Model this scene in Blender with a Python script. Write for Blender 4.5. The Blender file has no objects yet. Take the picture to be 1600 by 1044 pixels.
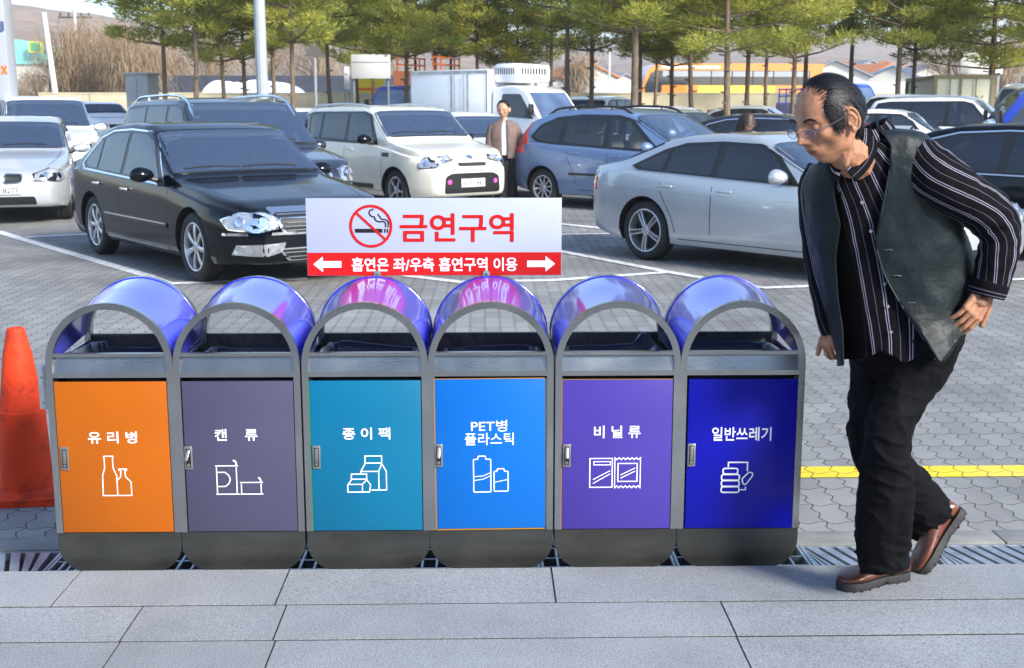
import bpy, bmesh, math, random
from mathutils import Vector, Matrix, noise as mnoise
from mathutils.geometry import delaunay_2d_cdt
from mathutils.bvhtree import BVHTree
R = math.radians
PI = math.pi
scene = bpy.context.scene
COL = scene.collection

# ---------------------------------------------------------------- camera
H = 1.66
F = 1914.0
PITCH, YAW = R(10.57), R(1.2)
cam_d = bpy.data.cameras.new('camera')
cam_d.sensor_width = 36.0
cam_d.lens = F / 1600 * 36
cam_d.clip_start = 0.05
cam_d.clip_end = 5000
cam_d.dof.use_dof = True
cam_d.dof.focus_distance = 4.3
cam_d.dof.aperture_fstop = 9.0
cam = bpy.data.objects.new('camera', cam_d)
cam.location = (0, 0, H)
cam.rotation_euler = (R(90) - PITCH, 0, -YAW)
COL.objects.link(cam)
scene.camera = cam

# ---------------------------------------------------------------- sky and sun
SUN_V = Vector((0.60, -0.62, 0.50)).normalized()      # towards the sun
elev = math.asin(SUN_V.z)
azim = math.atan2(SUN_V.x, SUN_V.y)
world = bpy.data.worlds.new('World')
scene.world = world
world.use_nodes = True
wn = world.node_tree
for n in list(wn.nodes):
    wn.nodes.remove(n)
sky = wn.nodes.new('ShaderNodeTexSky')
sky.sky_type = 'NISHITA'
sky.sun_disc = False
sky.sun_elevation = elev
sky.sun_rotation = azim
sky.air_density = 0.8
sky.dust_density = 0.3
sky.ozone_density = 1.0
bg = wn.nodes.new('ShaderNodeBackground')
bg.inputs['Strength'].default_value = 0.15
wo = wn.nodes.new('ShaderNodeOutputWorld')
wn.links.new(sky.outputs[0], bg.inputs[0])
wn.links.new(bg.outputs[0], wo.inputs[0])
sun_d = bpy.data.lights.new('sun', 'SUN')
sun_d.energy = 3.3
sun_d.angle = R(16)
sun_d.color = (1.0, 0.94, 0.84)
sun = bpy.data.objects.new('sun', sun_d)
sun.rotation_euler = SUN_V.to_track_quat('Z', 'Y').to_euler()
COL.objects.link(sun)
scene.view_settings.view_transform = 'Standard'
scene.view_settings.look = 'None'
scene.view_settings.gamma = 1
scene.view_settings.exposure = 1.25

# ---------------------------------------------------------------- measuring helpers
_Fw = Vector((math.sin(YAW) * math.cos(PITCH), math.cos(YAW) * math.cos(PITCH), -math.sin(PITCH)))
_Rt = Vector((math.cos(YAW), -math.sin(YAW), 0))
_Up = _Rt.cross(_Fw)
def ray(px, py):
    return _Fw + _Rt * ((px - 800) / F) + _Up * ((522 - py) / F)
def gnd(px, py, z=0.0):
    d = ray(px, py); t = (z - H) / d.z
    return Vector((d.x * t, d.y * t, z))
def atd(px, py, D):
    d = ray(px, py); t = D / d.y
    return Vector((d.x * t, D, H + d.z * t))
def proj(p):
    v = Vector(p) - Vector((0, 0, H)); w = v.dot(_Fw)
    return (800 + F * v.dot(_Rt) / w, 522 - F * v.dot(_Up) / w)
def gz(y):
    return 0.0 if y < 16 else (0.012 * (y - 16) if y < 60 else 0.528)
def hill(px, py):       # ground point on the gently rising lot
    z = 0
    for _ in range(12):
        p = gnd(px, py, z); z = gz(p.y)
    return p

def lin(r, g=None, b=None):
    if g is None: r, g, b = r
    f = lambda c: ((c / 255) / 12.92 if c / 255 <= 0.04045 else ((c / 255 + 0.055) / 1.055) ** 2.4)
    return (f(r), f(g), f(b))

# ---------------------------------------------------------------- materials
def pbr(name, col, rough=0.5, metal=0.0, coat=0.0, spec=None, var=0.0, vscale=6.0, bump=0.0, bscale=60.0,
        dirt=None, dscale=3.0, damt=0.0, stretch=None, emis=None, rvar=0.0, trans=0.0, ior=None, alpha=None):
    m = bpy.data.materials.new(name); m.use_nodes = True
    nt = m.node_tree; b = nt.nodes['Principled BSDF']
    b.inputs['Base Color'].default_value = (*col, 1)
    b.inputs['Roughness'].default_value = rough
    b.inputs['Metallic'].default_value = metal
    b.inputs['Coat Weight'].default_value = coat
    b.inputs['Coat Roughness'].default_value = 0.03
    if spec is not None: b.inputs['Specular IOR Level'].default_value = spec
    if ior: b.inputs['IOR'].default_value = ior
    if trans: b.inputs['Transmission Weight'].default_value = trans
    if alpha is not None: b.inputs['Alpha'].default_value = alpha
    if emis:
        b.inputs['Emission Color'].default_value = (*emis[:3], 1); b.inputs['Emission Strength'].default_value = emis[3]
    tc = nt.nodes.new('ShaderNodeTexCoord')
    src = tc.outputs['Object']
    if stretch:
        mp = nt.nodes.new('ShaderNodeMapping'); mp.inputs['Scale'].default_value = stretch
        nt.links.new(src, mp.inputs[0]); src = mp.outputs[0]
    colout = None
    if var > 0:
        n = nt.nodes.new('ShaderNodeTexNoise'); n.inputs['Scale'].default_value = vscale; n.inputs['Detail'].default_value = 6
        nt.links.new(src, n.inputs['Vector'])
        mr = nt.nodes.new('ShaderNodeMapRange'); mr.inputs[1].default_value = 0.3; mr.inputs[2].default_value = 0.7
        mr.inputs[3].default_value = 1 - var; mr.inputs[4].default_value = 1 + var
        nt.links.new(n.outputs[0], mr.inputs[0])
        mx = nt.nodes.new('ShaderNodeMix'); mx.data_type = 'RGBA'; mx.blend_type = 'MULTIPLY'; mx.inputs[0].default_value = 1
        mx.inputs[6].default_value = (*col, 1); nt.links.new(mr.outputs[0], mx.inputs[7])
        colout = mx.outputs[2]
        if rvar:
            m2 = nt.nodes.new('ShaderNodeMapRange'); m2.inputs[1].default_value = 0.3; m2.inputs[2].default_value = 0.7
            m2.inputs[3].default_value = max(0.02, rough - rvar); m2.inputs[4].default_value = rough + rvar
            nt.links.new(n.outputs[0], m2.inputs[0]); nt.links.new(m2.outputs[0], b.inputs['Roughness'])
    if dirt:
        n = nt.nodes.new('ShaderNodeTexNoise'); n.inputs['Scale'].default_value = dscale; n.inputs['Detail'].default_value = 8
        n.inputs['Roughness'].default_value = 0.7
        nt.links.new(src, n.inputs['Vector'])
        mr = nt.nodes.new('ShaderNodeMapRange'); mr.inputs[1].default_value = 0.5; mr.inputs[2].default_value = 0.72
        mr.inputs[3].default_value = 0; mr.inputs[4].default_value = damt
        nt.links.new(n.outputs[0], mr.inputs[0])
        mx = nt.nodes.new('ShaderNodeMix'); mx.data_type = 'RGBA'
        nt.links.new(mr.outputs[0], mx.inputs[0])
        if colout: nt.links.new(colout, mx.inputs[6])
        else: mx.inputs[6].default_value = (*col, 1)
        mx.inputs[7].default_value = (*dirt, 1)
        colout = mx.outputs[2]
    if colout: nt.links.new(colout, b.inputs['Base Color'])
    if bump > 0:
        n = nt.nodes.new('ShaderNodeTexNoise'); n.inputs['Scale'].default_value = bscale; n.inputs['Detail'].default_value = 5
        nt.links.new(src, n.inputs['Vector'])
        bp = nt.nodes.new('ShaderNodeBump'); bp.inputs['Strength'].default_value = bump; bp.inputs['Distance'].default_value = 0.01
        nt.links.new(n.outputs[0], bp.inputs['Height']); nt.links.new(bp.outputs[0], b.inputs['Normal'])
    return m

# ---------------------------------------------------------------- mesh collector
class MB:
    def __init__(s):
        s.v = []; s.f = []; s.m = []; s.uv = None
        s.M = Matrix()
    def add(s, vs, fs, mi=0):
        o = len(s.v)
        s.v += [tuple(s.M @ Vector(p)) for p in vs]
        s.f += [tuple(i + o for i in f) for f in fs]
        s.m += [mi] * len(fs)
    def box(s, c, d, mi=0, rot=None, bev=0.0):
        x, y, z = (k / 2 for k in d)
        if bev <= 0:
            vs = [(a * x, b * y, e * z) for a in (-1, 1) for b in (-1, 1) for e in (-1, 1)]
            fs = [(0, 1, 3, 2), (4, 6, 7, 5), (0, 4, 5, 1), (2, 3, 7, 6), (0, 2, 6, 4), (1, 5, 7, 3)]
        else:
            bm = bmesh.new(); bmesh.ops.create_cube(bm, size=1)
            for v in bm.verts: v.co = Vector((v.co.x * d[0], v.co.y * d[1], v.co.z * d[2]))
            bmesh.ops.bevel(bm, geom=bm.edges[:], offset=min(bev, min(d) * 0.45), segments=2, affect='EDGES', profile=0.5)
            bm.verts.index_update()
            vs = [tuple(v.co) for v in bm.verts]; fs = [tuple(v.index for v in f.verts) for f in bm.faces]; bm.free()
        Rm = rot if rot is not None else Matrix()
        if not isinstance(Rm, Matrix): Rm = rot.to_matrix()
        Rm = Rm.to_3x3()
        C = Vector(c)
        s.add([tuple(C + Rm @ Vector(p)) for p in vs], fs, mi)
    def b2(s, lo, hi, mi=0, bev=0.0):
        s.box([(a + b) / 2 for a, b in zip(lo, hi)], [abs(b - a) for a, b in zip(lo, hi)], mi, bev=bev)
    def cyl(s, p, q, r, r2=None, n=12, mi=0, caps=True):
        s.tube([p, q], [r, r if r2 is None else r2], n, mi, caps)
    def tube(s, path, rad, n=8, mi=0, caps=True, closed=False, flat=1.0):
        P = [Vector(p) for p in path]
        if not isinstance(rad, (list, tuple)): rad = [rad] * len(P)
        vs = []; fs = []; N = len(P)
        prev = None
        for i, p in enumerate(P):
            if closed: t = P[(i + 1) % N] - P[i - 1]
            else: t = P[min(i + 1, N - 1)] - P[max(i - 1, 0)]
            t = t.normalized() if t.length > 1e-9 else Vector((0, 0, 1))
            if prev is None:
                a = Vector((0, 0, 1)) if abs(t.z) < 0.9 else Vector((1, 0, 0))
                u = t.cross(a).normalized()
            else:
                u = (prev - t * prev.dot(t))
                u = u.normalized() if u.length > 1e-6 else t.cross(Vector((0, 0, 1))).normalized()
            prev = u; w = t.cross(u)
            for k in range(n):
                a = 2 * PI * k / n
                vs.append(tuple(p + (u * math.cos(a) + w * math.sin(a) * flat) * rad[i]))
        for i in range(N if closed else N - 1):
            j = (i + 1) % N
            for k in range(n):
                l = (k + 1) % n
                fs.append((i * n + k, i * n + l, j * n + l, j * n + k))
        if caps and not closed:
            fs.append(tuple(range(n))[::-1]); fs.append(tuple(range((N - 1) * n, N * n)))
        s.add(vs, fs, mi)
    def lathe(s, prof, n=32, mi=0, axis='Z', c=(0, 0, 0), close=False, a0=0, a1=2 * PI):
        full = abs(a1 - a0 - 2 * PI) < 1e-6
        m = n if full else n + 1
        vs = []; C = Vector(c)
        for k in range(m):
            a = a0 + (a1 - a0) * k / n
            for r, h in prof:
                x, y = r * math.cos(a), r * math.sin(a)
                p = {'Z': (x, y, h), 'Y': (x, h, y), 'X': (h, x, y)}[axis]
                vs.append(tuple(C + Vector(p)))
        L = len(prof); fs = []
        for k in range(n):
            l = (k + 1) % m
            for j in range(L if close else L - 1):
                j2 = (j + 1) % L
                fs.append((k * L + j, l * L + j, l * L + j2, k * L + j2))
        s.add(vs, fs, mi)
    def prism(s, poly, h0, h1, mi=0, plane='XZ', mi_side=None):
        # poly 2D; extruded along the remaining axis from h0 to h1
        def P(a, b, h):
            return {'XZ': (a, h, b), 'XY': (a, b, h), 'YZ': (h, a, b)}[plane]
        n = len(poly)
        vs = [P(a, b, h0) for a, b in poly] + [P(a, b, h1) for a, b in poly]
        s.add(vs, [tuple(range(n))[::-1], tuple(range(n, 2 * n))], mi)
        o = len(s.v) - 2 * n
        for i in range(n):
            j = (i + 1) % n
            s.f.append((o + i, o + j, o + n + j, o + n + i)); s.m.append(mi if mi_side is None else mi_side)
    def build(s, name, mats, parent=None, smooth=28, fix=True):
        me = bpy.data.meshes.new(name)
        me.from_pydata(s.v, [], s.f)
        if not isinstance(mats, (list, tuple)): mats = [mats]
        for m in mats: me.materials.append(m)
        me.polygons.foreach_set('material_index', s.m)
        if fix:
            bm = bmesh.new(); bm.from_mesh(me); bmesh.ops.recalc_face_normals(bm, faces=bm.faces[:]); bm.to_mesh(me); bm.free()
        finish(me, smooth)
        return link(name, me, parent)

def finish(me, smooth=35):
    if smooth:
        me.polygons.foreach_set('use_smooth', [True] * len(me.polygons))
        me.set_sharp_from_angle(angle=R(smooth))
    me.update()
def link(name, me, parent=None, loc=None):
    o = bpy.data.objects.new(name, me); COL.objects.link(o)
    if parent is not None: o.parent = parent
    if loc is not None: o.location = loc
    return o
def tag(o, label=None, cat=None, group=None, kind=None):
    if label: o['label'] = label
    if cat: o['category'] = cat
    if group: o['group'] = group
    if kind: o['kind'] = kind
    return o
def empty(name, loc=(0, 0, 0), rz=0.0, label=None, cat=None, group=None):
    o = bpy.data.objects.new(name, None); COL.objects.link(o)
    o.location = loc; o.rotation_euler = (0, 0, rz); o.empty_display_size = 0.2
    return tag(o, label, cat, group)
def kids(o): return [c for c in bpy.data.objects if c.parent == o]
def copy_tree(o, parent=None):
    c = o.copy(); COL.objects.link(c)
    if parent is not None: c.parent = parent
    for ch in kids(o): copy_tree(ch, c)
    return c
def lerp(a, b, t): return a + (b - a) * t
def interp(pts, x):
    if x <= pts[0][0]: return pts[0][1]
    for (a, b), (c, d) in zip(pts, pts[1:]):
        if x <= c: return b + (d - b) * (x - a) / (c - a) if c > a else d
    return pts[-1][1]
def smooth_poly(P, n=4, closed=True):
    out = []; N = len(P)
    rng = range(N) if closed else range(N - 1)
    for i in rng:
        g = (lambda k: P[k % N]) if closed else (lambda k: P[min(max(k, 0), N - 1)])
        p0, p1, p2, p3 = g(i - 1), g(i), g(i + 1), g(i + 2)
        for j in range(n):
            t = j / n
            out.append(tuple(0.5 * ((2 * b) + (-a + c) * t + (2 * a - 5 * b + 4 * c - d) * t * t + (-a + 3 * b - 3 * c + d) * t ** 3)
                             for a, b, c, d in zip(p0, p1, p2, p3)))
    if not closed: out.append(tuple(P[-1]))
    return out
def round_poly(P, r, n=4):
    out = []; N = len(P)
    if not isinstance(r, (list, tuple)): r = [r] * N
    for i in range(N):
        a, b, c = Vector(P[i - 1]), Vector(P[i]), Vector(P[(i + 1) % N])
        ri = min(r[i], (a - b).length * 0.45, (c - b).length * 0.45)
        if ri <= 0: out.append(tuple(b)); continue
        p, q = b + (a - b).normalized() * ri, b + (c - b).normalized() * ri
        for k in range(n + 1):
            t = k / n
            out.append(tuple(p * (1 - t) ** 2 + b * 2 * t * (1 - t) + q * t * t))
    return out

# flat ribbon strokes (2D) as thin raised paint; each stroke sits a hair prouder than the last
def ribbon2d(P, w, closed=False):
    P = [Vector(p) for p in P]; N = len(P); L = []; Rr = []
    for i in range(N):
        if closed: a, c = P[i - 1], P[(i + 1) % N]
        else: a, c = P[max(i - 1, 0)], P[min(i + 1, N - 1)]
        b = P[i]
        d1 = (b - a).normalized() if (b - a).length > 1e-9 else None
        d2 = (c - b).normalized() if (c - b).length > 1e-9 else None
        if d1 is None: d1 = d2
        if d2 is None: d2 = d1
        n1 = Vector((-d1.y, d1.x)); n2 = Vector((-d2.y, d2.x))
        m = (n1 + n2)
        m = m.normalized() if m.length > 1e-6 else n1
        k = 1 / max(0.45, m.dot(n1))
        L.append(b + m * w / 2 * k); Rr.append(b - m * w / 2 * k)
    return L, Rr
class Strokes:
    def __init__(s, lift=0.0002, y0=0.0): s.mb = MB(); s.k = 0; s.lift = lift; s.y0 = y0
    def line(s, P, w, closed=False, mi=0):
        L, Q = ribbon2d(P, w, closed); s.k += 1
        y = -(s.y0 + s.lift + 0.00006 * s.k); n = len(L)
        vs = [(p.x, y, p.y) for p in L] + [(p.x, y, p.y) for p in Q]
        fs = [(i, (i + 1) % n, n + (i + 1) % n, n + i) for i in range(n if closed else n - 1)]
        s.mb.add(vs, fs, mi)
    def poly(s, P, mi=0):
        s.k += 1; y = -(s.y0 + s.lift + 0.00006 * s.k)
        s.mb.add([(p[0], y, p[1]) for p in P], [tuple(range(len(P)))], mi)
    def build(s, name, mats, parent):
        return s.mb.build(name, mats, parent, smooth=0, fix=False)

def text_mesh(body, name, mat, parent, x0, x1, z0, z1, y=0.0, bold=0.0, spacing=1.0, keep=False, ext=0.0006, mats=None, shear=0):
    cu = bpy.data.curves.new(name, 'FONT'); cu.body = body
    cu.size = 1; cu.offset = 0; cu.space_character = spacing; cu.shear = shear
    cu.fill_mode = 'FRONT'; cu.resolution_u = 4; cu.align_x = 'LEFT'
    o = bpy.data.objects.new(name + '_tmp', cu); COL.objects.link(o)
    dg = bpy.context.evaluated_depsgraph_get()
    me = bpy.data.meshes.new_from_object(o.evaluated_get(dg))
    bpy.data.objects.remove(o); bpy.data.curves.remove(cu)
    xs = [v.co.x for v in me.vertices]; ys = [v.co.y for v in me.vertices]
    if not xs: return None
    a0, a1, b0, b1 = min(xs), max(xs), min(ys), max(ys)
    sx = (x1 - x0) / (a1 - a0); sz = (z1 - z0) / (b1 - b0)
    if keep:
        sx = sz
    for v in me.vertices:
        cx = (x0 + x1) / 2
        X = cx + (v.co.x - (a0 + a1) / 2) * sx
        Z = z0 + (v.co.y - b0) * sz
        v.co = (X, y, Z)
    if bold > 0:        # heavier strokes: the same letters again, shifted a hair and laid one on the other
        vs0 = [tuple(v.co) for v in me.vertices]; fs0 = [tuple(p.vertices) for p in me.polygons]; bx = bold * abs(sx) * 1.6; bz2 = bold * abs(sz) * 1.6
        vs = []; fs = []
        for k, (dx, dz) in enumerate(((0, 0), (bx, 0), (-bx, 0), (0, bz2), (0, -bz2), (bx * .7, bz2 * .7), (-bx * .7, bz2 * .7), (bx * .7, -bz2 * .7), (-bx * .7, -bz2 * .7))):
            o = len(vs); vs += [(a + dx, b - 0.00005 * k, c + dz) for a, b, c in vs0]; fs += [tuple(i + o for i in f) for f in fs0]
        me2 = bpy.data.meshes.new(name); me2.from_pydata(vs, [], fs); bpy.data.meshes.remove(me); me = me2
    me.materials.clear(); me.materials.append(mat); me.name = name
    return link(name, me, parent)
# ---------------------------------------------------------------- shared materials
STEEL = pbr('brushed_stainless', (0.43, 0.44, 0.43), 0.25, 0.97, var=0.10, vscale=5, rvar=0.07, dirt=(0.14, 0.13, 0.11), dscale=14, damt=0.15, bump=0.05, bscale=200)
STEEL_D = pbr('dark_stainless', (0.034, 0.036, 0.035), 0.38, 0.2, var=0.3, vscale=4, rvar=0.1, dirt=(0.085, 0.08, 0.07), dscale=2.5, damt=0.4, bump=0.06, bscale=120, stretch=(1, 1, 3))
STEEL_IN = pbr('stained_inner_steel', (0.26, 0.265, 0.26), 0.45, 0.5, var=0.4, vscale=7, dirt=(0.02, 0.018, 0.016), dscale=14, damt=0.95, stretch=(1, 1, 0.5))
HOODM = pbr('blue_mirror_sheet', (0.085, 0.085, 0.80), 0.30, 0.35, coat=1.0, var=0.12, vscale=3, rvar=0.05, bump=0.03, bscale=3.0, stretch=(4, 0.5, 4))
HOODM.node_tree.nodes['Principled BSDF'].inputs['Coat IOR'].default_value = 2.6; HOODM.node_tree.nodes['Principled BSDF'].inputs['Coat Roughness'].default_value = 0.09
BLUETRIM = pbr('deep_blue_edge', (0.01, 0.015, 0.55), 0.3, 0.2, coat=0.5)
ZINC = pbr('galvanised_steel', (0.42, 0.45, 0.48), 0.4, 0.75, var=0.25, vscale=9, dirt=(0.10, 0.10, 0.10), dscale=12, damt=0.5, bump=0.1, bscale=50)
CHROME = pbr('chrome', (0.85, 0.86, 0.88), 0.1, 1.0)
BLACKP = pbr('black_plastic', (0.012, 0.012, 0.013), 0.45)
RUBBER = pbr('tyre_rubber', (0.018, 0.018, 0.019), 0.75, bump=0.15, bscale=40, dirt=(0.07, 0.065, 0.06), dscale=6, damt=0.5)
WHITEP = pbr('white_paint', (0.8, 0.81, 0.84), 0.5, var=0.02)
WHITEL = pbr('white_vinyl', (0.85, 0.86, 0.88), 0.5)
DARKHOLE = pbr('painted_recess_shade', (0.006, 0.006, 0.006), 0.8)
# ---------------------------------------------------------------- rest-area building behind the camera (unseen, kept low for its reflections)
BW = pbr('building_cladding', (0.42, 0.43, 0.44), 0.6, var=0.06, vscale=0.7)
BG = pbr('building_glass', (0.03, 0.045, 0.06), 0.08, coat=0.5)
sb = empty('service_building', (6, -8, 0), 0, 'low pale rest area building with a row of windows behind the camera', 'building')
mb = MB(); mb.b2((-34, -10, 0), (40, 0, 4.6)); mb.b2((-34.3, -0.2, 4.6), (40.3, 0.25, 4.95)); mb.build('wall', BW, sb)
mb = MB()
for fl in range(1):
    for k in range(24):
        x = -33 + k * 3.02
        z = 0.4 if fl == 0 else 4.2 + (fl - 1) * 3.6
        mb.b2((x, 0.0, z), (x + 2.4, 0.04, z + (2.6 if fl == 0 else 1.9)))
o = mb.build('window_panes', BG, sb, smooth=0)
tag(o, kind='stuff')
# ---------------------------------------------------------------- ground
def paver_material():
    m = bpy.data.materials.new('interlocking_pavers'); m.use_nodes = True
    nt = m.node_tree; N = nt.nodes; Lk = nt.links; b = N['Principled BSDF']
    tc = N.new('ShaderNodeTexCoord'); sep = N.new('ShaderNodeSeparateXYZ'); Lk.new(tc.outputs['Object'], sep.inputs[0])
    def math_(op, a, c=None, d=None):
        n = N.new('ShaderNodeMath'); n.operation = op
        for i, v in enumerate((a, c, d)):
            if v is None: continue
            if isinstance(v, (int, float)): n.inputs[i].default_value = v
            else: Lk.new(v, n.inputs[i])
        return n.outputs[0]
    X, Y = sep.outputs[0], sep.outputs[1]
    nz = N.new('ShaderNodeTexNoise'); nz.inputs['Scale'].default_value = 3.0; Lk.new(tc.outputs['Object'], nz.inputs['Vector'])
    wob = math_('MULTIPLY', math_('SUBTRACT', nz.outputs[0], 0.5), 0.012)
    tri = math_('PINGPONG', math_('ADD', Y, 0.013), 0.055)              # 0..0.055 zigzag along the joint
    sm = math_('SINE', math_('MULTIPLY', Y, 2 * PI / 0.112))
    V = math_('ADD', X, math_('ADD', math_('MULTIPLY', tri, 0.50), math_('ADD', wob, math_('MULTIPLY', sm, 0.004))))
    sx = math_('SINE', math_('MULTIPLY', X, 2 * PI / 0.115))
    U = math_('ADD', Y, math_('ADD', math_('MULTIPLY', sx, 0.013), wob))
    cb = N.new('ShaderNodeCombineXYZ'); Lk.new(U, cb.inputs[0]); Lk.new(V, cb.inputs[1])
    br = N.new('ShaderNodeTexBrick'); Lk.new(cb.outputs[0], br.inputs['Vector'])
    br.inputs['Scale'].default_value = 1.0
    br.inputs['Brick Width'].default_value = 0.224; br.inputs['Row Height'].default_value = 0.115
    br.inputs['Mortar Size'].default_value = 0.0034; br.inputs['Mortar Smooth'].default_value = 0.3
    br.offset = 0.0
    br.inputs['Color1'].default_value = (0.205, 0.205, 0.20, 1); br.inputs['Color2'].default_value = (0.26, 0.26, 0.252, 1)
    br.inputs['Mortar'].default_value = (0.035, 0.034, 0.03, 1)
    n1 = N.new('ShaderNodeTexNoise'); n1.inputs['Scale'].default_value = 0.7; n1.inputs['Detail'].default_value = 8; n1.inputs['Roughness'].default_value = 0.65
    Lk.new(tc.outputs['Object'], n1.inputs['Vector'])
    mr = N.new('ShaderNodeMapRange'); mr.inputs[1].default_value = 0.3; mr.inputs[2].default_value = 0.7; mr.inputs[3].default_value = 0.70; mr.inputs[4].default_value = 1.25
    Lk.new(n1.outputs[0], mr.inputs[0])
    n2 = N.new('ShaderNodeTexNoise'); n2.inputs['Scale'].default_value = 220; n2.inputs['Detail'].default_value = 3
    Lk.new(tc.outputs['Object'], n2.inputs['Vector'])
    mr2 = N.new('ShaderNodeMapRange'); mr2.inputs[3].default_value = 0.78; mr2.inputs[4].default_value = 1.22; mr2.inputs[1].default_value = 0.25; mr2.inputs[2].default_value = 0.75
    Lk.new(n2.outputs[0], mr2.inputs[0])
    mul = math_('MULTIPLY', mr.outputs[0], mr2.outputs[0])
    mx = N.new('ShaderNodeMix'); mx.data_type = 'RGBA'; mx.blend_type = 'MULTIPLY'; mx.inputs[0].default_value = 1
    Lk.new(br.outputs[0], mx.inputs[6]); Lk.new(mul, mx.inputs[7])
    # oil and tyre stains
    n3 = N.new('ShaderNodeTexNoise'); n3.inputs['Scale'].default_value = 0.45; n3.inputs['Detail'].default_value = 10; n3.inputs['Roughness'].default_value = 0.72
    Lk.new(tc.outputs['Object'], n3.inputs['Vector'])
    mr3 = N.new('ShaderNodeMapRange'); mr3.inputs[1].default_value = 0.50; mr3.inputs[2].default_value = 0.75; mr3.inputs[3].default_value = 0; mr3.inputs[4].default_value = 0.75
    Lk.new(n3.outputs[0], mr3.inputs[0])
    mx2 = N.new('ShaderNodeMix'); mx2.data_type = 'RGBA'; Lk.new(mr3.outputs[0], mx2.inputs[0]); Lk.new(mx.outputs[2], mx2.inputs[6])
    mx2.inputs[7].default_value = (0.10, 0.10, 0.10, 1)
    Lk.new(mx2.outputs[2], b.inputs['Base Color'])
    b.inputs['Roughness'].default_value = 0.8
    inv = math_('MULTIPLY', br.outputs['Fac'], -1.0)
    hsum = math_('ADD', inv, math_('MULTIPLY', n2.outputs[0], 0.25))
    bp = N.new('ShaderNodeBump'); bp.inputs['Strength'].default_value = 0.7; bp.inputs['Distance'].default_value = 0.006
    Lk.new(hsum, bp.inputs['Height']); Lk.new(bp.outputs[0], b.inputs['Normal'])
    return m, (br, cb)
PAVER, _ = paver_material()

def grid_sheet(name, xs, ys, zf, mat):
    vs = [(x, y, zf(x, y)) for y in ys for x in xs]; n = len(xs)
    fs = [(j * n + i, j * n + i + 1, (j + 1) * n + i + 1, (j + 1) * n + i) for j in range(len(ys) - 1) for i in range(n - 1)]
    me = bpy.data.meshes.new(name); me.from_pydata(vs, [], fs); me.materials.append(mat); finish(me, 60)
    return link(name, me)
ys = [4.6, 8, 12, 16] + [16 + 4 * k for k in range(1, 12)] + [60, 61, 80, 120, 200, 400, 900, 2500]
xs = [-1500, -400, -120, -60, -30, -10, 0, 10, 30, 60, 120, 400, 1500]
g = grid_sheet('ground', xs, ys, lambda x, y: gz(y), PAVER)
tag(g, kind='structure')
g2 = MB(); g2.b2((-60, -40, -0.6), (60, 4.6, -0.35)); g2 = g2.build('ground', pbr('dark_channel_soil', (0.03, 0.03, 0.028), 0.9)); tag(g2, kind='structure')

# stone edging strip behind the drain
KERB = pbr('worn_edging_concrete', (0.22, 0.22, 0.21), 0.8, var=0.2, vscale=8, dirt=(0.09, 0.09, 0.08), dscale=5, damt=0.5, bump=0.2, bscale=120)
mb = MB()
x = -30.0
while x < 30:
    mb.b2((x + 0.003, 4.455, -0.3), (x + 0.997, 4.598, 0.004), bev=0.004); x += 1.0
tag(mb.build('drain_kerb', KERB), kind='structure')

# granite pavement, one step above the lot
def granite():
    m = pbr('flamed_granite', (0.40, 0.42, 0.445), 0.7, bump=0.10, bscale=260)
    nt = m.node_tree; N = nt.nodes; Lk = nt.links; b = N['Principled BSDF']; tc = [n for n in N if n.type == 'TEX_COORD'][0]
    n1 = N.new('ShaderNodeTexNoise'); n1.inputs['Scale'].default_value = 190; n1.inputs['Detail'].default_value = 4; n1.inputs['Roughness'].default_value = 0.75
    Lk.new(tc.outputs['Object'], n1.inputs['Vector'])
    cr = N.new('ShaderNodeValToRGB'); e = cr.color_ramp.elements
    e[0].position = 0.34; e[0].color = (0.11, 0.122, 0.14, 1); e[1].position = 0.58; e[1].color = (0.345, 0.36, 0.375, 1)
    k = cr.color_ramp.elements.new(0.45); k.color = (0.225, 0.242, 0.26, 1)
    Lk.new(n1.outputs[0], cr.inputs[0])
    n2 = N.new('ShaderNodeTexNoise'); n2.inputs['Scale'].default_value = 1.6; n2.inputs['Detail'].default_value = 9; n2.inputs['Roughness'].default_value = 0.6
    Lk.new(tc.outputs['Object'], n2.inputs['Vector'])
    mr = N.new('ShaderNodeMapRange'); mr.inputs[1].default_value = 0.3; mr.inputs[2].default_value = 0.7; mr.inputs[3].default_value = 0.78; mr.inputs[4].default_value = 1.14
    Lk.new(n2.outputs[0], mr.inputs[0])
    at = N.new('ShaderNodeAttribute'); at.attribute_name = 'tone'
    ml = N.new('ShaderNodeMath'); ml.operation = 'MULTIPLY'; Lk.new(mr.outputs[0], ml.inputs[0]); Lk.new(at.outputs['Fac'], ml.inputs[1])
    mx = N.new('ShaderNodeMix'); mx.data_type = 'RGBA'; mx.blend_type = 'MULTIPLY'; mx.inputs[0].default_value = 1
    Lk.new(cr.outputs[0], mx.inputs[6]); Lk.new(ml.outputs[0], mx.inputs[7]); Lk.new(mx.outputs[2], b.inputs['Base Color'])
    return m
SLAB = granite()
rnd = random.Random(5)
Z0 = 0.12
YE = gnd(800, 886, Z0).y               # slab edge
y1 = gnd(300, 946, Z0).y; y2 = gnd(800, 997, Z0).y
def xat(px, py): return gnd(px, py, Z0).x
mb = MB(); tones = []
def stone(x0, x1, ya, yb, t=None):
    g = 0.0030
    a = len(mb.f)
    dz = rnd.uniform(-0.0008, 0.0008)
    mb.b2((x0 + g, ya + 0.0065, -0.1), (x1 - g, yb - 0.0065, Z0 + dz))
    tones.extend([t or rnd.uniform(0.96, 1.03)] * (len(mb.f) - a))
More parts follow.
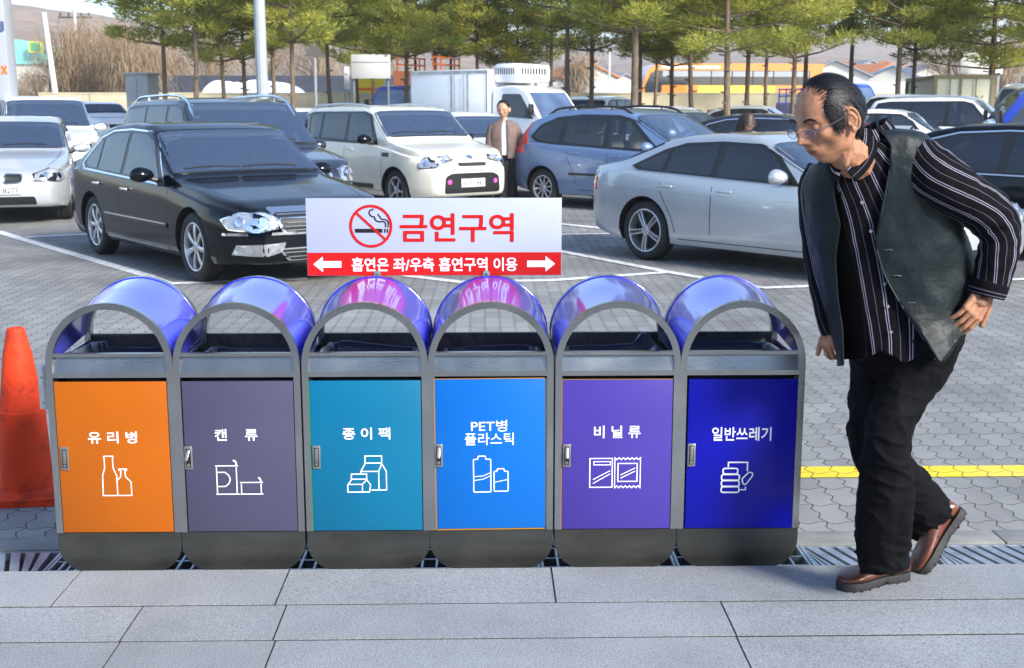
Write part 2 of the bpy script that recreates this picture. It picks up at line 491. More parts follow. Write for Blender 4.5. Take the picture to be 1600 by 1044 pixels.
# back row (against the drain)
b0 = [-9 + 1.5 * k for k in range(4)] + [-3.1, xat(120, 900), xat(865, 915), 2.1]
b0 = sorted(set([round(v, 3) for v in b0 if v <= -3.1 or v > -3.2]))
bx = [-9, -7.4, -5.8, -4.2, -2.9, xat(120, 900)]
for u, v in zip(bx, bx[1:]): stone(u, v, y1, YE)
stone(xat(120, 900), xat(448, 900) + 0.0, y1, YE, 1.0)
tones_join = 1.0
stone(xat(448, 900), xat(865, 915), y1, YE, 1.0)
bx = [xat(865, 915), 2.05, 3.6, 5.2, 6.8, 8.4, 10]
for u, v in zip(bx, bx[1:]): stone(u, v, y1, YE)
# second row
for u, v in zip([-9, -7, -5, -3.4, -2.2], [-7, -5, -3.4, -2.2, xat(208, 970)]): stone(u, v, y2, y1)
stone(xat(208, 970), xat(438, 970), y2, y1, 0.96)
stone(xat(438, 970), xat(1140, 970), y2, y1, 1.0)
bx = [xat(1140, 970), 2.3, 3.9, 5.5, 7.1, 10]
for u, v in zip(bx, bx[1:]): stone(u, v, y2, y1)
yy = y2; k = 0
while yy > -2.3:
    st = 0.55
    offs = (xat(190, 1000) - 20 * 1.25) if k == 0 else rnd.uniform(-9.9, -9)
    if k == 0:
        cuts = [-9, -7.5, -6, -4.5, -3, -2, xat(190, 1000), xat(425, 1015), xat(1160, 1015), 2.1, 3.5, 5, 6.5, 8, 10]
    else:
        cuts = []; x = offs
        while x < 10: cuts.append(x); x += 1.2
    for u, v in zip(cuts, cuts[1:]): stone(u, v, yy - st, yy)
    yy -= st; k += 1
# bottom layer seen in the joints
mb.b2((-9, -2.4, -0.12), (10, YE - 0.03, Z0 - 0.0028)); tones += [0.10] * 6
o = mb.build('pavement', SLAB, smooth=0, fix=True)
at = o.data.attributes.new('tone', 'FLOAT', 'FACE'); at.data.foreach_set('value', tones)
tag(o, kind='structure')

# painted lines
def striped(name, pxs, w, mat, lift=0.004, near=None):
    """a painted strip through the given ground points, worn at the joints"""
    P = [hill(*p) for p in pxs]
    pts = []
    for a, c in zip(P, P[1:]):
        n = max(1, int((c - a).length / 0.5))
        pts += [a.lerp(c, i / n) for i in range(n)]
    pts.append(P[-1])
    L, Q = ribbon2d([(p.x, p.y) for p in pts], w)
    mb = MB(); n = len(L)
    mb.add([(p.x, p.y, gz(p.y) + lift) for p in L] + [(p.x, p.y, gz(p.y) + lift) for p in Q],
           [(i, i + 1, n + i + 1, n + i) for i in range(n - 1)])
    return mb
def linemat(name, col):
    m, (br, cb) = paver_material()
    m.name = name
    br.inputs['Color1'].default_value = (*col, 1); br.inputs['Color2'].default_value = (*[c * 0.93 for c in col], 1)
    br.inputs['Mortar'].default_value = (*[c * 0.22 for c in col], 1)
    for n in m.node_tree.nodes:
        if n.type == 'MIX' and n.blend_type == 'MIX': n.inputs[7].default_value = (0.35, 0.35, 0.34, 1)
    return m
LW = linemat('white_road_paint', (0.80, 0.80, 0.78)); LY = linemat('yellow_road_paint', (0.80, 0.60, 0.03))
lw = 0.13
lines = [[(-260, 306), (0, 363), (226, 430)], [(40, 371), (140, 366), (420, 362)], [(226, 430), (262, 444), (306, 442), (480, 436)],
         [(560, 418), (640, 432), (716, 441), (760, 447)], [(716, 441), (860, 439), (1045, 426)],
         [(800, 378), (880, 394), (1045, 426), (1190, 451)], [(1190, 451), (1300, 447), (1640, 436)],
         [(760, 340), (880, 351), (1000, 364)], [(820, 372), (884, 367), (960, 366)]]
for i, l in enumerate(lines):
    tag(striped('road_marking', l, lw, LW, 0.004 + 0.0007 * i).build('road_marking', LW, smooth=0), kind='structure')
ya, yb = gnd(1500, 746).y, gnd(1500, 729).y
mb = MB(); mb.add([(-20, ya, 0.004), (20, ya, 0.004), (20, yb, 0.004), (-20, yb, 0.004)], [(0, 1, 2, 3)])
tag(mb.build('road_marking', LY, smooth=0), kind='structure')

# drain gratings along the step
gy0, gy1 = YE + 0.035, 4.45
drain = MB(); drain.b2((-30, YE - 0.02, -0.3), (30, YE + 0.008, 0.06)); tag(drain.build('drain_channel_wall', KERB), kind='structure')
def grating(x0, x1, root, slant=True):
    mb = MB(); z0, z1 = -0.035, -0.002
    e = 0.012
    mb.b2((x0 + 0.002, gy0, z0), (x1 - 0.002, gy0 + e, z1)); mb.b2((x0 + 0.002, gy1 - e, z0), (x1 - 0.002, gy1, z1))
    mb.b2((x0 + 0.002, gy0 + e, z0), (x0 + e, gy1 - e, z1)); mb.b2((x1 - e, gy0 + e, z0), (x1 - 0.002, gy1 - e, z1))
    D = gy1 - gy0 - 2 * e
    if slant:
        x = x0 + 0.01 - D * 0.0
        sl = -0.34
        while x < x1 + 0.3:
            a0, a1 = x, x + sl * D * 1.0
            vs = []
            w = 0.036
            for (yy, xx) in ((gy0 + e, a0), (gy1 - e, a1)):
                for q in (0, w):
                    for zz in (z0 + 0.005, z1 - 0.001):
                        vs.append((min(max(xx + q, x0 + e), x1 - e), yy, zz))
            if max(v[0] for v in vs) - min(v[0] for v in vs) > 0.02:
                mb.add(vs, [(0, 1, 3, 2), (4, 6, 7, 5), (0, 4, 5, 1), (2, 3, 7, 6), (1, 5, 7, 3), (0, 2, 6, 4)])
            x += 0.056
    else:
        n = 9
        for i in range(1, n):
            xx = lerp(x0 + e, x1 - e, i / n); mb.b2((xx - 0.004, gy0 + e, z0), (xx + 0.004, gy1 - e, z1 - 0.001))
        for j in range(1, 5):
            yy = lerp(gy0 + e, gy1 - e, j / 5); mb.b2((x0 + e, yy - 0.004, z0 + 0.002), (x1 - e, yy + 0.004, z1 - 0.003))
    mb.build('grate', ZINC, root, smooth=0)
labs = {}
xg = xat(30, 870) + 0.02
segs = []
x = xg
for w_ in (0.30,): segs.append((x, x + w_, False)); x += w_
while x < 4.0: segs.append((x, x + 0.5, True if x > 1.0 else False)); x += 0.5
x = xg
while x > -3.0: segs.insert(0, (x - 0.5, x, True)); x -= 0.5
for (u, v, s) in segs:
    if not (-60 < proj(((u + v) / 2, gy1, 0))[0] < 1680): continue
    r = empty('drain_grating', ((u + v) / 2, (gy0 + gy1) / 2, 0))
    r['_seg'] = 1
    mbx = (u - (u + v) / 2, v - (u + v) / 2)
    oy = (gy0 + gy1) / 2
    gy0s, gy1s = gy0, gy1
    gy0, gy1 = gy0 - oy, gy1 - oy
    grating(mbx[0], mbx[1], r, s)
    gy0, gy1 = gy0s, gy1s
    del r['_seg']
    px = proj(((u + v) / 2, gy1, 0))[0]
    tag(r, cat='drain grating', group='steel drain gratings along the granite edge')
    labs[r.name] = (px, s)
for nm, (px, s) in labs.items():
    r = bpy.data.objects[nm]
    nb = ['left of the orange bin by the cone', 'under the orange bin', 'under the slate purple bin', 'under the teal bin', 'under the sky blue bin', 'under the violet bin', 'under the deep blue bin', 'between the deep blue bin and the shoes', 'right of the shoes at the frame edge']
    r['label'] = ('open mesh' if not s else 'slatted') + ' steel drain grating ' + nb[max(0, min(8, int((px - 75) // 197) + 1))] + (', its left half' if (px - 75) % 197 < 98 else ', its right half')
    if True: continue
    if not s:
        r['label'] = 'open square mesh drain grating beside the orange bin base' if px < 90 else 'open square mesh drain grating in shade under the row of bins'
    elif px < 90: r['label'] = 'slatted steel drain grating left of the square mesh piece by the traffic cone'
    else: r['label'] = 'slatted steel drain grating along the granite edge near the walking man'
# ---------------------------------------------------------------- recycling bins
YB = 3.985                                   # front plane of the bins
def bz(py): return atd(800, py, YB).z
def bx_(px, py): return atd(px, py, YB).x
XL, XR = bx_(71, 600), bx_(1259, 600)
MW = (XR - XL) / 6
DEP = 0.44
ZT = bz(471); ZD1 = bz(594); ZD0 = bz(828); ZR = bz(583); ZL = bz(553)
RO = MW / 2
ZS = ZT - RO                                 # spring line
doors = [
    dict(col=(0.80, 0.19, 0.004), txt=['유 리 병'], tb=[(139, 215, 671, 689)], lbl='orange', open=0),
    dict(col=(0.125, 0.12, 0.225), txt=['캔    류'], tb=[(337, 403, 668, 686)], lbl='slate purple', open=1),
    dict(col=(0.002, 0.265, 0.52), txt=['종 이 팩'], tb=[(536, 610, 667, 685)], lbl='teal', open=0),
    dict(col=(0.001, 0.24, 0.95), txt=['PET병', '플라스틱'], tb=[(738, 794, 658, 676), (728, 804, 678, 697)], lbl='bright sky blue', open=1),
    dict(col=(0.115, 0.075, 0.58), txt=['비 닐 류'], tb=[(928, 1000, 666, 685)], lbl='violet', open=1),
    dict(col=(0.001, 0.004, 0.66), txt=['일반쓰레기'], tb=[(1111, 1203, 669, 690)], lbl='deep blue', open=0)]
DM = [pbr('painted_door_' + d['lbl'].replace(' ', '_'), tuple(c * .50 for c in d['col']), 0.42, spec=0.3, var=0.08, vscale=2.2, bump=0.05, bscale=4,
          dirt=tuple(c * 0.5 for c in d['col']), dscale=5, damt=0.30, coat=0.1) for d in doors]
EDGE = [pbr('door_edge_paint', c, 0.5) for c in ((0.5, 0.08, 0.002), (0.05, 0.04, 0.1), (0.01, 0.22, 0.04), (0.45, 0.20, 0.01), (0.30, 0.17, 0.02), (0.05, 0.05, 0.3))]
LEVER = pbr('dull_latch_metal', (0.36, 0.36, 0.35), 0.35, 0.8, var=0.2, vscale=30)
def arcpts(cx, cz, r, a0, a1, n): return [(cx + r * math.cos(a0 + (a1 - a0) * i / n), cz + r * math.sin(a0 + (a1 - a0) * i / n)) for i in range(n + 1)]

def pictogram(i, S, X, Z, w):
    """X(px), Z(py) map photo positions on the door plane"""
    P = lambda l: [(X(a), Z(b)) for a, b in l]
    if i == 0:
        S.line(P([(161, 709), (162, 713), (162, 727), (158, 739), (157, 770), (180, 770), (180, 739), (175, 727), (175, 713), (176, 709), (161, 709)]), w)
        S.line(P([(180, 747), (186, 741), (187, 731), (184, 731), (184, 729), (196, 729), (196, 731), (193, 731), (194, 741), (202, 749), (202, 770), (182, 770)]), w)
    if i == 1:
        S.line(P([(335, 725), (371, 725)]), w); S.line(P([(337, 727), (337, 768)]), w); S.line(P([(368, 727), (368, 768)]), w); S.line(P([(335, 769), (372, 769)]), w)
        S.line(P([(338, 735), (350, 735), (356, 740), (358, 746), (356, 752), (350, 757), (338, 757)]), w)
        S.line(P([(368, 724), (368, 720), (366, 717), (363, 717)]), w * 1.5)
        S.line(P([(373, 751), (409, 751)]), w); S.line(P([(375, 753), (375, 768)]), w); S.line(P([(406, 753), (406, 768)]), w); S.line(P([(373, 769), (409, 769)]), w)
        S.line(P([(406, 750), (405, 746), (402, 743)]), w * 1.5)
    if i == 2:
        S.line(P([(570, 711), (596, 711), (596, 722), (570, 722)]), w, True)
        S.line(P([(570, 723), (563, 735), (563, 739)]), w); S.line(P([(563, 735), (591, 735), (596, 723), (603, 735), (603, 764), (579, 764)]), w)
        S.line(P([(591, 736), (591, 763)]), w)
        S.line(P([(548, 739), (572, 739), (572, 747), (548, 747)]), w, True)
        S.line(P([(548, 748), (542, 756), (542, 767), (576, 767), (578, 756), (572, 748)]), w)
        S.line(P([(543, 755), (565, 755), (572, 748)]), w); S.line(P([(565, 756), (565, 766)]), w)
    if i == 3:
        S.line(P(round_poly([(741, 719), (748, 719), (748, 714), (760, 714), (760, 719), (768, 719), (768, 770), (741, 770)], 1.6, 2)), w, True)
        S.line(P([(742, 746), (756, 745), (767, 740)]), w * 0.7); S.line(P([(742, 752), (756, 750), (767, 745)]), w * 0.7)
        S.line(P(round_poly([(773, 738), (778, 738), (778, 734), (789, 734), (789, 738), (795, 738), (795, 769), (773, 769)], 1.4, 2)), w, True)
        S.line(P([(774, 755), (784, 753), (794, 751)]), w * 0.7)
    if i == 4:
        S.line(P([(922, 717), (957, 717), (957, 762), (922, 762)]), w, True)
        S.line(P([(928, 722), (954, 722), (954, 727), (928, 727)]), w * 0.8, True)
        S.line(P([(927, 756), (954, 741)]), w * 0.8); S.line(P([(927, 750), (954, 736)]), w * 0.8)
        top = []; bot = []
        for k in range(13):
            top.append((961 + 40 * k / 12, 719 + (0 if k % 2 else -3))); bot.append((1001 - 40 * k / 12, 760 + (0 if k % 2 else 3)))
        S.line(P(top + bot), w, True)
        S.line(P([(966, 725), (996, 725), (996, 753), (966, 753)]), w, True)
        S.line(P([(970, 748), (993, 737)]), w * 0.8); S.line(P([(970, 743), (993, 732)]), w * 0.8)
    if i == 5:
        for k in range(4):
            yy = 738 + 9.6 * k; x1 = 1156 - (3 if k == 0 else 0)
            S.line(P(round_poly([(1130 - 2 * (k > 0), yy - 4.6), (x1, yy - 4.6), (x1, yy + 4.2), (1130 - 2 * (k > 0), yy + 4.2)], 3.4, 3)), w * 1.35, True)
        S.line(P([(1138, 731), (1138, 724), (1168, 724), (1168, 738)]), w * 1.25)
        S.line(P(round_poly([(1162, 758), (1160, 750), (1171, 739), (1177, 741), (1176, 746), (1166, 759)], 2.5, 3)), w * 1.25, True)
        S.line(P([(1158, 767), (1166, 767), (1166, 762)]), w * 1.25)

def bin_unit(u):
    x0 = XL + 2 * u * MW + 0.003; x1 = XL + (2 * u + 2) * MW - 0.003
    cx = (x0 + x1) / 2
    names = ['orange and slate purple doors, left end of the row', 'teal and sky blue doors, carrying the no smoking sign', 'violet and deep blue doors, next to the walking man']
    root = empty('recycling_bin', (cx, YB, 0), 0, 'stainless steel double recycling bin with ' + names[u], 'recycling bin', 'stainless double recycling bins in a row')
    hw = (x1 - x0) / 2; mc = [-hw / 2, hw / 2]; r = hw / 2
    # front and rear frames: closed outline of two arches over posts
    def frame_mb(ya, yb, t, zbot, rise=0.0):
        mb = MB()
        zt = ZS + rise
        for s, c in zip((-1, 1), mc):
            ri = r - t
            ao = arcpts(c, zt, r, 0, PI, 24); ai = arcpts(c, zt, ri, 0, PI, 24)
            vs = []
            for y in (ya, yb):
                vs += [(a, y, b) for a, b in ao] + [(a, y, b) for a, b in ai]
            n = 25; fs = []
            for k in range(n - 1):
                fs += [(k, k + 1, n + k + 1, n + k), (2 * n + k, 3 * n + k, 3 * n + k + 1, 2 * n + k + 1),
                       (k, 2 * n + k, 2 * n + k + 1, k + 1), (n + k, n + k + 1, 3 * n + k + 1, 3 * n + k)]
            mb.add(vs, fs)
            xo = c + s * (r - t / 2)
            mb.b2((xo - t / 2, ya, zbot), (xo + t / 2, yb, zt))
        mb.b2((-t, ya, zbot), (t, yb, zt))
        return mb
    t = 0.022
    fm = frame_mb(0, 0.022, t, ZD0)
    for zc, h in ((ZR - 0.002, 0.017), (ZL, 0.011)):
        for c in mc: fm.b2((c - r + t, 0.001, zc - h / 2), (c + r - t, 0.022, zc + h / 2))
    fm.build('front_frame', STEEL, root, smooth=40)
    rise = 0.03
    frame_mb(DEP - 0.032, DEP, t, 0.1, rise).build('rear_frame', STEEL, root, smooth=40)
    # hoods: curved blue sheet between the frames
    for k, c in enumerate(mc):
        mb = MB(); n = 32; vs = []
        rows = [(0.019, 0), (0.06, 0), (DEP * 0.5, rise * 0.5), (DEP - 0.05, rise), (DEP - 0.028, rise)]
        for rr in (r - 0.003, r - 0.006):
            for (y, dz) in rows:
                vs += [(a, y, b) for a, b in arcpts(c, ZS + dz, rr, 0, PI, n)]
        fs = []; m = n + 1; nr = len(rows)
        for q in (0, 1):
            for j in range(nr - 1):
                for i in range(n):
                    o = (q * nr + j) * m + i
                    fs.append((o, o + 1, o + m + 1, o + m) if q == 0 else (o, o + m, o + m + 1, o + 1))
        mb.add(vs, fs)
        hood = mb.build('hood', HOODM, root, smooth=60)
        # blue edge bead near the rear frame
        mb = MB(); mb.tube([(a, DEP - 0.036, b) for a, b in arcpts(c, ZS + rise, r - 0.002, 0.06, PI - 0.06, 28)], 0.0026, 6)
        mb.build('edge_bead', BLUETRIM, hood)
        # hood cheek: blue side sheets below the spring line, inside
        mb = MB()
        for s in (-1, 1): mb = MB(); mb.b2((c + s * (r - 0.008) - 0.0015, 0.024, ZL - 0.03), (c + s * (r - 0.008) + 0.0015, DEP - 0.024, ZS - 0.001)); mb.build('hood_side', HOODM, root, smooth=0)
    # outer side walls, back, bottom
    for s in (-1, 1):
        mb = MB()
        mb.b2((s * hw - (0.002 if s > 0 else 0), 0.023, 0.24), (s * hw + (0.002 if s < 0 else 0), DEP - 0.023, ZS))
        mb.b2((s * hw - (0.03 if s > 0 else -0.002), 0.0235, ZD0), (s * hw + (0.03 if s < 0 else -0.002), 0.03, ZD1))
        mb.build('side_panel', STEEL, root, smooth=0)
    mb = MB(); mb.b2((-0.002, 0.023, 0.2), (0.002, DEP - 0.023, ZS - 0.01))
    mb.build('divider_panel', STEEL, root, smooth=0)
    mb = MB(); zb = ZL + 0.005
    zback = atd(800, 519, YB + DEP).z
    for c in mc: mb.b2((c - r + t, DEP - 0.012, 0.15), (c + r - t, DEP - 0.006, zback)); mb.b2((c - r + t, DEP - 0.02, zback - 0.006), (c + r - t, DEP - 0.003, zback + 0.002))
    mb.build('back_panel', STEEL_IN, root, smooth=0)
    # sloped chute lip between the rails
    mb = MB()
    for c in mc:
        a = c - r + t; b = c + r - t
        mb.add([(a, 0.006, ZR + 0.006), (b, 0.006, ZR + 0.006), (b, 0.020, ZL - 0.004), (a, 0.020, ZL - 0.004), (a, 0.010, ZR + 0.006), (b, 0.010, ZR + 0.006), (b, 0.024, ZL - 0.004), (a, 0.024, ZL - 0.004)],
               [(0, 1, 2, 3), (7, 6, 5, 4), (0, 4, 5, 1), (1, 5, 6, 2), (2, 6, 7, 3), (3, 7, 4, 0)])
        mb.add([(a, 0.024, ZL - 0.006), (b, 0.024, ZL - 0.006), (b, 0.10, ZL - 0.035), (a, 0.10, ZL - 0.035)], [(0, 1, 2, 3)])
    mb.build('chute_lip', STEEL, root, smooth=0)
    # dark rounded base plates
    for c in mc:
        mb = MB(); rr = 0.10
        pts = [(c - r + 0.001, ZD0 - 0.001)] + [(c - r + 0.001 + rr * (1 - math.cos(a)), 0.195 - rr * math.sin(a)) for a in [PI / 2 * k / 12 for k in range(13)]]
        pts += [(2 * c - a, b) for a, b in pts[::-1]]
        mb.prism(pts, 0.002, DEP - 0.03)
        mb.build('base_plate', STEEL_D, root, smooth=40)
    mb = MB()
    for c in (-hw * 0.5, hw * 0.5):
        for s in (-0.035, 0.035):
            for y in (0.06, DEP - 0.08): mb.cyl((c + s, y, -0.002), (c + s, y, 0.10), 0.012, n=8)
    mb.build('foot', STEEL, root)
    # doors
    for k, c in enumerate(mc):
        i = 2 * u + k; d = doors[i]
        a, b = c - r + t + 0.004, c + r - t - 0.003
        if k == 0: a -= 0.002
        mb = MB()
        z0, z1 = ZD0 + 0.002, ZD1
        mb.box(((a + b) / 2, 0.004, (z0 + z1) / 2), (b - a, 0.012, z1 - z0), 0, bev=0.002)
        dr = mb.build('door', [DM[i]], root, smooth=25)
        if i == 3: dr.rotation_euler = (0, R(-0.35), 0); dr.location.z = 0.003
        if i == 5: dr.rotation_euler = (0, R(0.2), 0)
        if i in (2, 3, 4):
            mb = MB()
            mb.b2((a - 0.0030, -0.0008, z0 - 0.001), (a - 0.0003, 0.004, z1))
            if i > 2: mb.b2((a, -0.0008, z1 + 0.0003), (b, 0.004, z1 + 0.002))
            if i == 3: mb.b2((a, -0.0008, z0 - 0.0045), (b, 0.004, z0 - 0.001))
            mb.build('edge_strip', EDGE[i], dr, smooth=0)
        X = lambda px: bx_(px, 700) - cx
        Z = lambda py: bz(py)
        yf = -0.0021 - 0.0004
        dw = 0.0036
        off = (lambda v: v)
        for tx, bb in zip(d['txt'], d['tb']):
            text_mesh(tx, 'lettering', WHITEL, dr, X(bb[0]), X(bb[1]), Z(bb[3]), Z(bb[2]), y=-0.0024, bold=0.010 if i != 3 else 0.004)
        S = Strokes(0.0002, 0.0022); pictogram(i, S, X, Z, dw); S.build('pictogram', WHITEL, dr)
        # latch
        lx = [101, 294.5, 494.5, 687, 885.5, 1079.5][i]
        mb = MB(); L0, L1 = Z(730), Z(694); lxx = X(lx)
        mb.b2((lxx - 0.0135, -0.0075, L0), (lxx + 0.0135, -0.002, L1), bev=0.0025)
        lt = mb.build('latch', LEVER, dr)
        mb = MB(); mb.b2((lxx - 0.008, -0.0082, L0 + 0.008), (lxx + 0.008, -0.0076, L1 - 0.008)); mb.build('recess_shade', DARKHOLE, lt, smooth=0)  # flat black plate stands in for the shade of a recess
        mb = MB()
        if d['open']:
            rot = Matrix.Rotation(R(-28), 4, 'X') @ Matrix.Rotation(R(10 if i == 1 else 2), 4, 'Y')
            mb.box((lxx + (-0.002 if i == 1 else 0), -0.014, (L0 + L1) / 2 + 0.012), (0.011, 0.006, 0.04), rot=rot, bev=0.002)
        else:
            mb.box((lxx, -0.0085, (L0 + L1) / 2 + 0.006), (0.011, 0.004, 0.048), bev=0.0018)
        mb.cyl((lxx, -0.0105, L0 + 0.016), (lxx, -0.007, L0 + 0.016), 0.0055, n=12)
        mb.build('lever', LEVER, lt)
    return root, mc, r, cx
units = [bin_unit(u) for u in range(3)]
# small steel box on the left flank
mb = MB(); mb.b2((-0.035, 0.02, bz(638)), (-0.0005, 0.14, bz(571)), bev=0.003)
r0, mc0, rr0, cx0 = units[0]
hw = MW - 0.003
for p in range(1): pass
for i in range(len(mb.v)): mb.v[i] = (mb.v[i][0] - hw, mb.v[i][1], mb.v[i][2])
jb = mb.build('junction_box', ZINC, r0)
mb = MB()
for z in (bz(588), bz(628)): mb.cyl((-hw - 0.02, 0.0205, z), (-hw - 0.02, 0.016, z), 0.004, n=8)
mb.build('screw', STEEL, jb)

# bin liners
LINER = pbr('grey_plastic_film', (0.085, 0.10, 0.145), 0.32, coat=0.3, bump=0.5, bscale=14)
LINER2 = pbr('pale_plastic_film', (0.28, 0.31, 0.36), 0.25, coat=0.4, bump=0.6, bscale=18)
rnd = random.Random(11)
what = ['behind the orange door, its pale edge bunched at the left', 'behind the slate purple door, a small fold peeking out', 'behind the teal door, folded high over the rim', 'behind the sky blue door, edge lying low', 'behind the violet door, knotted tuft at the right', 'behind the deep blue door, with wide crinkled cuff']
for i in range(6):
    c = XL + (i + 0.5) * MW; w = MW / 2 - 0.034
    mb = MB(); n = 56; rings = []
    hts = [0.012, 0.012, 0.030, 0.012, 0.022, 0.034][i]
    for ring, (zz, ins) in enumerate([(-0.16, 0.012), (-0.03, 0.004), (hts * 0.3, 0.004), (hts * 0.6, 0.012), (hts * 0.4, 0.022), (-0.05, 0.03), (-0.2, 0.05)]):
        row = []
        for k in range(n):
            a = 2 * PI * k / n; ca, sa = math.cos(a), math.sin(a)
            q = 0.25
            px = (abs(ca) ** q) * (1 if ca > 0 else -1) * (w - ins); py = (abs(sa) ** q) * (1 if sa > 0 else -1) * (DEP / 2 - 0.05 - ins)
            f = 1 if ring in (2, 3, 4) else 0.4
            nz = mnoise.noise(Vector((px * 16 + i * 7, py * 16, zz * 20)))
            nz2 = mnoise.noise(Vector((px * 45 + i * 7, py * 45, zz * 30)))
            dz = f * (0.009 * nz + 0.004 * nz2) + lerp(ZL - 0.035, atd(800, 545, YB + 0.36).z, max(0, min(1, (py + 0.17) / 0.34)))
            if i == 4 and px > w * 0.5: dz += f * 0.045 * math.sin((px / w - .5) * 2 * PI) ** 2
            if i == 0 and px < -w * 0.7: dz += f * 0.025
            if i == 2: dz += f * 0.010 * math.cos((px / w + 0.4) * 2)
            row.append((c + px + 0.004 * nz2 * f, YB + DEP / 2 + py + 0.006 * nz, zz + dz))
        rings.append(row)
    vs = [p for r_ in rings for p in r_]; fs = []
    for j in range(len(rings) - 1):
        for k in range(n):
            l = (k + 1) % n; fs.append((j * n + k, j * n + l, (j + 1) * n + l, (j + 1) * n + k))
    mb.add(vs, fs); o0 = (len(rings) - 1) * n
    mb.add([rings[-1][k] for k in range(n)], [tuple(range(n))])
    if False:
        bxx = c + (w * 0.72 if i == 4 else -w * 0.9)
        for q in range(26):
            a = Vector((bxx + rnd.uniform(-0.02, 0.02), YB + 0.25 + rnd.uniform(-0.03, 0.03), ZL + 0.01))
            b_ = a + Vector((rnd.uniform(-0.04, 0.04), rnd.uniform(-0.03, 0.03), rnd.uniform(0.02, 0.055)))
            m_ = (a + b_) / 2 + Vector((rnd.uniform(-0.015, 0.015), 0, 0.012))
            mb.add([tuple(a), tuple(m_), tuple(b_), tuple(a + Vector((0.02, 0.004, 0.002))), tuple(m_ + Vector((0.022, 0.006, 0)))], [(0, 1, 4, 3), (1, 2, 4)], 1)
    o = mb.build('bin_liner', [LINER, LINER2], smooth=70)
    if i in (4, 5):
        pass
    tag(o, 'crumpled plastic bin liner ' + what[i], 'bin liner', 'plastic liners inside the bins')

# ---------------------------------------------------------------- no smoking sign
YSG = YB + DEP + 0.012
s0 = atd(477, 310, YSG); s1 = atd(877, 430, YSG)
SW, SH = (s1.x - s0.x), (s0.z - s1.z)
scx = (s0.x + s1.x) / 2
sg = empty('no_smoking_sign', (scx, YSG, s1.z - 0.0), 0, 'wide white and red no smoking area sign fixed behind the middle bins', 'sign')
SGW = pbr('sign_white_board', (0.38, 0.415, 0.51), 0.32, var=0.02, coat=0.1); SGR = pbr('sign_red_film', (0.50, 0.006, 0.004), 0.35); SGK = pbr('sign_black_film', (0.01, 0.01, 0.012), 0.4); 
X = lambda px: (px - 677) / 400 * SW
Z = lambda py: (430 - py) / 120 * SH
mb = MB(); mb.b2((-SW / 2, 0, 0), (SW / 2, 0.012, SH), bev=0.0015); pn = mb.build('panel', SGW, sg)
mb = MB(); mb.b2((-SW / 2 + 0.001, -0.0008, 0.001), (SW / 2 - 0.001, -0.0002, Z(394))); mb.build('red_band', SGR, sg, smooth=0)
text_mesh('금연구역', 'lettering', SGR, sg, X(624), X(801), Z(377), Z(334), y=-0.0012, bold=0.012)
text_mesh('흡연은 좌/우측 흡연구역 이용', 'lettering', WHITEL, sg, X(547), X(807), Z(423), Z(402), y=-0.0014, bold=0.012)
S = Strokes(0.0006, 0.0008)
for s, xa in ((1, 0), (-1, 0)):
    P = [(823, 407), (852, 407), (852, 400), (867, 412), (852, 424), (852, 417), (823, 417)]
    if s < 0: P = [(677 * 2 - a - 0.0, b) for a, b in P][::-1]; P = [(a + (-0.5), b) for a, b in P]
    S.poly([(X(a), Z(b)) for a, b in P])
S.build('arrow', WHITEL, sg)
S = Strokes(0.0003, 0.0006)
S.poly([(X(a), Z(b)) for a, b in [(553, 357), (596, 357), (596, 363), (553, 363)]])
for a in (598.5, 602.5): S.poly([(X(q), Z(b)) for q, b in [(a, 357), (a + 2.4, 357), (a + 2.4, 363), (a, 363)]])
sm = smooth_poly([(601, 355), (601, 349), (598, 346), (590, 346), (585, 343), (584, 339), (580, 338), (576, 334), (577, 329), (583, 327)], 4, False)
S.line([(X(a), Z(b)) for a, b in sm], 0.005)
sm = smooth_poly([(605, 355), (605, 347), (601, 343), (595, 342), (592, 338), (589, 334)], 4, False)
S.line([(X(a), Z(b)) for a, b in sm], 0.0045)
S.build('cigarette_symbol', SGK, sg)
S = Strokes(0.0012, 0.0006)
cxx, czz, rr = X(578), Z(353), 0.073
S.line([(cxx + rr * math.cos(a), czz + rr * math.sin(a)) for a in [2 * PI * k / 48 for k in range(48)]], 0.0095, True)
S.line([(cxx + rr * math.cos(a), czz + rr * math.sin(a)) for a in (R(137), R(-43))], 0.0085)
S.build('prohibition_ring', SGR, sg)
# brackets: rounded lugs with bolts, bolted to the bin hoods
for px in (590, 760):
    q = atd(px, 430, YSG).x - scx
    mb = MB(); pts = [(q - 0.013, -0.03), (q - 0.013, 0.006)] + arcpts(q, 0.006, 0.013, PI, 0, 10) + [(q + 0.013, -0.03)]
    mb.prism(pts, -0.008, -0.003); br_ = mb.build('bracket', ZINC, sg)
    mb = MB(); mb.cyl((q, -0.013, 0.006), (q, -0.008, 0.006), 0.005, n=8); mb.build('bolt', CHROME, br_)

# ---------------------------------------------------------------- traffic cone
CONE = pbr('scuffed_orange_plastic', (0.72, 0.05, 0.010), 0.65, spec=0.25, var=0.12, vscale=4, dirt=(0.10, 0.015, 0.010), dscale=5, damt=1.0, bump=0.06, bscale=30)
cb = gnd(44, 775); cb.z = 0
cr = empty('traffic_cone', (cb.x, cb.y, 0.002), 0.1, 'scuffed orange plastic traffic cone standing left of the bins', 'traffic cone')
ct = atd(44, 513, cb.y)
hc = ct.z
mb = MB()
prof = [(0.113, 0.03), (0.111, 0.05), (0.107, 0.075), (0.095, hc * 0.52), (0.088, hc * 0.52 + 0.006), (0.058, hc * 0.86), (0.055, hc * 0.87), (0.036, hc - 0.005), (0.032, hc), (0.022, hc), (0.020, hc - 0.01), (0.045, hc * 0.8)]
mb.lathe(prof, 40); bd = mb.build('body', CONE, cr, smooth=40)
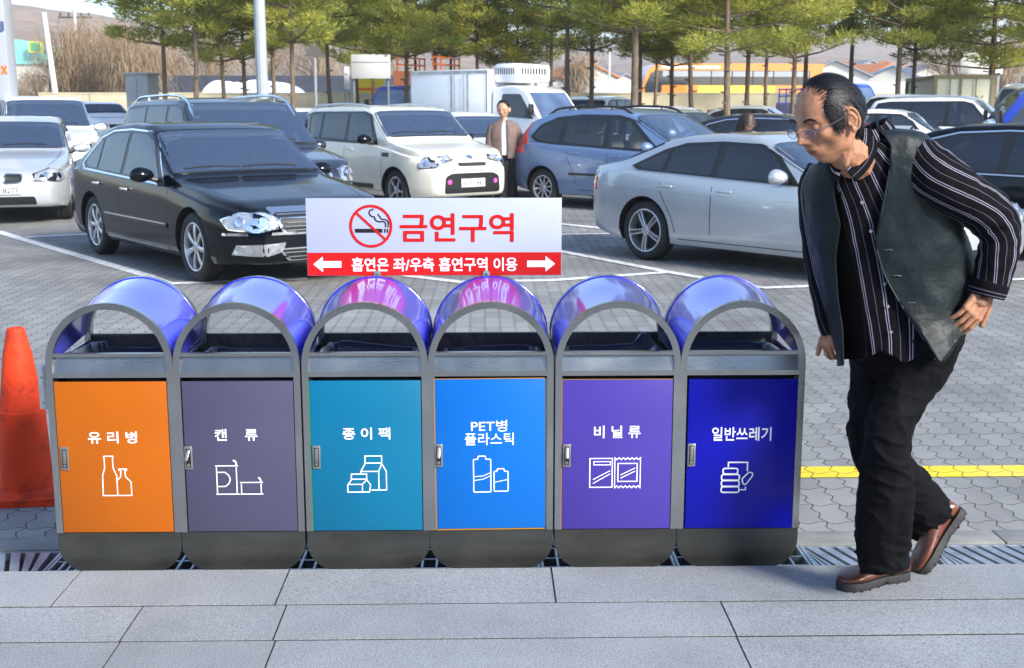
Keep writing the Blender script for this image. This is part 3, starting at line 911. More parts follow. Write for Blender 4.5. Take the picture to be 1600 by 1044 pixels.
mb = MB(); mb.prism(round_poly([(-0.165, -0.165), (0.165, -0.165), (0.165, 0.165), (-0.165, 0.165)], 0.05, 5), 0, 0.03, plane='XY'); 
mb.lathe([(0.14, 0.03), (0.126, 0.045), (0.112, 0.05)], 40)
mb.build('base', CONE, cr)
bd.location = (0, 0, 0)
S = MB()
# ---------------------------------------------------------------- vehicles
def paint(name, col, metal=0.0, rough=0.32, coat=1.0, dirt=0.12):
    return pbr(name, col, rough, metal, coat=coat, var=0.03, vscale=2, dirt=(0.30, 0.27, 0.22), dscale=2.2, damt=dirt)
P_BLACK = paint('black_car_paint', (0.002, 0.003, 0.006), 0.0, 0.10, coat=0.12, dirt=0.0); P_BLACK.node_tree.nodes['Principled BSDF'].inputs['Specular IOR Level'].default_value = 0.3
P_DGREY = paint('dark_grey_car_paint', (0.018, 0.022, 0.032), 0.3, 0.3, dirt=0.0)
P_SILVER = paint('silver_car_paint', (0.52, 0.55, 0.58), 0.5, 0.33)
P_SILV2 = paint('bright_silver_car_paint', (0.62, 0.65, 0.68), 0.5, 0.33)
P_WHITE = paint('white_car_paint', (0.86, 0.87, 0.88), 0.0, 0.35, dirt=0.05)
P_CREAM = paint('cream_car_paint', (0.80, 0.77, 0.66), 0.1, 0.35, dirt=0.08)
P_BLUE = paint('pale_blue_car_paint', (0.17, 0.26, 0.44), 0.35, 0.34)
P_ROYAL = paint('royal_blue_car_paint', (0.01, 0.05, 0.42), 0.1, 0.35)
P_ORANGE = paint('orange_car_paint', (0.90, 0.17, 0.01), 0.0, 0.35)
def glassmat(name, tint, dif, amt, ior=1.75):
    m = bpy.data.materials.new(name); m.use_nodes = True; nt = m.node_tree; N = nt.nodes; L = nt.links
    for n in list(N): N.remove(n)
    o = N.new('ShaderNodeOutputMaterial'); t = N.new('ShaderNodeBsdfTransparent'); t.inputs[0].default_value = (*tint, 1)
    d = N.new('ShaderNodeBsdfDiffuse'); d.inputs[0].default_value = (*dif, 1); m1 = N.new('ShaderNodeMixShader'); m1.inputs[0].default_value = amt
    g = N.new('ShaderNodeBsdfGlossy'); g.inputs['Roughness'].default_value = 0.03; g.inputs[0].default_value = (.92, .96, 1, 1)
    f = N.new('ShaderNodeFresnel'); f.inputs[0].default_value = ior; m2 = N.new('ShaderNodeMixShader')
    L.new(t.outputs[0], m1.inputs[1]); L.new(d.outputs[0], m1.inputs[2]); L.new(f.outputs[0], m2.inputs[0]); L.new(m1.outputs[0], m2.inputs[1]); L.new(g.outputs[0], m2.inputs[2]); L.new(m2.outputs[0], o.inputs[0])
    return m
CG_T = glassmat('smoked_side_glass', (.16, .17, .20), (.04, .05, .07), .24, 1.65)
CG_W = glassmat('windscreen_sky_haze', (.60, .68, .78), (.12, .19, .34), .26, 1.7)  # bluish diffuse share paints hazy sky reflection into the glass
CG_L = glassmat('pale_side_glass', (.82, .86, .88), (.14, .18, .24), .10, 1.5)
CABIN = pbr('cabin_trim_cloth', (0.10, 0.10, 0.105), 0.9); SEATM = pbr('car_seat_cloth', (0.13, 0.125, 0.12), 0.85, bump=0.2, bscale=30); SEATL = pbr('beige_seat_cloth', (0.45, 0.40, 0.33), 0.85)
def inpoly(a, b, P):
    ins = False; j = len(P) - 1
    for i in range(len(P)):
        xi, zi = P[i]; xj, zj = P[j]
        if (zi > b) != (zj > b) and a < (xj - xi) * (b - zi) / (zj - zi) + xi: ins = not ins
        j = i
    return ins
GLASS_T = pbr('tinted_car_glass', (0.025, 0.030, 0.042), 0.05, 0.0, coat=0.2, spec=0.5, var=0.3, vscale=1.5)
GLASS_W = pbr('windscreen_glass', (0.09, 0.14, 0.26), 0.05, 0.0, coat=0.7, spec=0.7, ior=1.6, var=0.45, vscale=1.3)  # blue base colour stands in for sky reflected in the glass
GLASS_L = pbr('clear_car_glass', (0.22, 0.27, 0.33), 0.06, 0.2, coat=1.0, spec=0.8)
WELL = pbr('wheel_well_lining', (0.008, 0.008, 0.008), 0.9)
LAMP = pbr('headlamp_reflector', (0.40, 0.43, 0.47), 0.18, 0.5, coat=1.0, var=0.10, vscale=30)
LAMPD = pbr('headlamp_inner', (0.10, 0.11, 0.13), 0.12, 0.6, coat=1.0)
TAIL = pbr('red_tail_lamp', (0.60, 0.008, 0.008), 0.15, coat=1.0)
AMBER = pbr('amber_lamp', (0.8, 0.25, 0.02), 0.2, coat=1.0)
TRIMK = pbr('black_trim', (0.012, 0.012, 0.013), 0.35)
RIM = pbr('alloy_rim', (0.60, 0.61, 0.62), 0.28, 0.75, var=0.08, vscale=14)
RIMD = pbr('painted_wheel_shade', (0.02, 0.02, 0.02), 0.7)
PLATEW = pbr('white_number_plate', (0.74, 0.74, 0.70), 0.5); PLATEG = pbr('green_number_plate', (0.0, 0.30, 0.10), 0.5)
PINK = pbr('pink_sticker', (0.9, 0.08, 0.40), 0.5)
INK = pbr('plate_black_ink', (0.02, 0.02, 0.03), 0.6)

def smooth_prof(pts, r=0.05):
    """piecewise linear profile with its corners eased"""
    f = lambda x: interp(pts, x)
    def g(x):
        return sum(f(x + r * k / 3) * w for k, w in ((-3, 1), (-2, 2), (-1, 3), (0, 4), (1, 3), (2, 2), (3, 1))) / 16
    return g

class Car:
    def __init__(s, spec):
        s.__dict__.update(dict(tumble=0.42, clr=0.19, nose=0.10, tail=0.10, pf=0.30, pr=0.22, lf=0.9, lr=0.8, edge=0.05, wr=0.32, er=0.05, tw=0.205))
        s.__dict__.update(spec)
        s.topf = smooth_prof(s.top, s.er); s.beltf = smooth_prof(s.belt, 0.06)
        s.x0 = s.wb / 2 + s.fo
    def plan(s, x):
        w = s.W / 2
        if x < s.lf: w *= 1 - s.pf * ((s.lf - x) / s.lf) ** 2.6
        if x > s.L - s.lr: w *= 1 - s.pr * ((x - s.L + s.lr) / s.lr) ** 2.6
        # rounded ends
        e = s.nose
        if x < e: w *= 0.90 + 0.10 * math.sqrt(max(0, 1 - ((e - x) / e) ** 2))
        e = s.tail
        if x > s.L - e: w *= 0.90 + 0.10 * math.sqrt(max(0, 1 - ((x - s.L + e) / e) ** 2))
        return w
    def section(s, x):
        w = s.plan(x); zt = s.topf(x); zs = min(s.beltf(x), zt - 0.035)
        zb = s.clr
        if x < 0.5: zb += 0.05 * (1 - x / 0.5)
        if x > s.L - 0.6: zb += 0.10 * (x - s.L + 0.6) / 0.6
        e = s.nose
        if x < e:
            q = math.sqrt(max(0, 1 - ((e - x) / e) ** 2)); mid = lerp(zb, zt, 0.5)
            zb = lerp(mid, zb, 0.72 + 0.28 * q); zt = lerp(mid, zt, 0.78 + 0.22 * q); zs = lerp(mid, zs, 0.75 + 0.25 * q)
        e = s.tail
        if x > s.L - e:
            q = math.sqrt(max(0, 1 - ((x - s.L + e) / e) ** 2)); mid = lerp(zb, zt, 0.5)
            zb = lerp(mid, zb, 0.72 + 0.28 * q); zt = lerp(mid, zt, 0.80 + 0.20 * q); zs = lerp(mid, zs, 0.78 + 0.22 * q)
        h = zt - zs
        gw = max(0.3 * w, 0.945 * w - 0.005 - s.tumble * h * (0.55 if h > 0.12 else 0.3) )
        k = min(1, h / 0.3)
        ed = s.edge * k + 0.006
        hh = zs - zb
        return [(0, zb), (0.80 * w, zb), (0.93 * w, zb + 0.02), (0.975 * w, zb + 0.16 * hh), (0.992 * w, zb + 0.34 * hh), (1.0 * w, zb + 0.58 * hh), (0.996 * w, zb + 0.80 * hh), (0.975 * w, zs - 0.018), (0.945 * w, zs),
                (lerp(0.945 * w, gw, 0.33), lerp(zs, zt - ed, 0.33)), (lerp(0.945 * w, gw, 0.68) + 0.008 * k, lerp(zs, zt - ed, 0.68)), (gw, zt - ed), (gw * 0.955, zt - ed * 0.42), (gw * 0.82, zt - ed * 0.12 - 0.004), (gw * 0.42, zt - 0.001), (0, zt)]
    def X(s, x): return s.x0 - x
    def glasspoly(s, xa, xb, k_, ins=0.0):
        P = []
        for k in range(7):
            x = lerp(xa + ins, xb - ins, k / 6); P.append((x, s.section(x)[11][0] * k_ - ins * 0.5))
        return P + [(x, -y) for x, y in P[::-1]]
    def make(s, paint_m, name='body', cabin=True):
        xs = set()
        for a in (0, 0.012, 0.035, 0.07, 0.12, 0.2, 0.3): xs.add(a); xs.add(s.L - a)
        x = 0.4
        while x < s.L - 0.3: xs.add(round(x, 3)); x += 0.1
        for p in s.top:
            for d in (-0.03, 0.03):
                if 0.05 < p[0] + d < s.L - 0.05: xs.add(round(p[0] + d, 3))
        xs = sorted(xs); xx = [xs[0]]
        for v in xs[1:]:
            if v - xx[-1] > 0.0115: xx.append(v)
        vs = []; n = None
        for x in xx:
            sec = s.section(x)
            ring = [(a, b) for a, b in sec] + [(-a, b) for a, b in sec[-2:0:-1]]
            n = len(ring)
            vs += [(s.X(x), a, b) for a, b in ring]
        fs = []
        for i in range(len(xx) - 1):
            for k in range(n):
                l = (k + 1) % n
                fs.append((i * n + k, i * n + l, (i + 1) * n + l, (i + 1) * n + k))
        # end caps as strips
        h = n // 2
        for base, fl in ((0, 0), ((len(xx) - 1) * n, 1)):
            for k in range(h):
                a, b = base + k, base + k + 1; c, d = base + (n - k - 1) % n, base + (n - k) % n
                f = [a, b, c, d]; f2 = []
                for q in f:
                    if q not in f2: f2.append(q)
                if len(f2) > 2: fs.append(tuple(f2[::-1] if fl else f2))
        me = bpy.data.meshes.new(name); me.from_pydata(vs, [], fs)
        me.materials.append(paint_m); me.materials.append(WELL)
        bm = bmesh.new(); bm.from_mesh(me); bmesh.ops.remove_doubles(bm, verts=bm.verts[:], dist=1e-5); bmesh.ops.recalc_face_normals(bm, faces=bm.faces[:])
        s.bvh = BVHTree.FromBMesh(bm)
        bm.to_mesh(me); bm.free()
        o = bpy.data.objects.new(name, me); COL.objects.link(o)
        cut = MB()
        for wx in (s.wb / 2, -s.wb / 2):
            for sd in (-1, 1):
                cut.cyl((wx, sd * (s.W / 2 - 0.30), s.wr + 0.005), (wx, sd * (s.W / 2 + 0.2), s.wr + 0.005), s.wr + s.archgap if hasattr(s, 'archgap') else s.wr + 0.045, n=36)
        c = cut.build('cutter', [WELL])
        c.data.polygons.foreach_set('use_smooth', [False] * len(c.data.polygons))
        md = o.modifiers.new('b', 'BOOLEAN'); md.object = c; md.operation = 'DIFFERENCE'; md.solver = 'EXACT'; md.material_mode = 'TRANSFER'
        cutters = [c]
        if cabin:
            # cabin hollow
            xa, xb = s.ws[0] + 0.12, s.rw[1] - 0.06; ns = 14; rings = []
            for k in range(ns + 1):
                x = lerp(xa, xb, k / ns); sec = s.section(x); w0 = sec[8][0]; zs_ = sec[8][1]; gw, zg = sec[11]; zt = sec[15][1]
                a = 0.90 * w0; top = max(zt - 0.045, 0.56); zg2 = min(zg - 0.03, top - 0.004); zs2 = min(zs_ - 0.02, zg2 - 0.01)
                rings.append([(s.X(x), y, z) for y, z in ((-a, .42), (a, .42), (a, zs2), (gw - .045, zg2), (gw * .75, top), (-gw * .75, top), (-gw + .045, zg2), (-a, zs2))])
            cb_ = MB(); cb_.add([p for r_ in rings for p in r_], [(i * 8 + k, i * 8 + (k + 1) % 8, (i + 1) * 8 + (k + 1) % 8, (i + 1) * 8 + k) for i in range(ns) for k in range(8)] + [tuple(range(8))[::-1], tuple(range(ns * 8, ns * 8 + 8))])
            cutters.append(cb_.build('cutter', [CABIN], smooth=0))
            for w_ in s.win:
                cw = MB(); P_ = [(s.X(a), b) for a, b in grow(round_poly(w_, 0.03), -0.006)]; cw.prism(P_, -2, 2); cutters.append(cw.build('cutter', [CABIN], smooth=0))
            for (xa, xb) in (s.ws, s.rw):
                pl = s.glasspoly(xa, xb, .955, 0.02)
                cw = MB(); cw.prism([(s.X(a), b) for a, b in pl], 0.84, 2.4, plane='XY'); cutters.append(cw.build('cutter', [CABIN], smooth=0))
            for cc in cutters[1:]:
                md = o.modifiers.new('b', 'BOOLEAN'); md.object = cc; md.operation = 'DIFFERENCE'; md.solver = 'EXACT'; md.material_mode = 'TRANSFER'
        dg = bpy.context.evaluated_depsgraph_get()
        m2 = bpy.data.meshes.new_from_object(o.evaluated_get(dg))
        bpy.data.objects.remove(o)
        for c in cutters: bpy.data.objects.remove(c)
        m2.name = name
        m2.polygons.foreach_set('use_smooth', [True] * len(m2.polygons)); m2.set_sharp_from_angle(angle=R(42))
        return m2
    # ---- panels laid on the body surface
    def panel(s, poly, proj_, name, mat, parent, off=0.004, dens=0.07, sides=(1,), mb=None, thick=0.004, az=None, base=None, relax=0, holes=()):
        """poly in 2D: 'side' (x from nose, z); 'front'/'rear' (y, z); 'top' (x from nose, y)"""
        own = mb is None
        if own: mb = MB()
        for sd in sides:
            P = []
            for i, p in enumerate(poly):
                q = poly[(i + 1) % len(poly)]; d = math.dist(p, q); m = max(1, int(d / dens))
                P += [(lerp(p[0], q[0], k / m), lerp(p[1], q[1], k / m)) for k in range(m)]
            nb = len(P)
            x0, x1 = min(p[0] for p in P), max(p[0] for p in P); z0, z1 = min(p[1] for p in P), max(p[1] for p in P)
            pts = [Vector(p) for p in P]
            a = x0 + dens / 2
            while a < x1:
                b = z0 + dens / 2
                while b < z1:
                    # inside test with margin
                    ins = False; j = nb - 1
                    for i in range(nb):
                        xi, zi = P[i]; xj, zj = P[j]
                        if (zi > b) != (zj > b) and a < (xj - xi) * (b - zi) / (zj - zi) + xi: ins = not ins
                        j = i
                    if ins and min((a - p[0]) ** 2 + (b - p[1]) ** 2 for p in P) > (dens * 0.35) ** 2: pts.append(Vector((a, b)))
                    b += dens
                a += dens
            ed = []
            for Hp in holes:
                hp = []
                for i, p in enumerate(Hp):
                    q = Hp[(i + 1) % len(Hp)]; m = max(1, int(math.dist(p, q) / dens)); hp += [(lerp(p[0], q[0], k / m), lerp(p[1], q[1], k / m)) for k in range(m)]
                o_ = len(pts); pts += [Vector(p) for p in hp]; ed += [(o_ + i, o_ + (i + 1) % len(hp)) for i in range(len(hp))]
            res = delaunay_2d_cdt(pts, ed, [list(range(nb))], 1, 1e-6)
            V, Fc = res[0], res[2]
            if holes: Fc = [f for f in Fc if not any(inpoly(sum(V[i].x for i in f) / len(f), sum(V[i].y for i in f) / len(f), Hp) for Hp in holes)]
            out = []; nrm = []
            for v in V:
                if proj_ == 'side': o_ = Vector((s.X(v.x), sd * 3, v.y)); d = Vector((0, -sd, 0))
                elif proj_ == 'front': o_ = Vector((s.x0 + 2, v.x * sd, v.y)); d = Vector((-1, 0, 0))
                elif proj_ == 'rear': o_ = Vector((s.x0 - s.L - 2, v.x * sd, v.y)); d = Vector((1, 0, 0))
                elif proj_ == 'top': o_ = Vector((s.X(v.x), v.y * sd, 5)); d = Vector((0, 0, -1))
                elif proj_ == 'diag':        # headlamp: looking 45 degrees at the corner
                    A = az; d = Vector((-math.cos(A), -sd * math.sin(A), 0)); u = Vector((-math.sin(A), sd * math.cos(A), 0))
                    c0 = Vector((s.x0 - base[0], sd * base[1], 0)); o_ = c0 - d * 2 + u * v.x + Vector((0, 0, v.y))
                hit, nn, idx, dist = s.bvh.ray_cast(o_, d)
                if hit is None:
                    hit, nn, idx, dist = s.bvh.find_nearest(o_ + d * 2)
                if nn.dot(d) > 0: nn = -nn
                nn = (nn - d * 0.6).normalized()
                out.append(hit + nn * off); nrm.append(nn)
            if relax:
                nbr = {i: set() for i in range(len(out))}; cnt = {}
                for f in Fc:
                    for i in range(len(f)):
                        a_, b_ = f[i], f[(i + 1) % len(f)]; nbr[a_].add(b_); nbr[b_].add(a_); e = (min(a_, b_), max(a_, b_)); cnt[e] = cnt.get(e, 0) + 1
                bnd = {}
                for (a_, b_), c_ in cnt.items():
                    if c_ == 1: bnd.setdefault(a_, []).append(b_); bnd.setdefault(b_, []).append(a_)
                for _ in range(relax):
                    new = []
                    for i, p in enumerate(out):
                        q_ = bnd.get(i) or nbr[i]
                        av = sum((out[k] for k in q_), Vector()) / len(q_)
                        # move along the line of sight only, so the outline stays
                        new.append(p + d * ((av - p).dot(d) * .7))
                    out = new
            n = len(out)
            vs = [tuple(p) for p in out] + [tuple(p - q * (thick + off)) for p, q in zip(out, nrm)]
            fs = [tuple(f) for f in Fc]
            # skirt
            ec = {}
            for f in Fc:
                for i in range(len(f)):
                    e = tuple(sorted((f[i], f[(i + 1) % len(f)]))); ec.setdefault(e, []).append((f[i], f[(i + 1) % len(f)]))
            for e, l in ec.items():
                if len(l) == 1: a_, b_ = l[0]; fs.append((b_, a_, n + a_, n + b_))
            mb.add(vs, fs)
        if own:
            o = mb.build(name, mat, parent, smooth=50, fix=True)
            return o
    def strip(s, pts, w, proj_, name, mat, parent, off=0.003, sides=(1,), mb=None, **k):
        L, Q = ribbon2d(pts, w)
        poly = [(p.x, p.y) for p in L] + [(p.x, p.y) for p in Q[::-1]]
        return s.panel(poly, proj_, name, mat, parent, off, k.pop('dens', 0.10), sides, mb, **k)

WHEELS = {}
def wheel_meshes(wr, tw, style, rimr):
    key = (wr, tw, style, rimr)
    if key in WHEELS: return WHEELS[key]
    rr = rimr; mb = MB(); h = tw / 2
    prof = [(rr, -h * 0.75), (rr + 0.012, -h * 0.93), (lerp(rr, wr, 0.5), -h), (wr - 0.028, -h * 0.93), (wr - 0.006, -h * 0.72), (wr, -h * 0.5), (wr, -0.03), (wr - 0.007, -0.026), (wr - 0.007, -0.018), (wr, -0.014),
            (wr, 0.014), (wr - 0.007, 0.018), (wr - 0.007, 0.026), (wr, 0.03), (wr, h * 0.5), (wr - 0.006, h * 0.72), (wr - 0.028, h * 0.93), (lerp(rr, wr, 0.5), h), (rr + 0.012, h * 0.93), (rr, h * 0.75)]
    mb.lathe(prof, 40, axis='Y'); tyre = mb
    # rim, outside face towards -Y
    m = MB()
    m.lathe([(rr + 0.002, -h * 0.86), (rr - 0.006, -h * 0.90), (rr - 0.016, -h * 0.86), (rr - 0.022, -h * 0.55), (rr - 0.03, 0.03), (rr - 0.01, h * 0.7)], 40, axis='Y')
    yf = -h * 0.72
    n, kind = {'five': (5, 'single'), 'seven': (7, 'petal'), 'twin': (5, 'twin'), 'ten': (10, 'single'), 'cover': (8, 'petal')}[style]
    for k in range(n):
        a = 2 * PI * k / n + 0.2
        def spoke(a, w0, w1, off=0.0):
            ca, sa = math.cos(a), math.sin(a)
            def P(r, t, y): return (r * ca - t * sa, y, r * sa + t * ca)
            r0, r1 = 0.045, rr - 0.014
            vs = []
            for r, w, dy in ((r0, w0, 0.0), (lerp(r0, r1, 0.5), lerp(w0, w1, 0.45), -0.006), (r1, w1, 0.004)):
                vs += [P(r, off * (0.5 + r / rr * 0.5) - w / 2, yf + dy + 0.006), P(r, off * (0.5 + r / rr * 0.5) - w / 4, yf + dy), P(r, off * (0.5 + r / rr * 0.5) + w / 4, yf + dy), P(r, off * (0.5 + r / rr * 0.5) + w / 2, yf + dy + 0.006), P(r, off * (0.5 + r / rr * 0.5) + w / 2, yf + dy + 0.03), P(r, off * (0.5 + r / rr * 0.5) - w / 2, yf + dy + 0.03)]
            fs = []
            for q in range(2):
                for e in range(6): fs.append((q * 6 + e, q * 6 + (e + 1) % 6, q * 6 + 6 + (e + 1) % 6, q * 6 + 6 + e))
            m.add(vs, fs)
        if kind == 'single': spoke(a, 0.030, 0.034 if n < 8 else 0.022)
        elif kind == 'petal': spoke(a, 0.032, 0.064 if n < 8 else 0.052)
        else: spoke(a, 0.020, 0.022, 0.024); spoke(a, 0.020, 0.022, -0.024)
    m.lathe([(0.0, yf - 0.012), (0.026, yf - 0.012), (0.031, yf - 0.006), (0.052, yf - 0.002), (0.058, yf + 0.02)], 20, axis='Y')
    d = MB(); d.lathe([(0.0, -h * 0.1), (0.05, -h * 0.1), (0.13, -h * 0.12), (0.135, 0.0), (rr - 0.01, 0.012), (rr - 0.008, 0.03)], 24, axis='Y')  # disc and dark backdrop behind the spokes, shade put into their colour
    out = []
    for mb_, nm, mt, sm in ((tyre, 'tyre', RUBBER, 35), (m, 'rim', RIM, 35), (d, 'brake_disc', RIMD, 35)):
        o = mb_.build(nm, mt, None, smooth=sm); out.append(o.data); bpy.data.objects.remove(o)
    WHEELS[key] = out
    return out
def add_wheels(root, c, style='five', rimr=None, detail=True):
    rr = rimr or c.wr * 0.66
    ty, rm, bd = wheel_meshes(c.wr, c.tw, style, rr)
    for wx in (c.wb / 2, -c.wb / 2):
        for sd in (-1, 1):
            w = link('wheel', ty, root); w.location = (wx, sd * (c.W / 2 - c.tw / 2 - 0.025), c.wr)
            if sd > 0: w.rotation_euler = (0, 0, PI)
            w.rotation_euler.y = 0.3 * (1 if wx > 0 else 2.2)
            link('rim', rm, w); link('brake_disc', bd, w)

def plate_obj(c, root, text, x, z, w=0.50, h=0.115, green=False, end='front', y=0.0, yaw=0.0, two=None):
    hit, nn, i_, d_ = c.bvh.ray_cast(Vector((c.x0 + 2, y, z)), Vector((-1, 0, 0)))
    X_ = (hit.x if hit else c.x0) + 0.022
    fr = bpy.data.objects.new('tmp', None)
    mb = MB(); mb.b2((-w / 2, -0.004, -h / 2), (w / 2, 0.004, h / 2), bev=0.004)
    p = mb.build('number_plate', PLATEG if green else PLATEW, root)
    p.rotation_euler = (0, 0, PI / 2); p.location = (X_, y, z)
    ink = WHITEL if green else INK
    if two:
        text_mesh(two, 'lettering', ink, p, -w * 0.25, w * 0.25, h * 0.17, h * 0.42, y=-0.0052, bold=0.01)
        text_mesh(text, 'lettering', ink, p, -w * 0.42, w * 0.42, -h * 0.42, h * 0.10, y=-0.0052, bold=0.01)
    else:
        text_mesh(text, 'lettering', ink, p, -w * 0.43, w * 0.43, -h * 0.33, h * 0.33, y=-0.0052, bold=0.008)
        if not green:
            S = Strokes(0.0, 0.0046); S.line(round_poly([(-w / 2 + 0.008, -h / 2 + 0.008), (w / 2 - 0.008, -h / 2 + 0.008), (w / 2 - 0.008, h / 2 - 0.008), (-w / 2 + 0.008, h / 2 - 0.008)], 0.01), 0.004, True); S.build('border', INK, p)
    return p

def build_car(c, paint_m, name, label, cat, group, at_px, heading, anchor='fr', wheels='five', rimr=None, glass=None, side='R', z_add=0.0, pos=None, **kw):
    """at_px: photo pixel of a wheel's ground contact on the given side; heading in degrees, 0 = +x, -90 = to camera"""
    th = R(heading)
    sd = -1 if side == 'R' else 1
    if pos is None:
        P = hill(*at_px)
        lx = c.wb / 2 * (1 if anchor[0] == 'f' else -1)
        ly = (c.W / 2 - 0.08) * (-1 if anchor[1] == 'r' else 1)
        loc = Vector((P.x - (lx * math.cos(th) - ly * math.sin(th)), P.y - (lx * math.sin(th) + ly * math.cos(th)), 0))
    else: loc = Vector((pos[0], pos[1], 0))
    slope = -0.012 if loc.y > 18 else 0
    loc.z = gz(loc.y) + z_add
    root = empty(name, loc, th, label, cat, group)
    body = link('body', c.make(paint_m), root)
    g = CG_L if glass is GLASS_L else CG_T
    fns = kw
    # side glazing
    if c.win:
        for s2 in (-1, 1):
            fm = MB()
            if 'chrome' in kw:
                m0 = MB(); c.panel(grow(c.dlo, 0.030), 'side', '', None, None, 0.0025, 0.12, (s2,), m0, holes=[grow(c.dlo, 0.004)]); m0.build('window_moulding', CHROME, root, smooth=50)
            c.panel(grow(c.dlo, 0.014), 'side', '', None, None, 0.005, 0.12, (s2,), fm, holes=[grow(round_poly(w, 0.03), -0.008) for w in c.win]); fm.build('window_surround', TRIMK, root, smooth=50)
            for w in c.win:
                m1 = MB(); c.panel(round_poly(w, 0.03), 'side', '', None, None, 0.009, 0.10, (s2,), m1); m1.build('side_window', g, root, smooth=60)
    # windscreen and rear glass
    for a, nm, gl in ((c.ws, 'windscreen', CG_W), (c.rw, 'rear_window', g)):
        if a is None: continue
        xa, xb = a
        poly = []
        for k in range(7):
            x = lerp(xa, xb, k / 6); sec = c.section(x)
            poly.append((x, sec[11][0] * (0.985 if nm == 'windscreen' else 0.95)))
        poly = poly + [(x, -y) for x, y in poly[::-1]]
        m0 = MB(); c.panel(grow(poly, 0.018), 'top', '', None, None, 0.003, 0.12, (1,), m0, holes=[grow(poly, -0.022)]); m0.build(nm + '_seal', TRIMK, root, smooth=60)
        m1 = MB(); c.panel(round_poly(poly, [0.06] + [0] * 5 + [0.05, 0.05] + [0] * 5 + [0.06]), 'top', '', None, None, 0.011, 0.10, (1,), m1); m1.build(nm, gl, root, smooth=70)
    # door seams, handles, sill strip
    seam = MB()
    for l in c.seams:
        c.strip(l, 0.009, 'side', '', None, None, 0.0012, (-1, 1), seam, dens=0.08, thick=0.001)
    seam.build('door_seams', TRIMK, root, smooth=0)
    for (hx, hz) in c.handles:
        for s2 in (-1, 1):
            hit, nn, _, _ = c.bvh.ray_cast(Vector((c.X(hx), s2 * 3, hz)), Vector((0, -s2, 0)))
            if hit:
                mb = MB(); mb.box((hit.x, hit.y + s2 * 0.022, hit.z), (0.20, 0.016, 0.026), bev=0.008)
                mb.box((hit.x - 0.07, hit.y + s2 * 0.01, hit.z), (0.03, 0.03, 0.02), bev=0.004); mb.box((hit.x + 0.08, hit.y + s2 * 0.01, hit.z), (0.02, 0.03, 0.02), bev=0.004)
                mb.build('door_handle', CHROME if kw.get('chromehandle') else paint_m, root)
    # mirrors
    mx, mz = c.mirror
    for s2 in (-1, 1):
        hit, nn, _, _ = c.bvh.ray_cast(Vector((c.X(mx), s2 * 3, mz)), Vector((0, -s2, 0)))
        if not hit: continue
        bm = bmesh.new(); bmesh.ops.create_icosphere(bm, subdivisions=3, radius=1)
        for v in bm.verts:
            q = v.co.copy(); v.co = Vector((q.x * (0.10 if q.x > 0 else 0.035), q.y * 0.125, q.z * (0.085 if q.z > 0 else 0.065)))
            v.co.z *= 1 + 0.15 * v.co.y * s2 / 0.1
        vs = [tuple(Vector((hit.x, hit.y + s2 * 0.16, hit.z + 0.045)) + v.co) for v in bm.verts]; fs = [tuple(v.index for v in f.verts) for f in bm.faces]; bm.free()
        mb = MB(); mb.add(vs, fs); mr = mb.build('wing_mirror', kw.get('mirrormat', paint_m), root, smooth=60)
        mb = MB(); mb.tube([(hit.x + 0.01, hit.y - s2 * 0.01, hit.z - 0.01), (hit.x + 0.005, hit.y + s2 * 0.05, hit.z + 0.005), (hit.x, hit.y + s2 * 0.10, hit.z + 0.02)], [0.03, 0.022, 0.02], 8); mb.build('mirror_arm', TRIMK, mr)
    # lamps: list of (kind, poly, az, base, mat)
    for (nm, poly, az, base, mt, fr) in c.lamps:
        for s2 in (-1, 1):
            if fr: m0 = MB(); c.panel(grow(poly, 0.012), 'diag', '', None, None, 0.003, 0.05, (s2,), m0, az=R(az), base=base); m0.build(nm + '_surround', fr, root, smooth=60)
            m1 = MB(); c.panel(round_poly(poly, 0.035), 'diag', '', None, None, 0.016, 0.045, (s2,), m1, az=R(az), base=base, relax=8); lo = m1.build(nm, mt, root, smooth=60)
            if nm == 'headlight':
                cx_ = sum(p[0] for p in poly) / len(poly); cz_ = sum(p[1] for p in poly) / len(poly); ww = max(p[0] for p in poly) - min(p[0] for p in poly)
                for dx in (-0.22, 0.2):
                    circ = [(cx_ + dx * ww + 0.042 * math.cos(a), cz_ + 0.042 * math.sin(a)) for a in [2 * PI * k / 16 for k in range(16)]]
                    m2 = MB(); c.panel(circ, 'diag', '', None, None, 0.020, 0.04, (s2,), m2, az=R(az), base=base); m2.build('bulb', CHROME, lo, smooth=60)
    # front face panels: (name, poly(y,z), mat, off)
    for (nm, poly, mt, off, r_) in c.front:
        m1 = MB(); c.panel(round_poly(poly, r_), 'front', '', None, None, off, 0.06, (1,), m1); m1.build(nm, mt, root, smooth=50)
    for (nm, poly, mt, off, r_) in getattr(c, 'rear', []):
        m1 = MB(); c.panel(round_poly(poly, r_), 'rear', '', None, None, off, 0.06, (1,), m1); m1.build(nm, mt, root, smooth=50)
    for (nm, pts, w_, mt, off) in getattr(c, 'sidestrips', []):
        for s2 in (-1, 1):
            m1 = MB(); c.strip(pts, w_, 'side', '', None, None, off, (s2,), m1, dens=0.12); m1.build(nm, mt, root, smooth=50)
    hs = MB()
    for l in getattr(c, 'topseams', []):
        for s2 in ((1, -1) if not l[0][1] == -l[-1][1] else (1,)): c.strip(l, 0.008, 'top', '', None, None, 0.0012, (s2,), hs, dens=0.1, thick=0.001)
    if hs.v: hs.build('bonnet_seam', TRIMK, root, smooth=0)
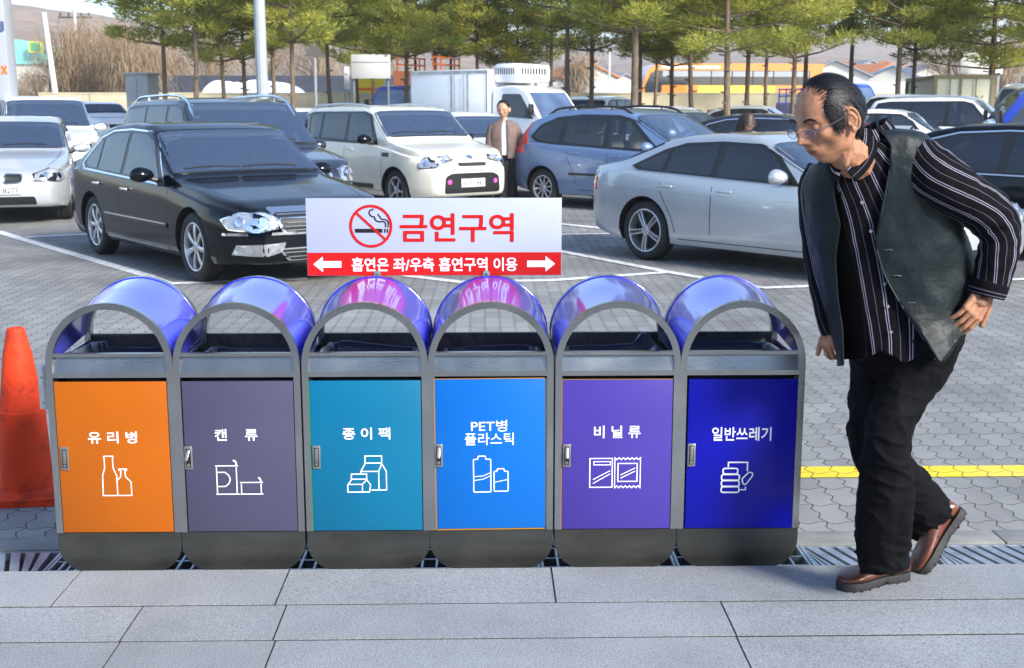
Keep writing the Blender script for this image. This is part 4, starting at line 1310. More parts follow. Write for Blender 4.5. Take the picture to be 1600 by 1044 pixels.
    if getattr(c, 'rails', None):
        xa, xb, yy, hgt, mt = c.rails
        for s2 in (-1, 1):
            P = []; n = 12
            for k in range(n + 1):
                x = lerp(xa, xb, k / n); z = c.topf(x)
                e = min(1, min(k, n - k) / 1.6); sec = c.section(x)
                P.append((c.X(x), s2 * (sec[12][0] * 0.97 if yy is None else yy), sec[12][1] - 0.004 + (hgt * math.sin(e * PI / 2))))
            mb = MB(); mb.tube(P, 0.016, 8, flat=1.2)
            for k in (3, n - 3):
                mb2 = P[k]; mb.cyl(mb2, (mb2[0], mb2[1], mb2[2] - hgt), 0.012, n=6)
            mb.build('roof_rail', mt, root)
    # wipers
    xw = c.ws[0]
    for y0, y1 in ((0.55, -0.05), (-0.1, -0.68)):
        P = []
        for k in range(6):
            y = lerp(y0, y1, k / 5); x = xw + 0.035 + 0.02 * math.sin(k / 5 * PI)
            hit, nn, _, _ = c.bvh.ray_cast(Vector((c.X(x), y, 5)), Vector((0, 0, -1)))
            P.append(tuple(hit + Vector((0.0, 0, 0.018))))
        mb = MB(); mb.tube(P, 0.009, 6); mb.build('wiper', TRIMK, root)
    add_wheels(root, c, wheels, rimr)
    if kw.get('plate'): plate_obj(c, root, **kw['plate'])
    # seats, dashboard, wheel
    xd = c.ws[0] + 0.42; sm_ = SEATL if glass is GLASS_L else SEATM; xs0 = c.ws[1] + 0.38; zt_ = c.topf(xs0 + .2)
    hs_ = min(1.0, (zt_ - 0.42) / 1.02)
    mb = MB(); mb.b2((c.X(xd + .12), -c.W * .40, .55), (c.X(xd - .28), c.W * .40, .86), bev=0.05); mb.build('dashboard', CABIN, root)
    mb = MB(); cx_ = c.X(xd + .26); ring = [(cx_ + .07 * math.sin(a), c.W * .21 + .18 * math.cos(a), .92 + .17 * math.sin(a)) for a in [2 * PI * k / 16 for k in range(16)]]; mb.tube(ring, .015, 6, closed=True); mb.cyl((cx_ + .1, c.W * .21, .84), (cx_, c.W * .21, .92), .03); mb.build('steering_wheel', BLACKP, root)
    for (xq, y, wd) in ((xs0, c.W * .21, .50), (xs0, -c.W * .21, .50)) + (((xs0 + .85, 0, 1.25),) if xs0 + 1.0 < c.rw[1] else ()):
        mb = MB(); mb.box((c.X(xq), y, .52), (.50, wd, .16), bev=.05)
        mb.box((c.X(xq + .30), y, .52 + .34 * hs_), (.13, wd * .95, .62 * hs_), rot=Matrix.Rotation(R(-14), 4, 'Y'), bev=.05)
        for yy in ((y,) if wd < 1 else (-.35, .35)): mb.box((c.X(xq + .385), yy, .52 + .74 * hs_), (.09, .25, .17), bev=.04)
        mb.build('seat' if wd < 1 else 'rear_bench', sm_, root)
    return root
def grow(poly, d):
    """offset a polygon outwards"""
    P = [Vector(p) for p in poly]; n = len(P)
    A = sum(P[i].x * P[(i + 1) % n].y - P[(i + 1) % n].x * P[i].y for i in range(n))
    sgn = 1 if A > 0 else -1; out = []
    for i in range(n):
        a, b, c = P[i - 1], P[i], P[(i + 1) % n]
        d1 = (b - a).normalized(); d2 = (c - b).normalized()
        n1 = Vector((d1.y, -d1.x)) * sgn; n2 = Vector((d2.y, -d2.x)) * sgn
        m = n1 + n2
        m = m.normalized() if m.length > 1e-6 else n1
        out.append(tuple(b + m * d / max(0.4, m.dot(n1))))
    return out

# ---- body types -------------------------------------------------------------
def sedan(L=4.75, W=1.82, H_=1.46, wb=2.75, fo=0.88, **k):
    f = L / 4.75
    h = H_
    d = dict(L=L, W=W, wb=wb, fo=fo, wr=0.325,
             top=[(0, 0.66), (0.10, 0.73), (0.35, 0.80), (0.9, 0.89), (1.34 * f, 0.955), (1.42 * f, 0.98), (2.08 * f, h - 0.075), (2.35 * f, h - 0.012), (2.75 * f, h), (3.2 * f, h - 0.02), (3.5 * f, h - 0.075), (4.12 * f, 1.075), (4.3 * f, 1.05), (L - 0.10, 1.0), (L, 0.90)],
             belt=[(0, 0.58), (0.3, 0.70), (0.9, 0.80), (1.5 * f, 0.885), (3.0 * f, 0.925), (4.0 * f, 0.965), (L - 0.1, 0.92), (L, 0.82)],
             ws=(1.47 * f, 2.06 * f), rw=(3.56 * f, 4.06 * f))
    bz_ = lambda x: interp(d['belt'], x)
    zr = h - 0.10
    d['dlo'] = [(1.66 * f, bz_(1.66 * f) + 0.02), (2.0 * f, zr - 0.07), (2.2 * f, zr - 0.015), (2.7 * f, zr), (3.2 * f, zr - 0.025), (3.5 * f, zr - 0.10), (3.92 * f, bz_(3.92) + 0.06), (3.86 * f, bz_(3.8) + 0.025)]
    B = lambda x, y=0: (x * f, bz_(x * f) + 0.03 + y)
    d['win'] = [[B(1.74), (2.03 * f, zr - 0.09), (2.22 * f, zr - 0.03), (2.62 * f, zr - 0.015), B(2.70)],
                [B(2.79), (2.71 * f, zr - 0.015), (3.18 * f, zr - 0.04), (3.36 * f, zr - 0.085), B(3.44)],
                [B(3.49), (3.41 * f, zr - 0.10), (3.5 * f, zr - 0.13), B(3.84, 0.05), B(3.80, 0.005)]]
    d['seams'] = [[(1.48 * f, 0.86), (1.45 * f, 0.6), (1.5 * f, 0.27)], [(2.73 * f, bz_(2.73 * f)), (2.75 * f, 0.27)], [(3.5 * f, bz_(3.5)), (3.46 * f, 0.75), (3.30 * f, 0.50), (3.22 * f, 0.27)], [(1.5 * f, 0.27), (3.22 * f, 0.27)]]
    d['handles'] = [(2.55 * f, 0.80), (3.38 * f, 0.82)]
    d['mirror'] = (1.80 * f, 0.93)
    hw = W / 2
    d['lamps'] = [('headlight', [(-0.22, 0.58), (0.16, 0.57), (0.20, 0.66), (0.02, 0.74), (-0.18, 0.69)], 35, (0.12, hw - 0.22), LAMP, None)]
    d['front'] = [('grille', [(-0.34, 0.56), (0.34, 0.56), (0.38, 0.69), (-0.38, 0.69)], TRIMK, 0.006, 0.03), ('lower_intake', [(-0.45, 0.27), (0.45, 0.27), (0.42, 0.38), (-0.42, 0.38)], TRIMK, 0.004, 0.03)]
    d['rear'] = [('tail_light', [(0.42, 0.72), (0.80, 0.72), (0.80, 0.88), (0.42, 0.86)], TAIL, 0.008, 0.03), ('tail_light', [(-0.42, 0.72), (-0.80, 0.72), (-0.80, 0.88), (-0.42, 0.86)], TAIL, 0.008, 0.03)]
    d['topseams'] = [[(0.28, 0.60), (0.8, 0.72), (1.38 * f, 0.76)]]
    d.update(k)
    return Car(d)
def wagon(L=4.6, W=1.86, H_=1.70, wb=2.7, fo=0.90, nose_h=0.0, back=0.0, **k):
    """SUV, estate and tall hatchbacks"""
    h = H_; q = nose_h
    r0 = L - 0.42 - back
    xs_ = 1.22 if 'xs' not in k else k.pop('xs')
    xt = 1.95 if 'xt' not in k else k.pop('xt')
    d = dict(L=L, W=W, wb=wb, fo=fo, wr=0.36, clr=0.23,
             top=[(0, 0.74 + q), (0.08, 0.84 + q), (0.3, 0.94 + q), (0.8, 1.02 + q), (xs_ - 0.08, 1.07 + q), (xs_, 1.09 + q), (xt, h - 0.07), (xt + 0.3, h - 0.015), (2.7, h), (r0 - 0.3, h - 0.03), (r0, h - 0.09), (L - 0.12, 1.12 + q), (L - 0.04, 0.95), (L, 0.75)],
             belt=[(0, 0.64 + q), (0.3, 0.82 + q), (0.9, 0.93 + q), (1.4, 1.0 + q), (L - 0.8, 1.06 + q), (L - 0.1, 1.02 + q), (L, 0.72)],
             ws=(xs_ + 0.06, xt - 0.02), rw=(r0 + 0.04, L - 0.17), tumble=0.30)
    if 'top' in k: d['top'] = k.pop('top')
    if 'belt' in k: d['belt'] = k.pop('belt')
    bz_ = lambda x: interp(d['belt'], x)
    zr = h - 0.11
    xe = r0 + 0.06
    d['dlo'] = [(xs_ + 0.28, bz_(xs_ + 0.3) + 0.02), (xt, zr - 0.05), (xt + 0.2, zr), (r0 - 0.4, zr - 0.01), (r0 - 0.12, zr - 0.05), (xe + 0.08, bz_(xe) + 0.10), (xe - 0.02, bz_(xe) + 0.03)]
    B = lambda x, y=0: (x, bz_(x) + 0.03 + y)
    m1 = 2.50 if 'm1' not in k else k.pop('m1'); m2 = m1 + 0.80
    d['win'] = [[B(xs_ + 0.38), (xt + 0.03, zr - 0.07), (xt + 0.2, zr - 0.015), (m1 - 0.06, zr - 0.012), B(m1 - 0.02)],
                [B(m1 + 0.07), (m1 + 0.02, zr - 0.012), (m2 - 0.04, zr - 0.02), B(m2 + 0.02)]]
    if xe - m2 > 0.22:
        d['win'].append([B(m2 + 0.10), (m2 + 0.03, zr - 0.022), (r0 - 0.14, zr - 0.07), B(xe + 0.04, 0.08), B(xe - 0.04, 0.012)])
    d['seams'] = [[(xs_ + 0.12, bz_(1.3) - 0.03), (xs_ + 0.10, 0.6), (xs_ + 0.14, 0.30)], [(m1 + 0.02, bz_(m1)), (m1 + 0.04, 0.30)], [(m2 + 0.06, bz_(m2)), (m2 + 0.02, 0.80), (m2 - 0.12, 0.55), (m2 - 0.2, 0.30)], [(xs_ + 0.14, 0.30), (m2 - 0.2, 0.30)]]
    d['handles'] = [(m1 - 0.16, bz_(m1) - 0.11), (m2 - 0.12, bz_(m2) - 0.11)]
    d['mirror'] = (xs_ + 0.42, bz_(xs_ + 0.4) + 0.03)
    hw = W / 2
    d['lamps'] = [('headlight', [(-0.2, 0.68 + q), (0.18, 0.67 + q), (0.22, 0.78 + q), (0.0, 0.84 + q), (-0.18, 0.78 + q)], 35, (0.12, hw - 0.22), LAMP, None)]
    d['front'] = [('grille', [(-0.34, 0.64 + q), (0.34, 0.64 + q), (0.38, 0.76 + q), (-0.38, 0.76 + q)], TRIMK, 0.006, 0.03), ('lower_intake', [(-0.45, 0.32), (0.45, 0.32), (0.42, 0.45), (-0.42, 0.45)], TRIMK, 0.004, 0.03)]
    d['rear'] = [('tail_light', [(0.60, 0.80), (0.84, 0.80), (0.84, 1.1), (0.64, 1.1)], TAIL, 0.008, 0.03), ('tail_light', [(-0.60, 0.80), (-0.84, 0.80), (-0.84, 1.1), (-0.64, 1.1)], TAIL, 0.008, 0.03)]
    d['topseams'] = [[(0.28, 0.62), (0.7, 0.74), (xs_ - 0.02, 0.78)]]
    d.update(k)
    return Car(d)
G = 'cars parked in the lot'
def bars(n, z0, z1, y0, y1, mat, off=0.012, w=0.008, tilt=0.0):
    """chrome bars across a grille"""
    out = []
    for k in range(n):
        z = lerp(z0, z1, (k + 0.5) / n); yy = lerp(y0, y1, (k + 0.5) / n)
        out.append(('grille_bar', [(-yy, z - w / 2), (yy, z - w / 2), (yy, z + w / 2), (-yy, z + w / 2)], mat, off, 0))
    return out
# A black executive saloon in front
c = sedan(4.92, 1.80, 1.49, 2.78, 0.97, wr=0.335)
c.front = [('grille_frame', [(-0.40, 0.50), (0.40, 0.50), (0.52, 0.745), (-0.52, 0.745)], CHROME, 0.006, 0.05),
           ('grille', [(-0.37, 0.52), (0.37, 0.52), (0.47, 0.70), (-0.47, 0.70)], TRIMK, 0.010, 0.03)] + bars(5, 0.525, 0.70, 0.37, 0.46, CHROME, 0.018, 0.007) + \
          [('lower_intake', [(-0.36, 0.26), (0.36, 0.26), (0.46, 0.38), (-0.46, 0.38)], CHROME, 0.004, 0.03), ('intake_mesh', [(-0.34, 0.275), (0.34, 0.275), (0.43, 0.368), (-0.43, 0.368)], TRIMK, 0.008, 0.02)] + bars(2, 0.28, 0.36, 0.35, 0.42, CHROME, 0.012, 0.006) 
c.lamps = [('headlight', [(-0.25, 0.57), (-0.24, 0.66), (-0.12, 0.70), (0.10, 0.695), (0.27, 0.63), (0.20, 0.555), (-0.10, 0.54)], 38, (0.16, 0.66), LAMP, CHROME),
           ('fog_light', [(-0.22, 0.36), (-0.24, 0.42), (0.18, 0.40), (0.22, 0.33), (-0.10, 0.325)], 30, (0.10, 0.62), LAMP, CHROME),
           ('bumper_trim', [(-0.36, 0.508), (-0.36, 0.532), (0.32, 0.517), (0.32, 0.493)], 35, (0.12, 0.62), CHROME, None)]
c.sidestrips = [('side_moulding', [(1.52, 0.50), (3.30, 0.50)], 0.045, TRIMK, 0.012), ('moulding_chrome', [(1.55, 0.515), (3.28, 0.515)], 0.014, CHROME, 0.016), ('sill_chrome', [(1.62, 0.262), (3.3, 0.262)], 0.016, CHROME, 0.01)]
A = build_car(c, P_BLACK, 'parked_car', 'glossy black saloon with chrome window line and tall grille, in front left', 'car', G, (312, 440), -54, 'fr', 'seven', 0.235, chrome=1, chromehandle=1, mirrormat=P_BLACK)
CA = c
# bonnet ornament
hit, nn, _, _ = c.bvh.ray_cast(Vector((c.X(0.13), 0, 5)), Vector((0, 0, -1)))
mb = MB(); mb.tube([(hit.x, 0.045 * math.cos(a), hit.z + 0.04 + 0.03 * math.sin(a)) for a in [2 * PI * k / 16 for k in range(16)]], 0.005, 6, closed=True); mb.cyl((hit.x, 0, hit.z - 0.01), (hit.x, 0, hit.z + 0.012), 0.012); mb.build('bonnet_ornament', CHROME, A)
# B silver saloon right
c = sedan(4.52, 1.82, 1.385, 2.76, 0.78, wr=0.325)
kid = lambda s: [(s * 0.03, 0.555), (s * 0.25, 0.565), (s * 0.29, 0.62), (s * 0.27, 0.69), (s * 0.06, 0.70), (s * 0.03, 0.66)]
def kidneys(c):
    c.front = [('lower_intake', [(-0.45, 0.27), (0.45, 0.27), (0.42, 0.38), (-0.42, 0.38)], TRIMK, 0.004, 0.03)]
    for s in (-1, 1):
        c.front.append(('kidney_frame', kid(s), CHROME, 0.010, 0.03)); c.front.append(('kidney_grille', [(lerp(s * 0.16, a, 0.88), lerp(0.625, b, 0.86)) for a, b in kid(s)], TRIMK, 0.016, 0.02))
        for k in range(7):
            y = s * (0.06 + 0.03 * k); c.front.append(('grille_bar', [(y - 0.004, 0.57), (y + 0.004, 0.57), (y + 0.004, 0.685), (y - 0.004, 0.685)], CHROME, 0.020, 0))
kidneys(c)
c.sidestrips = [('waist_crease', [(1.3, 0.735), (2.8, 0.765), (4.2, 0.80)], 0.010, P_SILV2, 0.004)]
B = build_car(c, P_SILVER, 'parked_car', 'silver saloon seen from its side with red tail lamp, behind the walking man', 'car', G, (1010, 406), -50, 'rr', 'twin', 0.235, plate=dict(text='0494', x=0, z=0.44, green=True, w=0.335, h=0.17, two='경기'))
# C cream boxy hatchback
c = wagon(4.10, 1.785, 1.61, 2.55, 0.84, wr=0.32, xs=1.08, xt=1.62, m1=2.28, back=-0.16, clr=0.20)
c.front = [('grille', [(-0.25, 0.70), (0.25, 0.70), (0.27, 0.755), (-0.27, 0.755)], TRIMK, 0.008, 0.02), ('bumper_insert', [(-0.52, 0.30), (0.52, 0.30), (0.50, 0.55), (0.38, 0.60), (-0.38, 0.60), (-0.50, 0.55)], TRIMK, 0.010, 0.05),
           ('emblem', [(0.06 * math.cos(a), 0.83 + 0.03 * math.sin(a)) for a in [2 * PI * k / 14 for k in range(14)]], CHROME, 0.012, 0),
           ('sticker', [(-0.43 + 0.04 * math.cos(a), 0.47 + 0.035 * math.sin(a)) for a in [2 * PI * k / 12 for k in range(12)]], PINK, 0.016, 0), ('sticker', [(0.43 + 0.035 * math.cos(a), 0.47 + 0.035 * math.sin(a)) for a in [2 * PI * k / 12 for k in range(12)]], PINK, 0.016, 0)]
c.lamps = [('headlight', [(-0.30, 0.80), (-0.22, 0.86), (0.10, 0.83), (0.20, 0.74), (0.18, 0.68), (-0.06, 0.69), (-0.14, 0.74)], 40, (0.14, 0.66), LAMP, TRIMK)]
c.sidestrips = [('sill_guard', [(1.45, 0.36), (2.75, 0.36)], 0.07, TRIMK, 0.012), ('vent', [(0.98, 0.86), (1.16, 0.86)], 0.06, TRIMK, 0.008)]
c.rails = (1.75, 3.65, None, 0.045, P_SILVER)
Cc = build_car(c, P_CREAM, 'parked_car', 'cream boxy hatchback with roof rails and pink stickers beside its plate', 'car', G, (622, 332), -53, 'fr', 'five', 0.21, mirrormat=P_BLACK, plate=dict(text='60버 1842', x=0, z=0.45, w=0.45, h=0.13))
# D silver saloon at left edge
c = sedan(4.85, 1.86, 1.46, 2.95, 0.83, wr=0.335); kidneys(c)
c.lamps = [('headlight', [(-0.26, 0.60), (-0.24, 0.68), (0.02, 0.75), (0.20, 0.72), (0.22, 0.62), (0.10, 0.58)], 35, (0.12, 0.66), LAMP, TRIMK)]
D = build_car(c, P_SILV2, 'parked_car', 'silver saloon with twin grille facing us, cut by the left edge', 'car', G, (111, 342), -73, 'fl', 'five', 0.235, plate=dict(text='41조 8277', x=0, z=0.47))
# E white SUV behind it
c = wagon(4.65, 1.86, 1.73, 2.75, 0.9)
c.front = [('grille', [(-0.28, 0.68), (0.28, 0.68), (0.34, 0.79), (-0.34, 0.79)], TRIMK, 0.008, 0.03)] + [('grille_bar', [(y - 0.02, 0.69), (y + 0.02, 0.69), (y + 0.02, 0.78), (y - 0.02, 0.78)], P_WHITE, 0.018, 0) for y in (-0.21, -0.14, -0.07, 0, 0.07, 0.14, 0.21)] + [('lower_intake', [(-0.6, 0.34), (0.6, 0.34), (0.6, 0.42), (-0.6, 0.42)], TRIMK, 0.006, 0.03)]
E = build_car(c, P_WHITE, 'parked_car', 'white off-roader with slatted grille and green number plate', 'car', G, None, -66, pos=(-9.3, 26.4), plate=dict(text='4873', x=0, z=0.53, y=0.05, green=True, w=0.40, h=0.20, two='경기 34'))
# F small white hatch
c = wagon(3.6, 1.6, 1.48, 2.3, 0.68, wr=0.28, xs=0.9, xt=1.4, m1=2.05, back=-0.1)
Fc = build_car(c, P_WHITE, 'parked_car', 'small white hatchback half hidden behind the dark estate car', 'car', G, None, -50, pos=(-12.9, 41.5), wheels='cover')
# G white car far left
c = wagon(4.5, 1.82, 1.70, 2.65, 0.85)
Gc = build_car(c, P_WHITE, 'parked_car', 'white estate farthest back at the left, near the low concrete wall', 'car', G, None, -38, pos=(-12.4, 34.0))
# H dark estate SUV
c = wagon(4.75, 1.90, 1.75, 2.8, 0.92, wr=0.37, back=0.12)
c.rails = (1.75, 4.0, None, 0.06, CHROME)
c.lamps = [('headlight', [(-0.2, 0.68), (0.2, 0.66), (0.20, 0.80), (0.0, 0.86), (-0.16, 0.82)], 38, (0.14, 0.68), LAMP, CHROME)]
c.front = [('grille_frame', [(-0.36, 0.60), (0.36, 0.60), (0.42, 0.78), (-0.42, 0.78)], CHROME, 0.008, 0.03), ('grille', [(-0.32, 0.62), (0.32, 0.62), (0.38, 0.76), (-0.38, 0.76)], TRIMK, 0.012, 0.03)]
Hc = build_car(c, P_DGREY, 'parked_car', 'dark blue-grey estate with chrome roof rails behind the black saloon', 'car', G, None, -55, pos=(-3.65, 17.7), wheels='five', mirrormat=P_DGREY)
# I dark car behind it
c = wagon(4.7, 1.86, 1.72, 2.75, 0.9)
Ic = build_car(c, P_DGREY, 'parked_car', 'dark off-roader whose roof shows just above the dark estate', 'car', G, None, -50, pos=(-4.6, 24.0))
# J pale car between
c = sedan(4.5, 1.75, 1.45, 2.65, 0.85)
Jc = build_car(c, P_WHITE, 'parked_car', 'white saloon peeking out between the dark estate and cream hatchback', 'car', G, None, -55, pos=(-3.95, 29.0))
# K white saloon behind the standing man
c = sedan(4.6, 1.8, 1.46, 2.7, 0.86)
Kc = build_car(c, P_WHITE, 'parked_car', 'white saloon right behind the standing man in brown jacket', 'car', G, None, -52, pos=(-0.35, 23.2))
# L pale blue MPV
c = wagon(4.35, 1.755, 1.58, 2.6, 0.97, wr=0.305, xs=1.0, xt=1.75, m1=2.22, clr=0.20, er=0.12,
          top=[(0, 0.66), (0.08, 0.76), (0.3, 0.86), (0.7, 0.95), (0.95, 1.03), (1.03, 1.06), (1.85, 1.50), (2.2, 1.565), (2.8, 1.58), (3.4, 1.54), (3.85, 1.40), (4.18, 1.10), (4.30, 0.85), (4.35, 0.68)],
          belt=[(0, 0.58), (0.3, 0.74), (0.9, 0.86), (1.4, 0.92), (3.0, 0.99), (3.9, 1.02), (4.25, 0.95), (4.35, 0.62)])
c.ws = (1.08, 1.80); c.rw = (3.88, 4.14)
bzf = lambda x: interp(c.belt, x)
c.dlo = [(1.28, bzf(1.3) + 0.02), (1.85, 1.40), (2.1, 1.455), (2.8, 1.465), (3.3, 1.42), (3.65, 1.30), (3.84, 1.12), (3.72, 1.05), (3.4, 1.02)]
c.win = [[(1.40, bzf(1.4) + 0.03), (1.88, 1.375), (2.1, 1.43), (2.24, 1.44), (2.26, bzf(2.2) + 0.03)], [(2.36, bzf(2.3) + 0.03), (2.33, 1.445), (2.8, 1.445), (3.06, 1.42), (3.16, 1.03)], [(3.26, 1.04), (3.18, 1.40), (3.4, 1.36), (3.62, 1.27), (3.78, 1.12), (3.66, 1.07)]]
c.rails = (1.9, 3.55, None, 0.055, TRIMK)
c.sidestrips = [('side_moulding', [(1.2, 0.55), (3.0, 0.55)], 0.035, TRIMK, 0.012)]
c.lamps = c.lamps + []
c.rear = [('tail_light', [(s * 0.70, 0.85), (s * 0.84, 0.85), (s * 0.74, 1.30), (s * 0.62, 1.34)], TAIL, 0.012, 0.03) for s in (-1, 1)]
Lc = build_car(c, P_BLUE, 'parked_car', 'pale blue people carrier with black roof rails and fin-shaped tail lamps', 'car', G, (850, 322), -43, 'rr', 'ten', 0.20, glass=GLASS_L)
# M grey saloon behind the MPV
c = sedan(4.75, 1.82, 1.47, 2.75, 0.9)
Mc = build_car(c, P_SILV2, 'parked_car', 'pale silver saloon close behind the pale blue people carrier', 'car', G, None, -43, pos=(4.15, 26.5))
c = sedan(4.75, 1.82, 1.47, 2.75, 0.9)
Nc = build_car(c, P_WHITE, 'parked_car', 'white saloon with black window frames left of the orange coach front, under the pines', 'car', G, None, -38, pos=(4.75, 30.5), chrome=1)
# O dark car with chrome line and P pale car near the woman
c = sedan(4.85, 1.85, 1.46, 2.8, 0.9)
Oc = build_car(c, P_DGREY, 'parked_car', 'dark saloon with chrome window line behind the long haired woman', 'car', G, None, -25, pos=(5.33, 21.5), chrome=1)
c = sedan(4.6, 1.8, 1.46, 2.7, 0.86)
Pc = build_car(c, P_SILV2, 'parked_car', 'silver saloon behind the dark saloon with chrome window line', 'car', G, None, -22, pos=(7.5, 33.5))
c = wagon(4.4, 1.8, 1.65, 2.6, 0.85)
Qc = build_car(c, P_WHITE, 'parked_car', 'white hatchback seen from behind under the pines near the truck cab', 'car', G, None, 62, pos=(4.1, 42.0))
# R, S, T right
c = sedan(4.55, 1.78, 1.47, 2.65, 0.86)
Rc = build_car(c, P_WHITE, 'parked_car', 'white saloon just right of the walking man\'s head', 'car', G, None, -28, pos=(8.75, 26.0), glass=GLASS_L)
c = wagon(4.6, 1.88, 1.70, 2.75, 0.9)
c.rails = (1.8, 3.9, None, 0.05, P_SILVER)
Sc = build_car(c, P_WHITE, 'parked_car', 'white off-roader with dark tinted windows in front of the cream container', 'car', G, None, -30, pos=(11.2, 29.0))
c = wagon(4.6, 1.8, 1.75, 2.7, 0.9)
Tc = build_car(c, P_WHITE, 'parked_car', 'white estate behind the walking man\'s head, seen from the rear', 'car', G, None, 150, pos=(11.5, 35.5), glass=GLASS_L)
# U black saloon far right
c = sedan(4.9, 1.86, 1.47, 2.85, 0.85, wr=0.335)
Uc = build_car(c, P_BLACK, 'parked_car', 'black saloon with chrome window line, cut by the right edge', 'car', G, None, -35, pos=(6.5, 13.6), chrome=1)
# ---------------------------------------------------------------- pines
BARK = pbr('pine_bark', (0.16, 0.115, 0.08), 0.9, var=0.35, vscale=9, bump=0.6, bscale=18, stretch=(3, 3, 0.7))
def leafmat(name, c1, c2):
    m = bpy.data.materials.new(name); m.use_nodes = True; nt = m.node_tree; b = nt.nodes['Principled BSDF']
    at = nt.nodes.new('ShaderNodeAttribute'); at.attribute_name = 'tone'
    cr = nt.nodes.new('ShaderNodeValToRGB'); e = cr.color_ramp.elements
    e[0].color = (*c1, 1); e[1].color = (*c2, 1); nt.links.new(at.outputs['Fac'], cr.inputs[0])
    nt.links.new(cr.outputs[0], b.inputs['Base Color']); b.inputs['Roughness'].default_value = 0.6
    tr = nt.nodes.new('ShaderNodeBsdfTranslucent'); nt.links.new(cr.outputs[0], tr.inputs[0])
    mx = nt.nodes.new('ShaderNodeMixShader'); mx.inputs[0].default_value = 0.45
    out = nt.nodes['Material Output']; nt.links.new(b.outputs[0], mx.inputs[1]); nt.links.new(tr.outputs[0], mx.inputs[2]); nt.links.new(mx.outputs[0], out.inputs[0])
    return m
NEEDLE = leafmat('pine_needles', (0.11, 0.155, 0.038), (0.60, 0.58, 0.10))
def pine(seed, H_=7.4, z0=3.0, rad=1.9, lean=0.0):
    rn = random.Random(seed)
    trunk = MB(); P = []; n = 9
    wx, wy = rn.uniform(-1, 1), rn.uniform(-1, 1)
    for k in range(n):
        t = k / (n - 1)
        P.append((0.12 * wx * math.sin(t * 4 + seed) + lean * t, 0.12 * wy * math.sin(t * 3.3), t * H_ * 0.96))
    trunk.tube(P, [lerp(0.088, 0.022, (k / (n - 1)) ** 0.9) * (1.25 if k == 0 else 1) for k in range(n)], 9)
    def tp(z):
        t = z / (H_ * 0.96) * (n - 1); i = min(int(t), n - 2); return Vector(P[i]).lerp(Vector(P[i + 1]), t - i)
    for k in range(7):      # stubs of cut limbs
        z = rn.uniform(0.8, z0); a = rn.uniform(0, 2 * PI); p = tp(z); trunk.cyl(p, p + Vector((math.cos(a) * 0.17, math.sin(a) * 0.17, 0.05)), 0.03, 0.02, 5)
    clumps = []
    z = z0
    while z < H_:
        t = (z - z0) / (H_ - z0); Lm = 1.12 * rad * (1.0 - 0.75 * t ** 1.5) * rn.uniform(0.75, 1.1) * (0.8 if t < 0.08 else 1)
        k = rn.choice((4, 5, 5, 6)); a0 = rn.uniform(0, 2 * PI)
        for j in range(k):
            if rn.random() < 0.22: continue
            a = a0 + 2 * PI * j / k + rn.uniform(-0.3, 0.3); L_ = Lm * rn.uniform(0.6, 1.15)
            p0 = tp(z); d = Vector((math.cos(a), math.sin(a), 0)); up = rn.uniform(0.05, 0.35)
            p1 = p0 + d * L_ * 0.5 + Vector((0, 0, L_ * up * 0.35)); p2 = p0 + d * L_ + Vector((0, 0, L_ * up))
            trunk.tube([p0, p1, p2], [0.035 * (1 - t * 0.5), 0.022, 0.008], 5)
            m = max(2, int(L_ / 0.33))
            for q in range(m):
                f = lerp(0.38, 1.05, (q + rn.random()) / m); c = p0.lerp(p2, f) + Vector((rn.uniform(-.25, .25), rn.uniform(-.25, .25), rn.uniform(0.0, .18)))
                clumps.append((c, rn.uniform(0.20, 0.40), d))
                if rn.random() < 0.6:
                    s_ = Vector((-d.y, d.x, 0)) * rn.choice((-1, 1)) * rn.uniform(0.25, 0.55)
                    c2 = c + s_; trunk.cyl(p0.lerp(p2, f * 0.9), c2, 0.012, 0.005, 4); clumps.append((c2, rn.uniform(0.18, 0.34), (d + s_).normalized()))
        z += rn.uniform(0.34, 0.52)
    vs = []; fs = []; tones = []
    for (c, r, d) in clumps:
        tone = rn.random(); nn = int(110 * (r / 0.3) ** 2)
        for _ in range(nn):
            v = Vector((rn.gauss(0, 1), rn.gauss(0, 1), rn.gauss(0, 1))).normalized() * r * rn.random() ** 0.4; v.z *= 0.55
            p = c + v
            dr = (v.normalized() + d * 0.5 + Vector((rn.uniform(-.5, .5), rn.uniform(-.5, .5), rn.uniform(0.1, .9)))).normalized()
            sd = dr.cross(Vector((rn.uniform(-1, 1), rn.uniform(-1, 1), rn.uniform(-1, 1)))).normalized()
            l = rn.uniform(0.09, 0.17); w = rn.uniform(0.011, 0.022)
            o = len(vs); vs += [tuple(p - sd * w), tuple(p + sd * w), tuple(p + dr * l)]; fs.append((o, o + 1, o + 2))
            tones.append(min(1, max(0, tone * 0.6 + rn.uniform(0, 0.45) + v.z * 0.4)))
    return trunk, (vs, fs, tones)
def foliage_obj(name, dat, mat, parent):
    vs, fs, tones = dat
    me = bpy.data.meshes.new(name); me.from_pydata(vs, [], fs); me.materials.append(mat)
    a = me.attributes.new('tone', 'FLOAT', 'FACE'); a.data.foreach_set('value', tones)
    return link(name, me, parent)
GP = 'pine trees in a row behind the parking lot'
protos = []
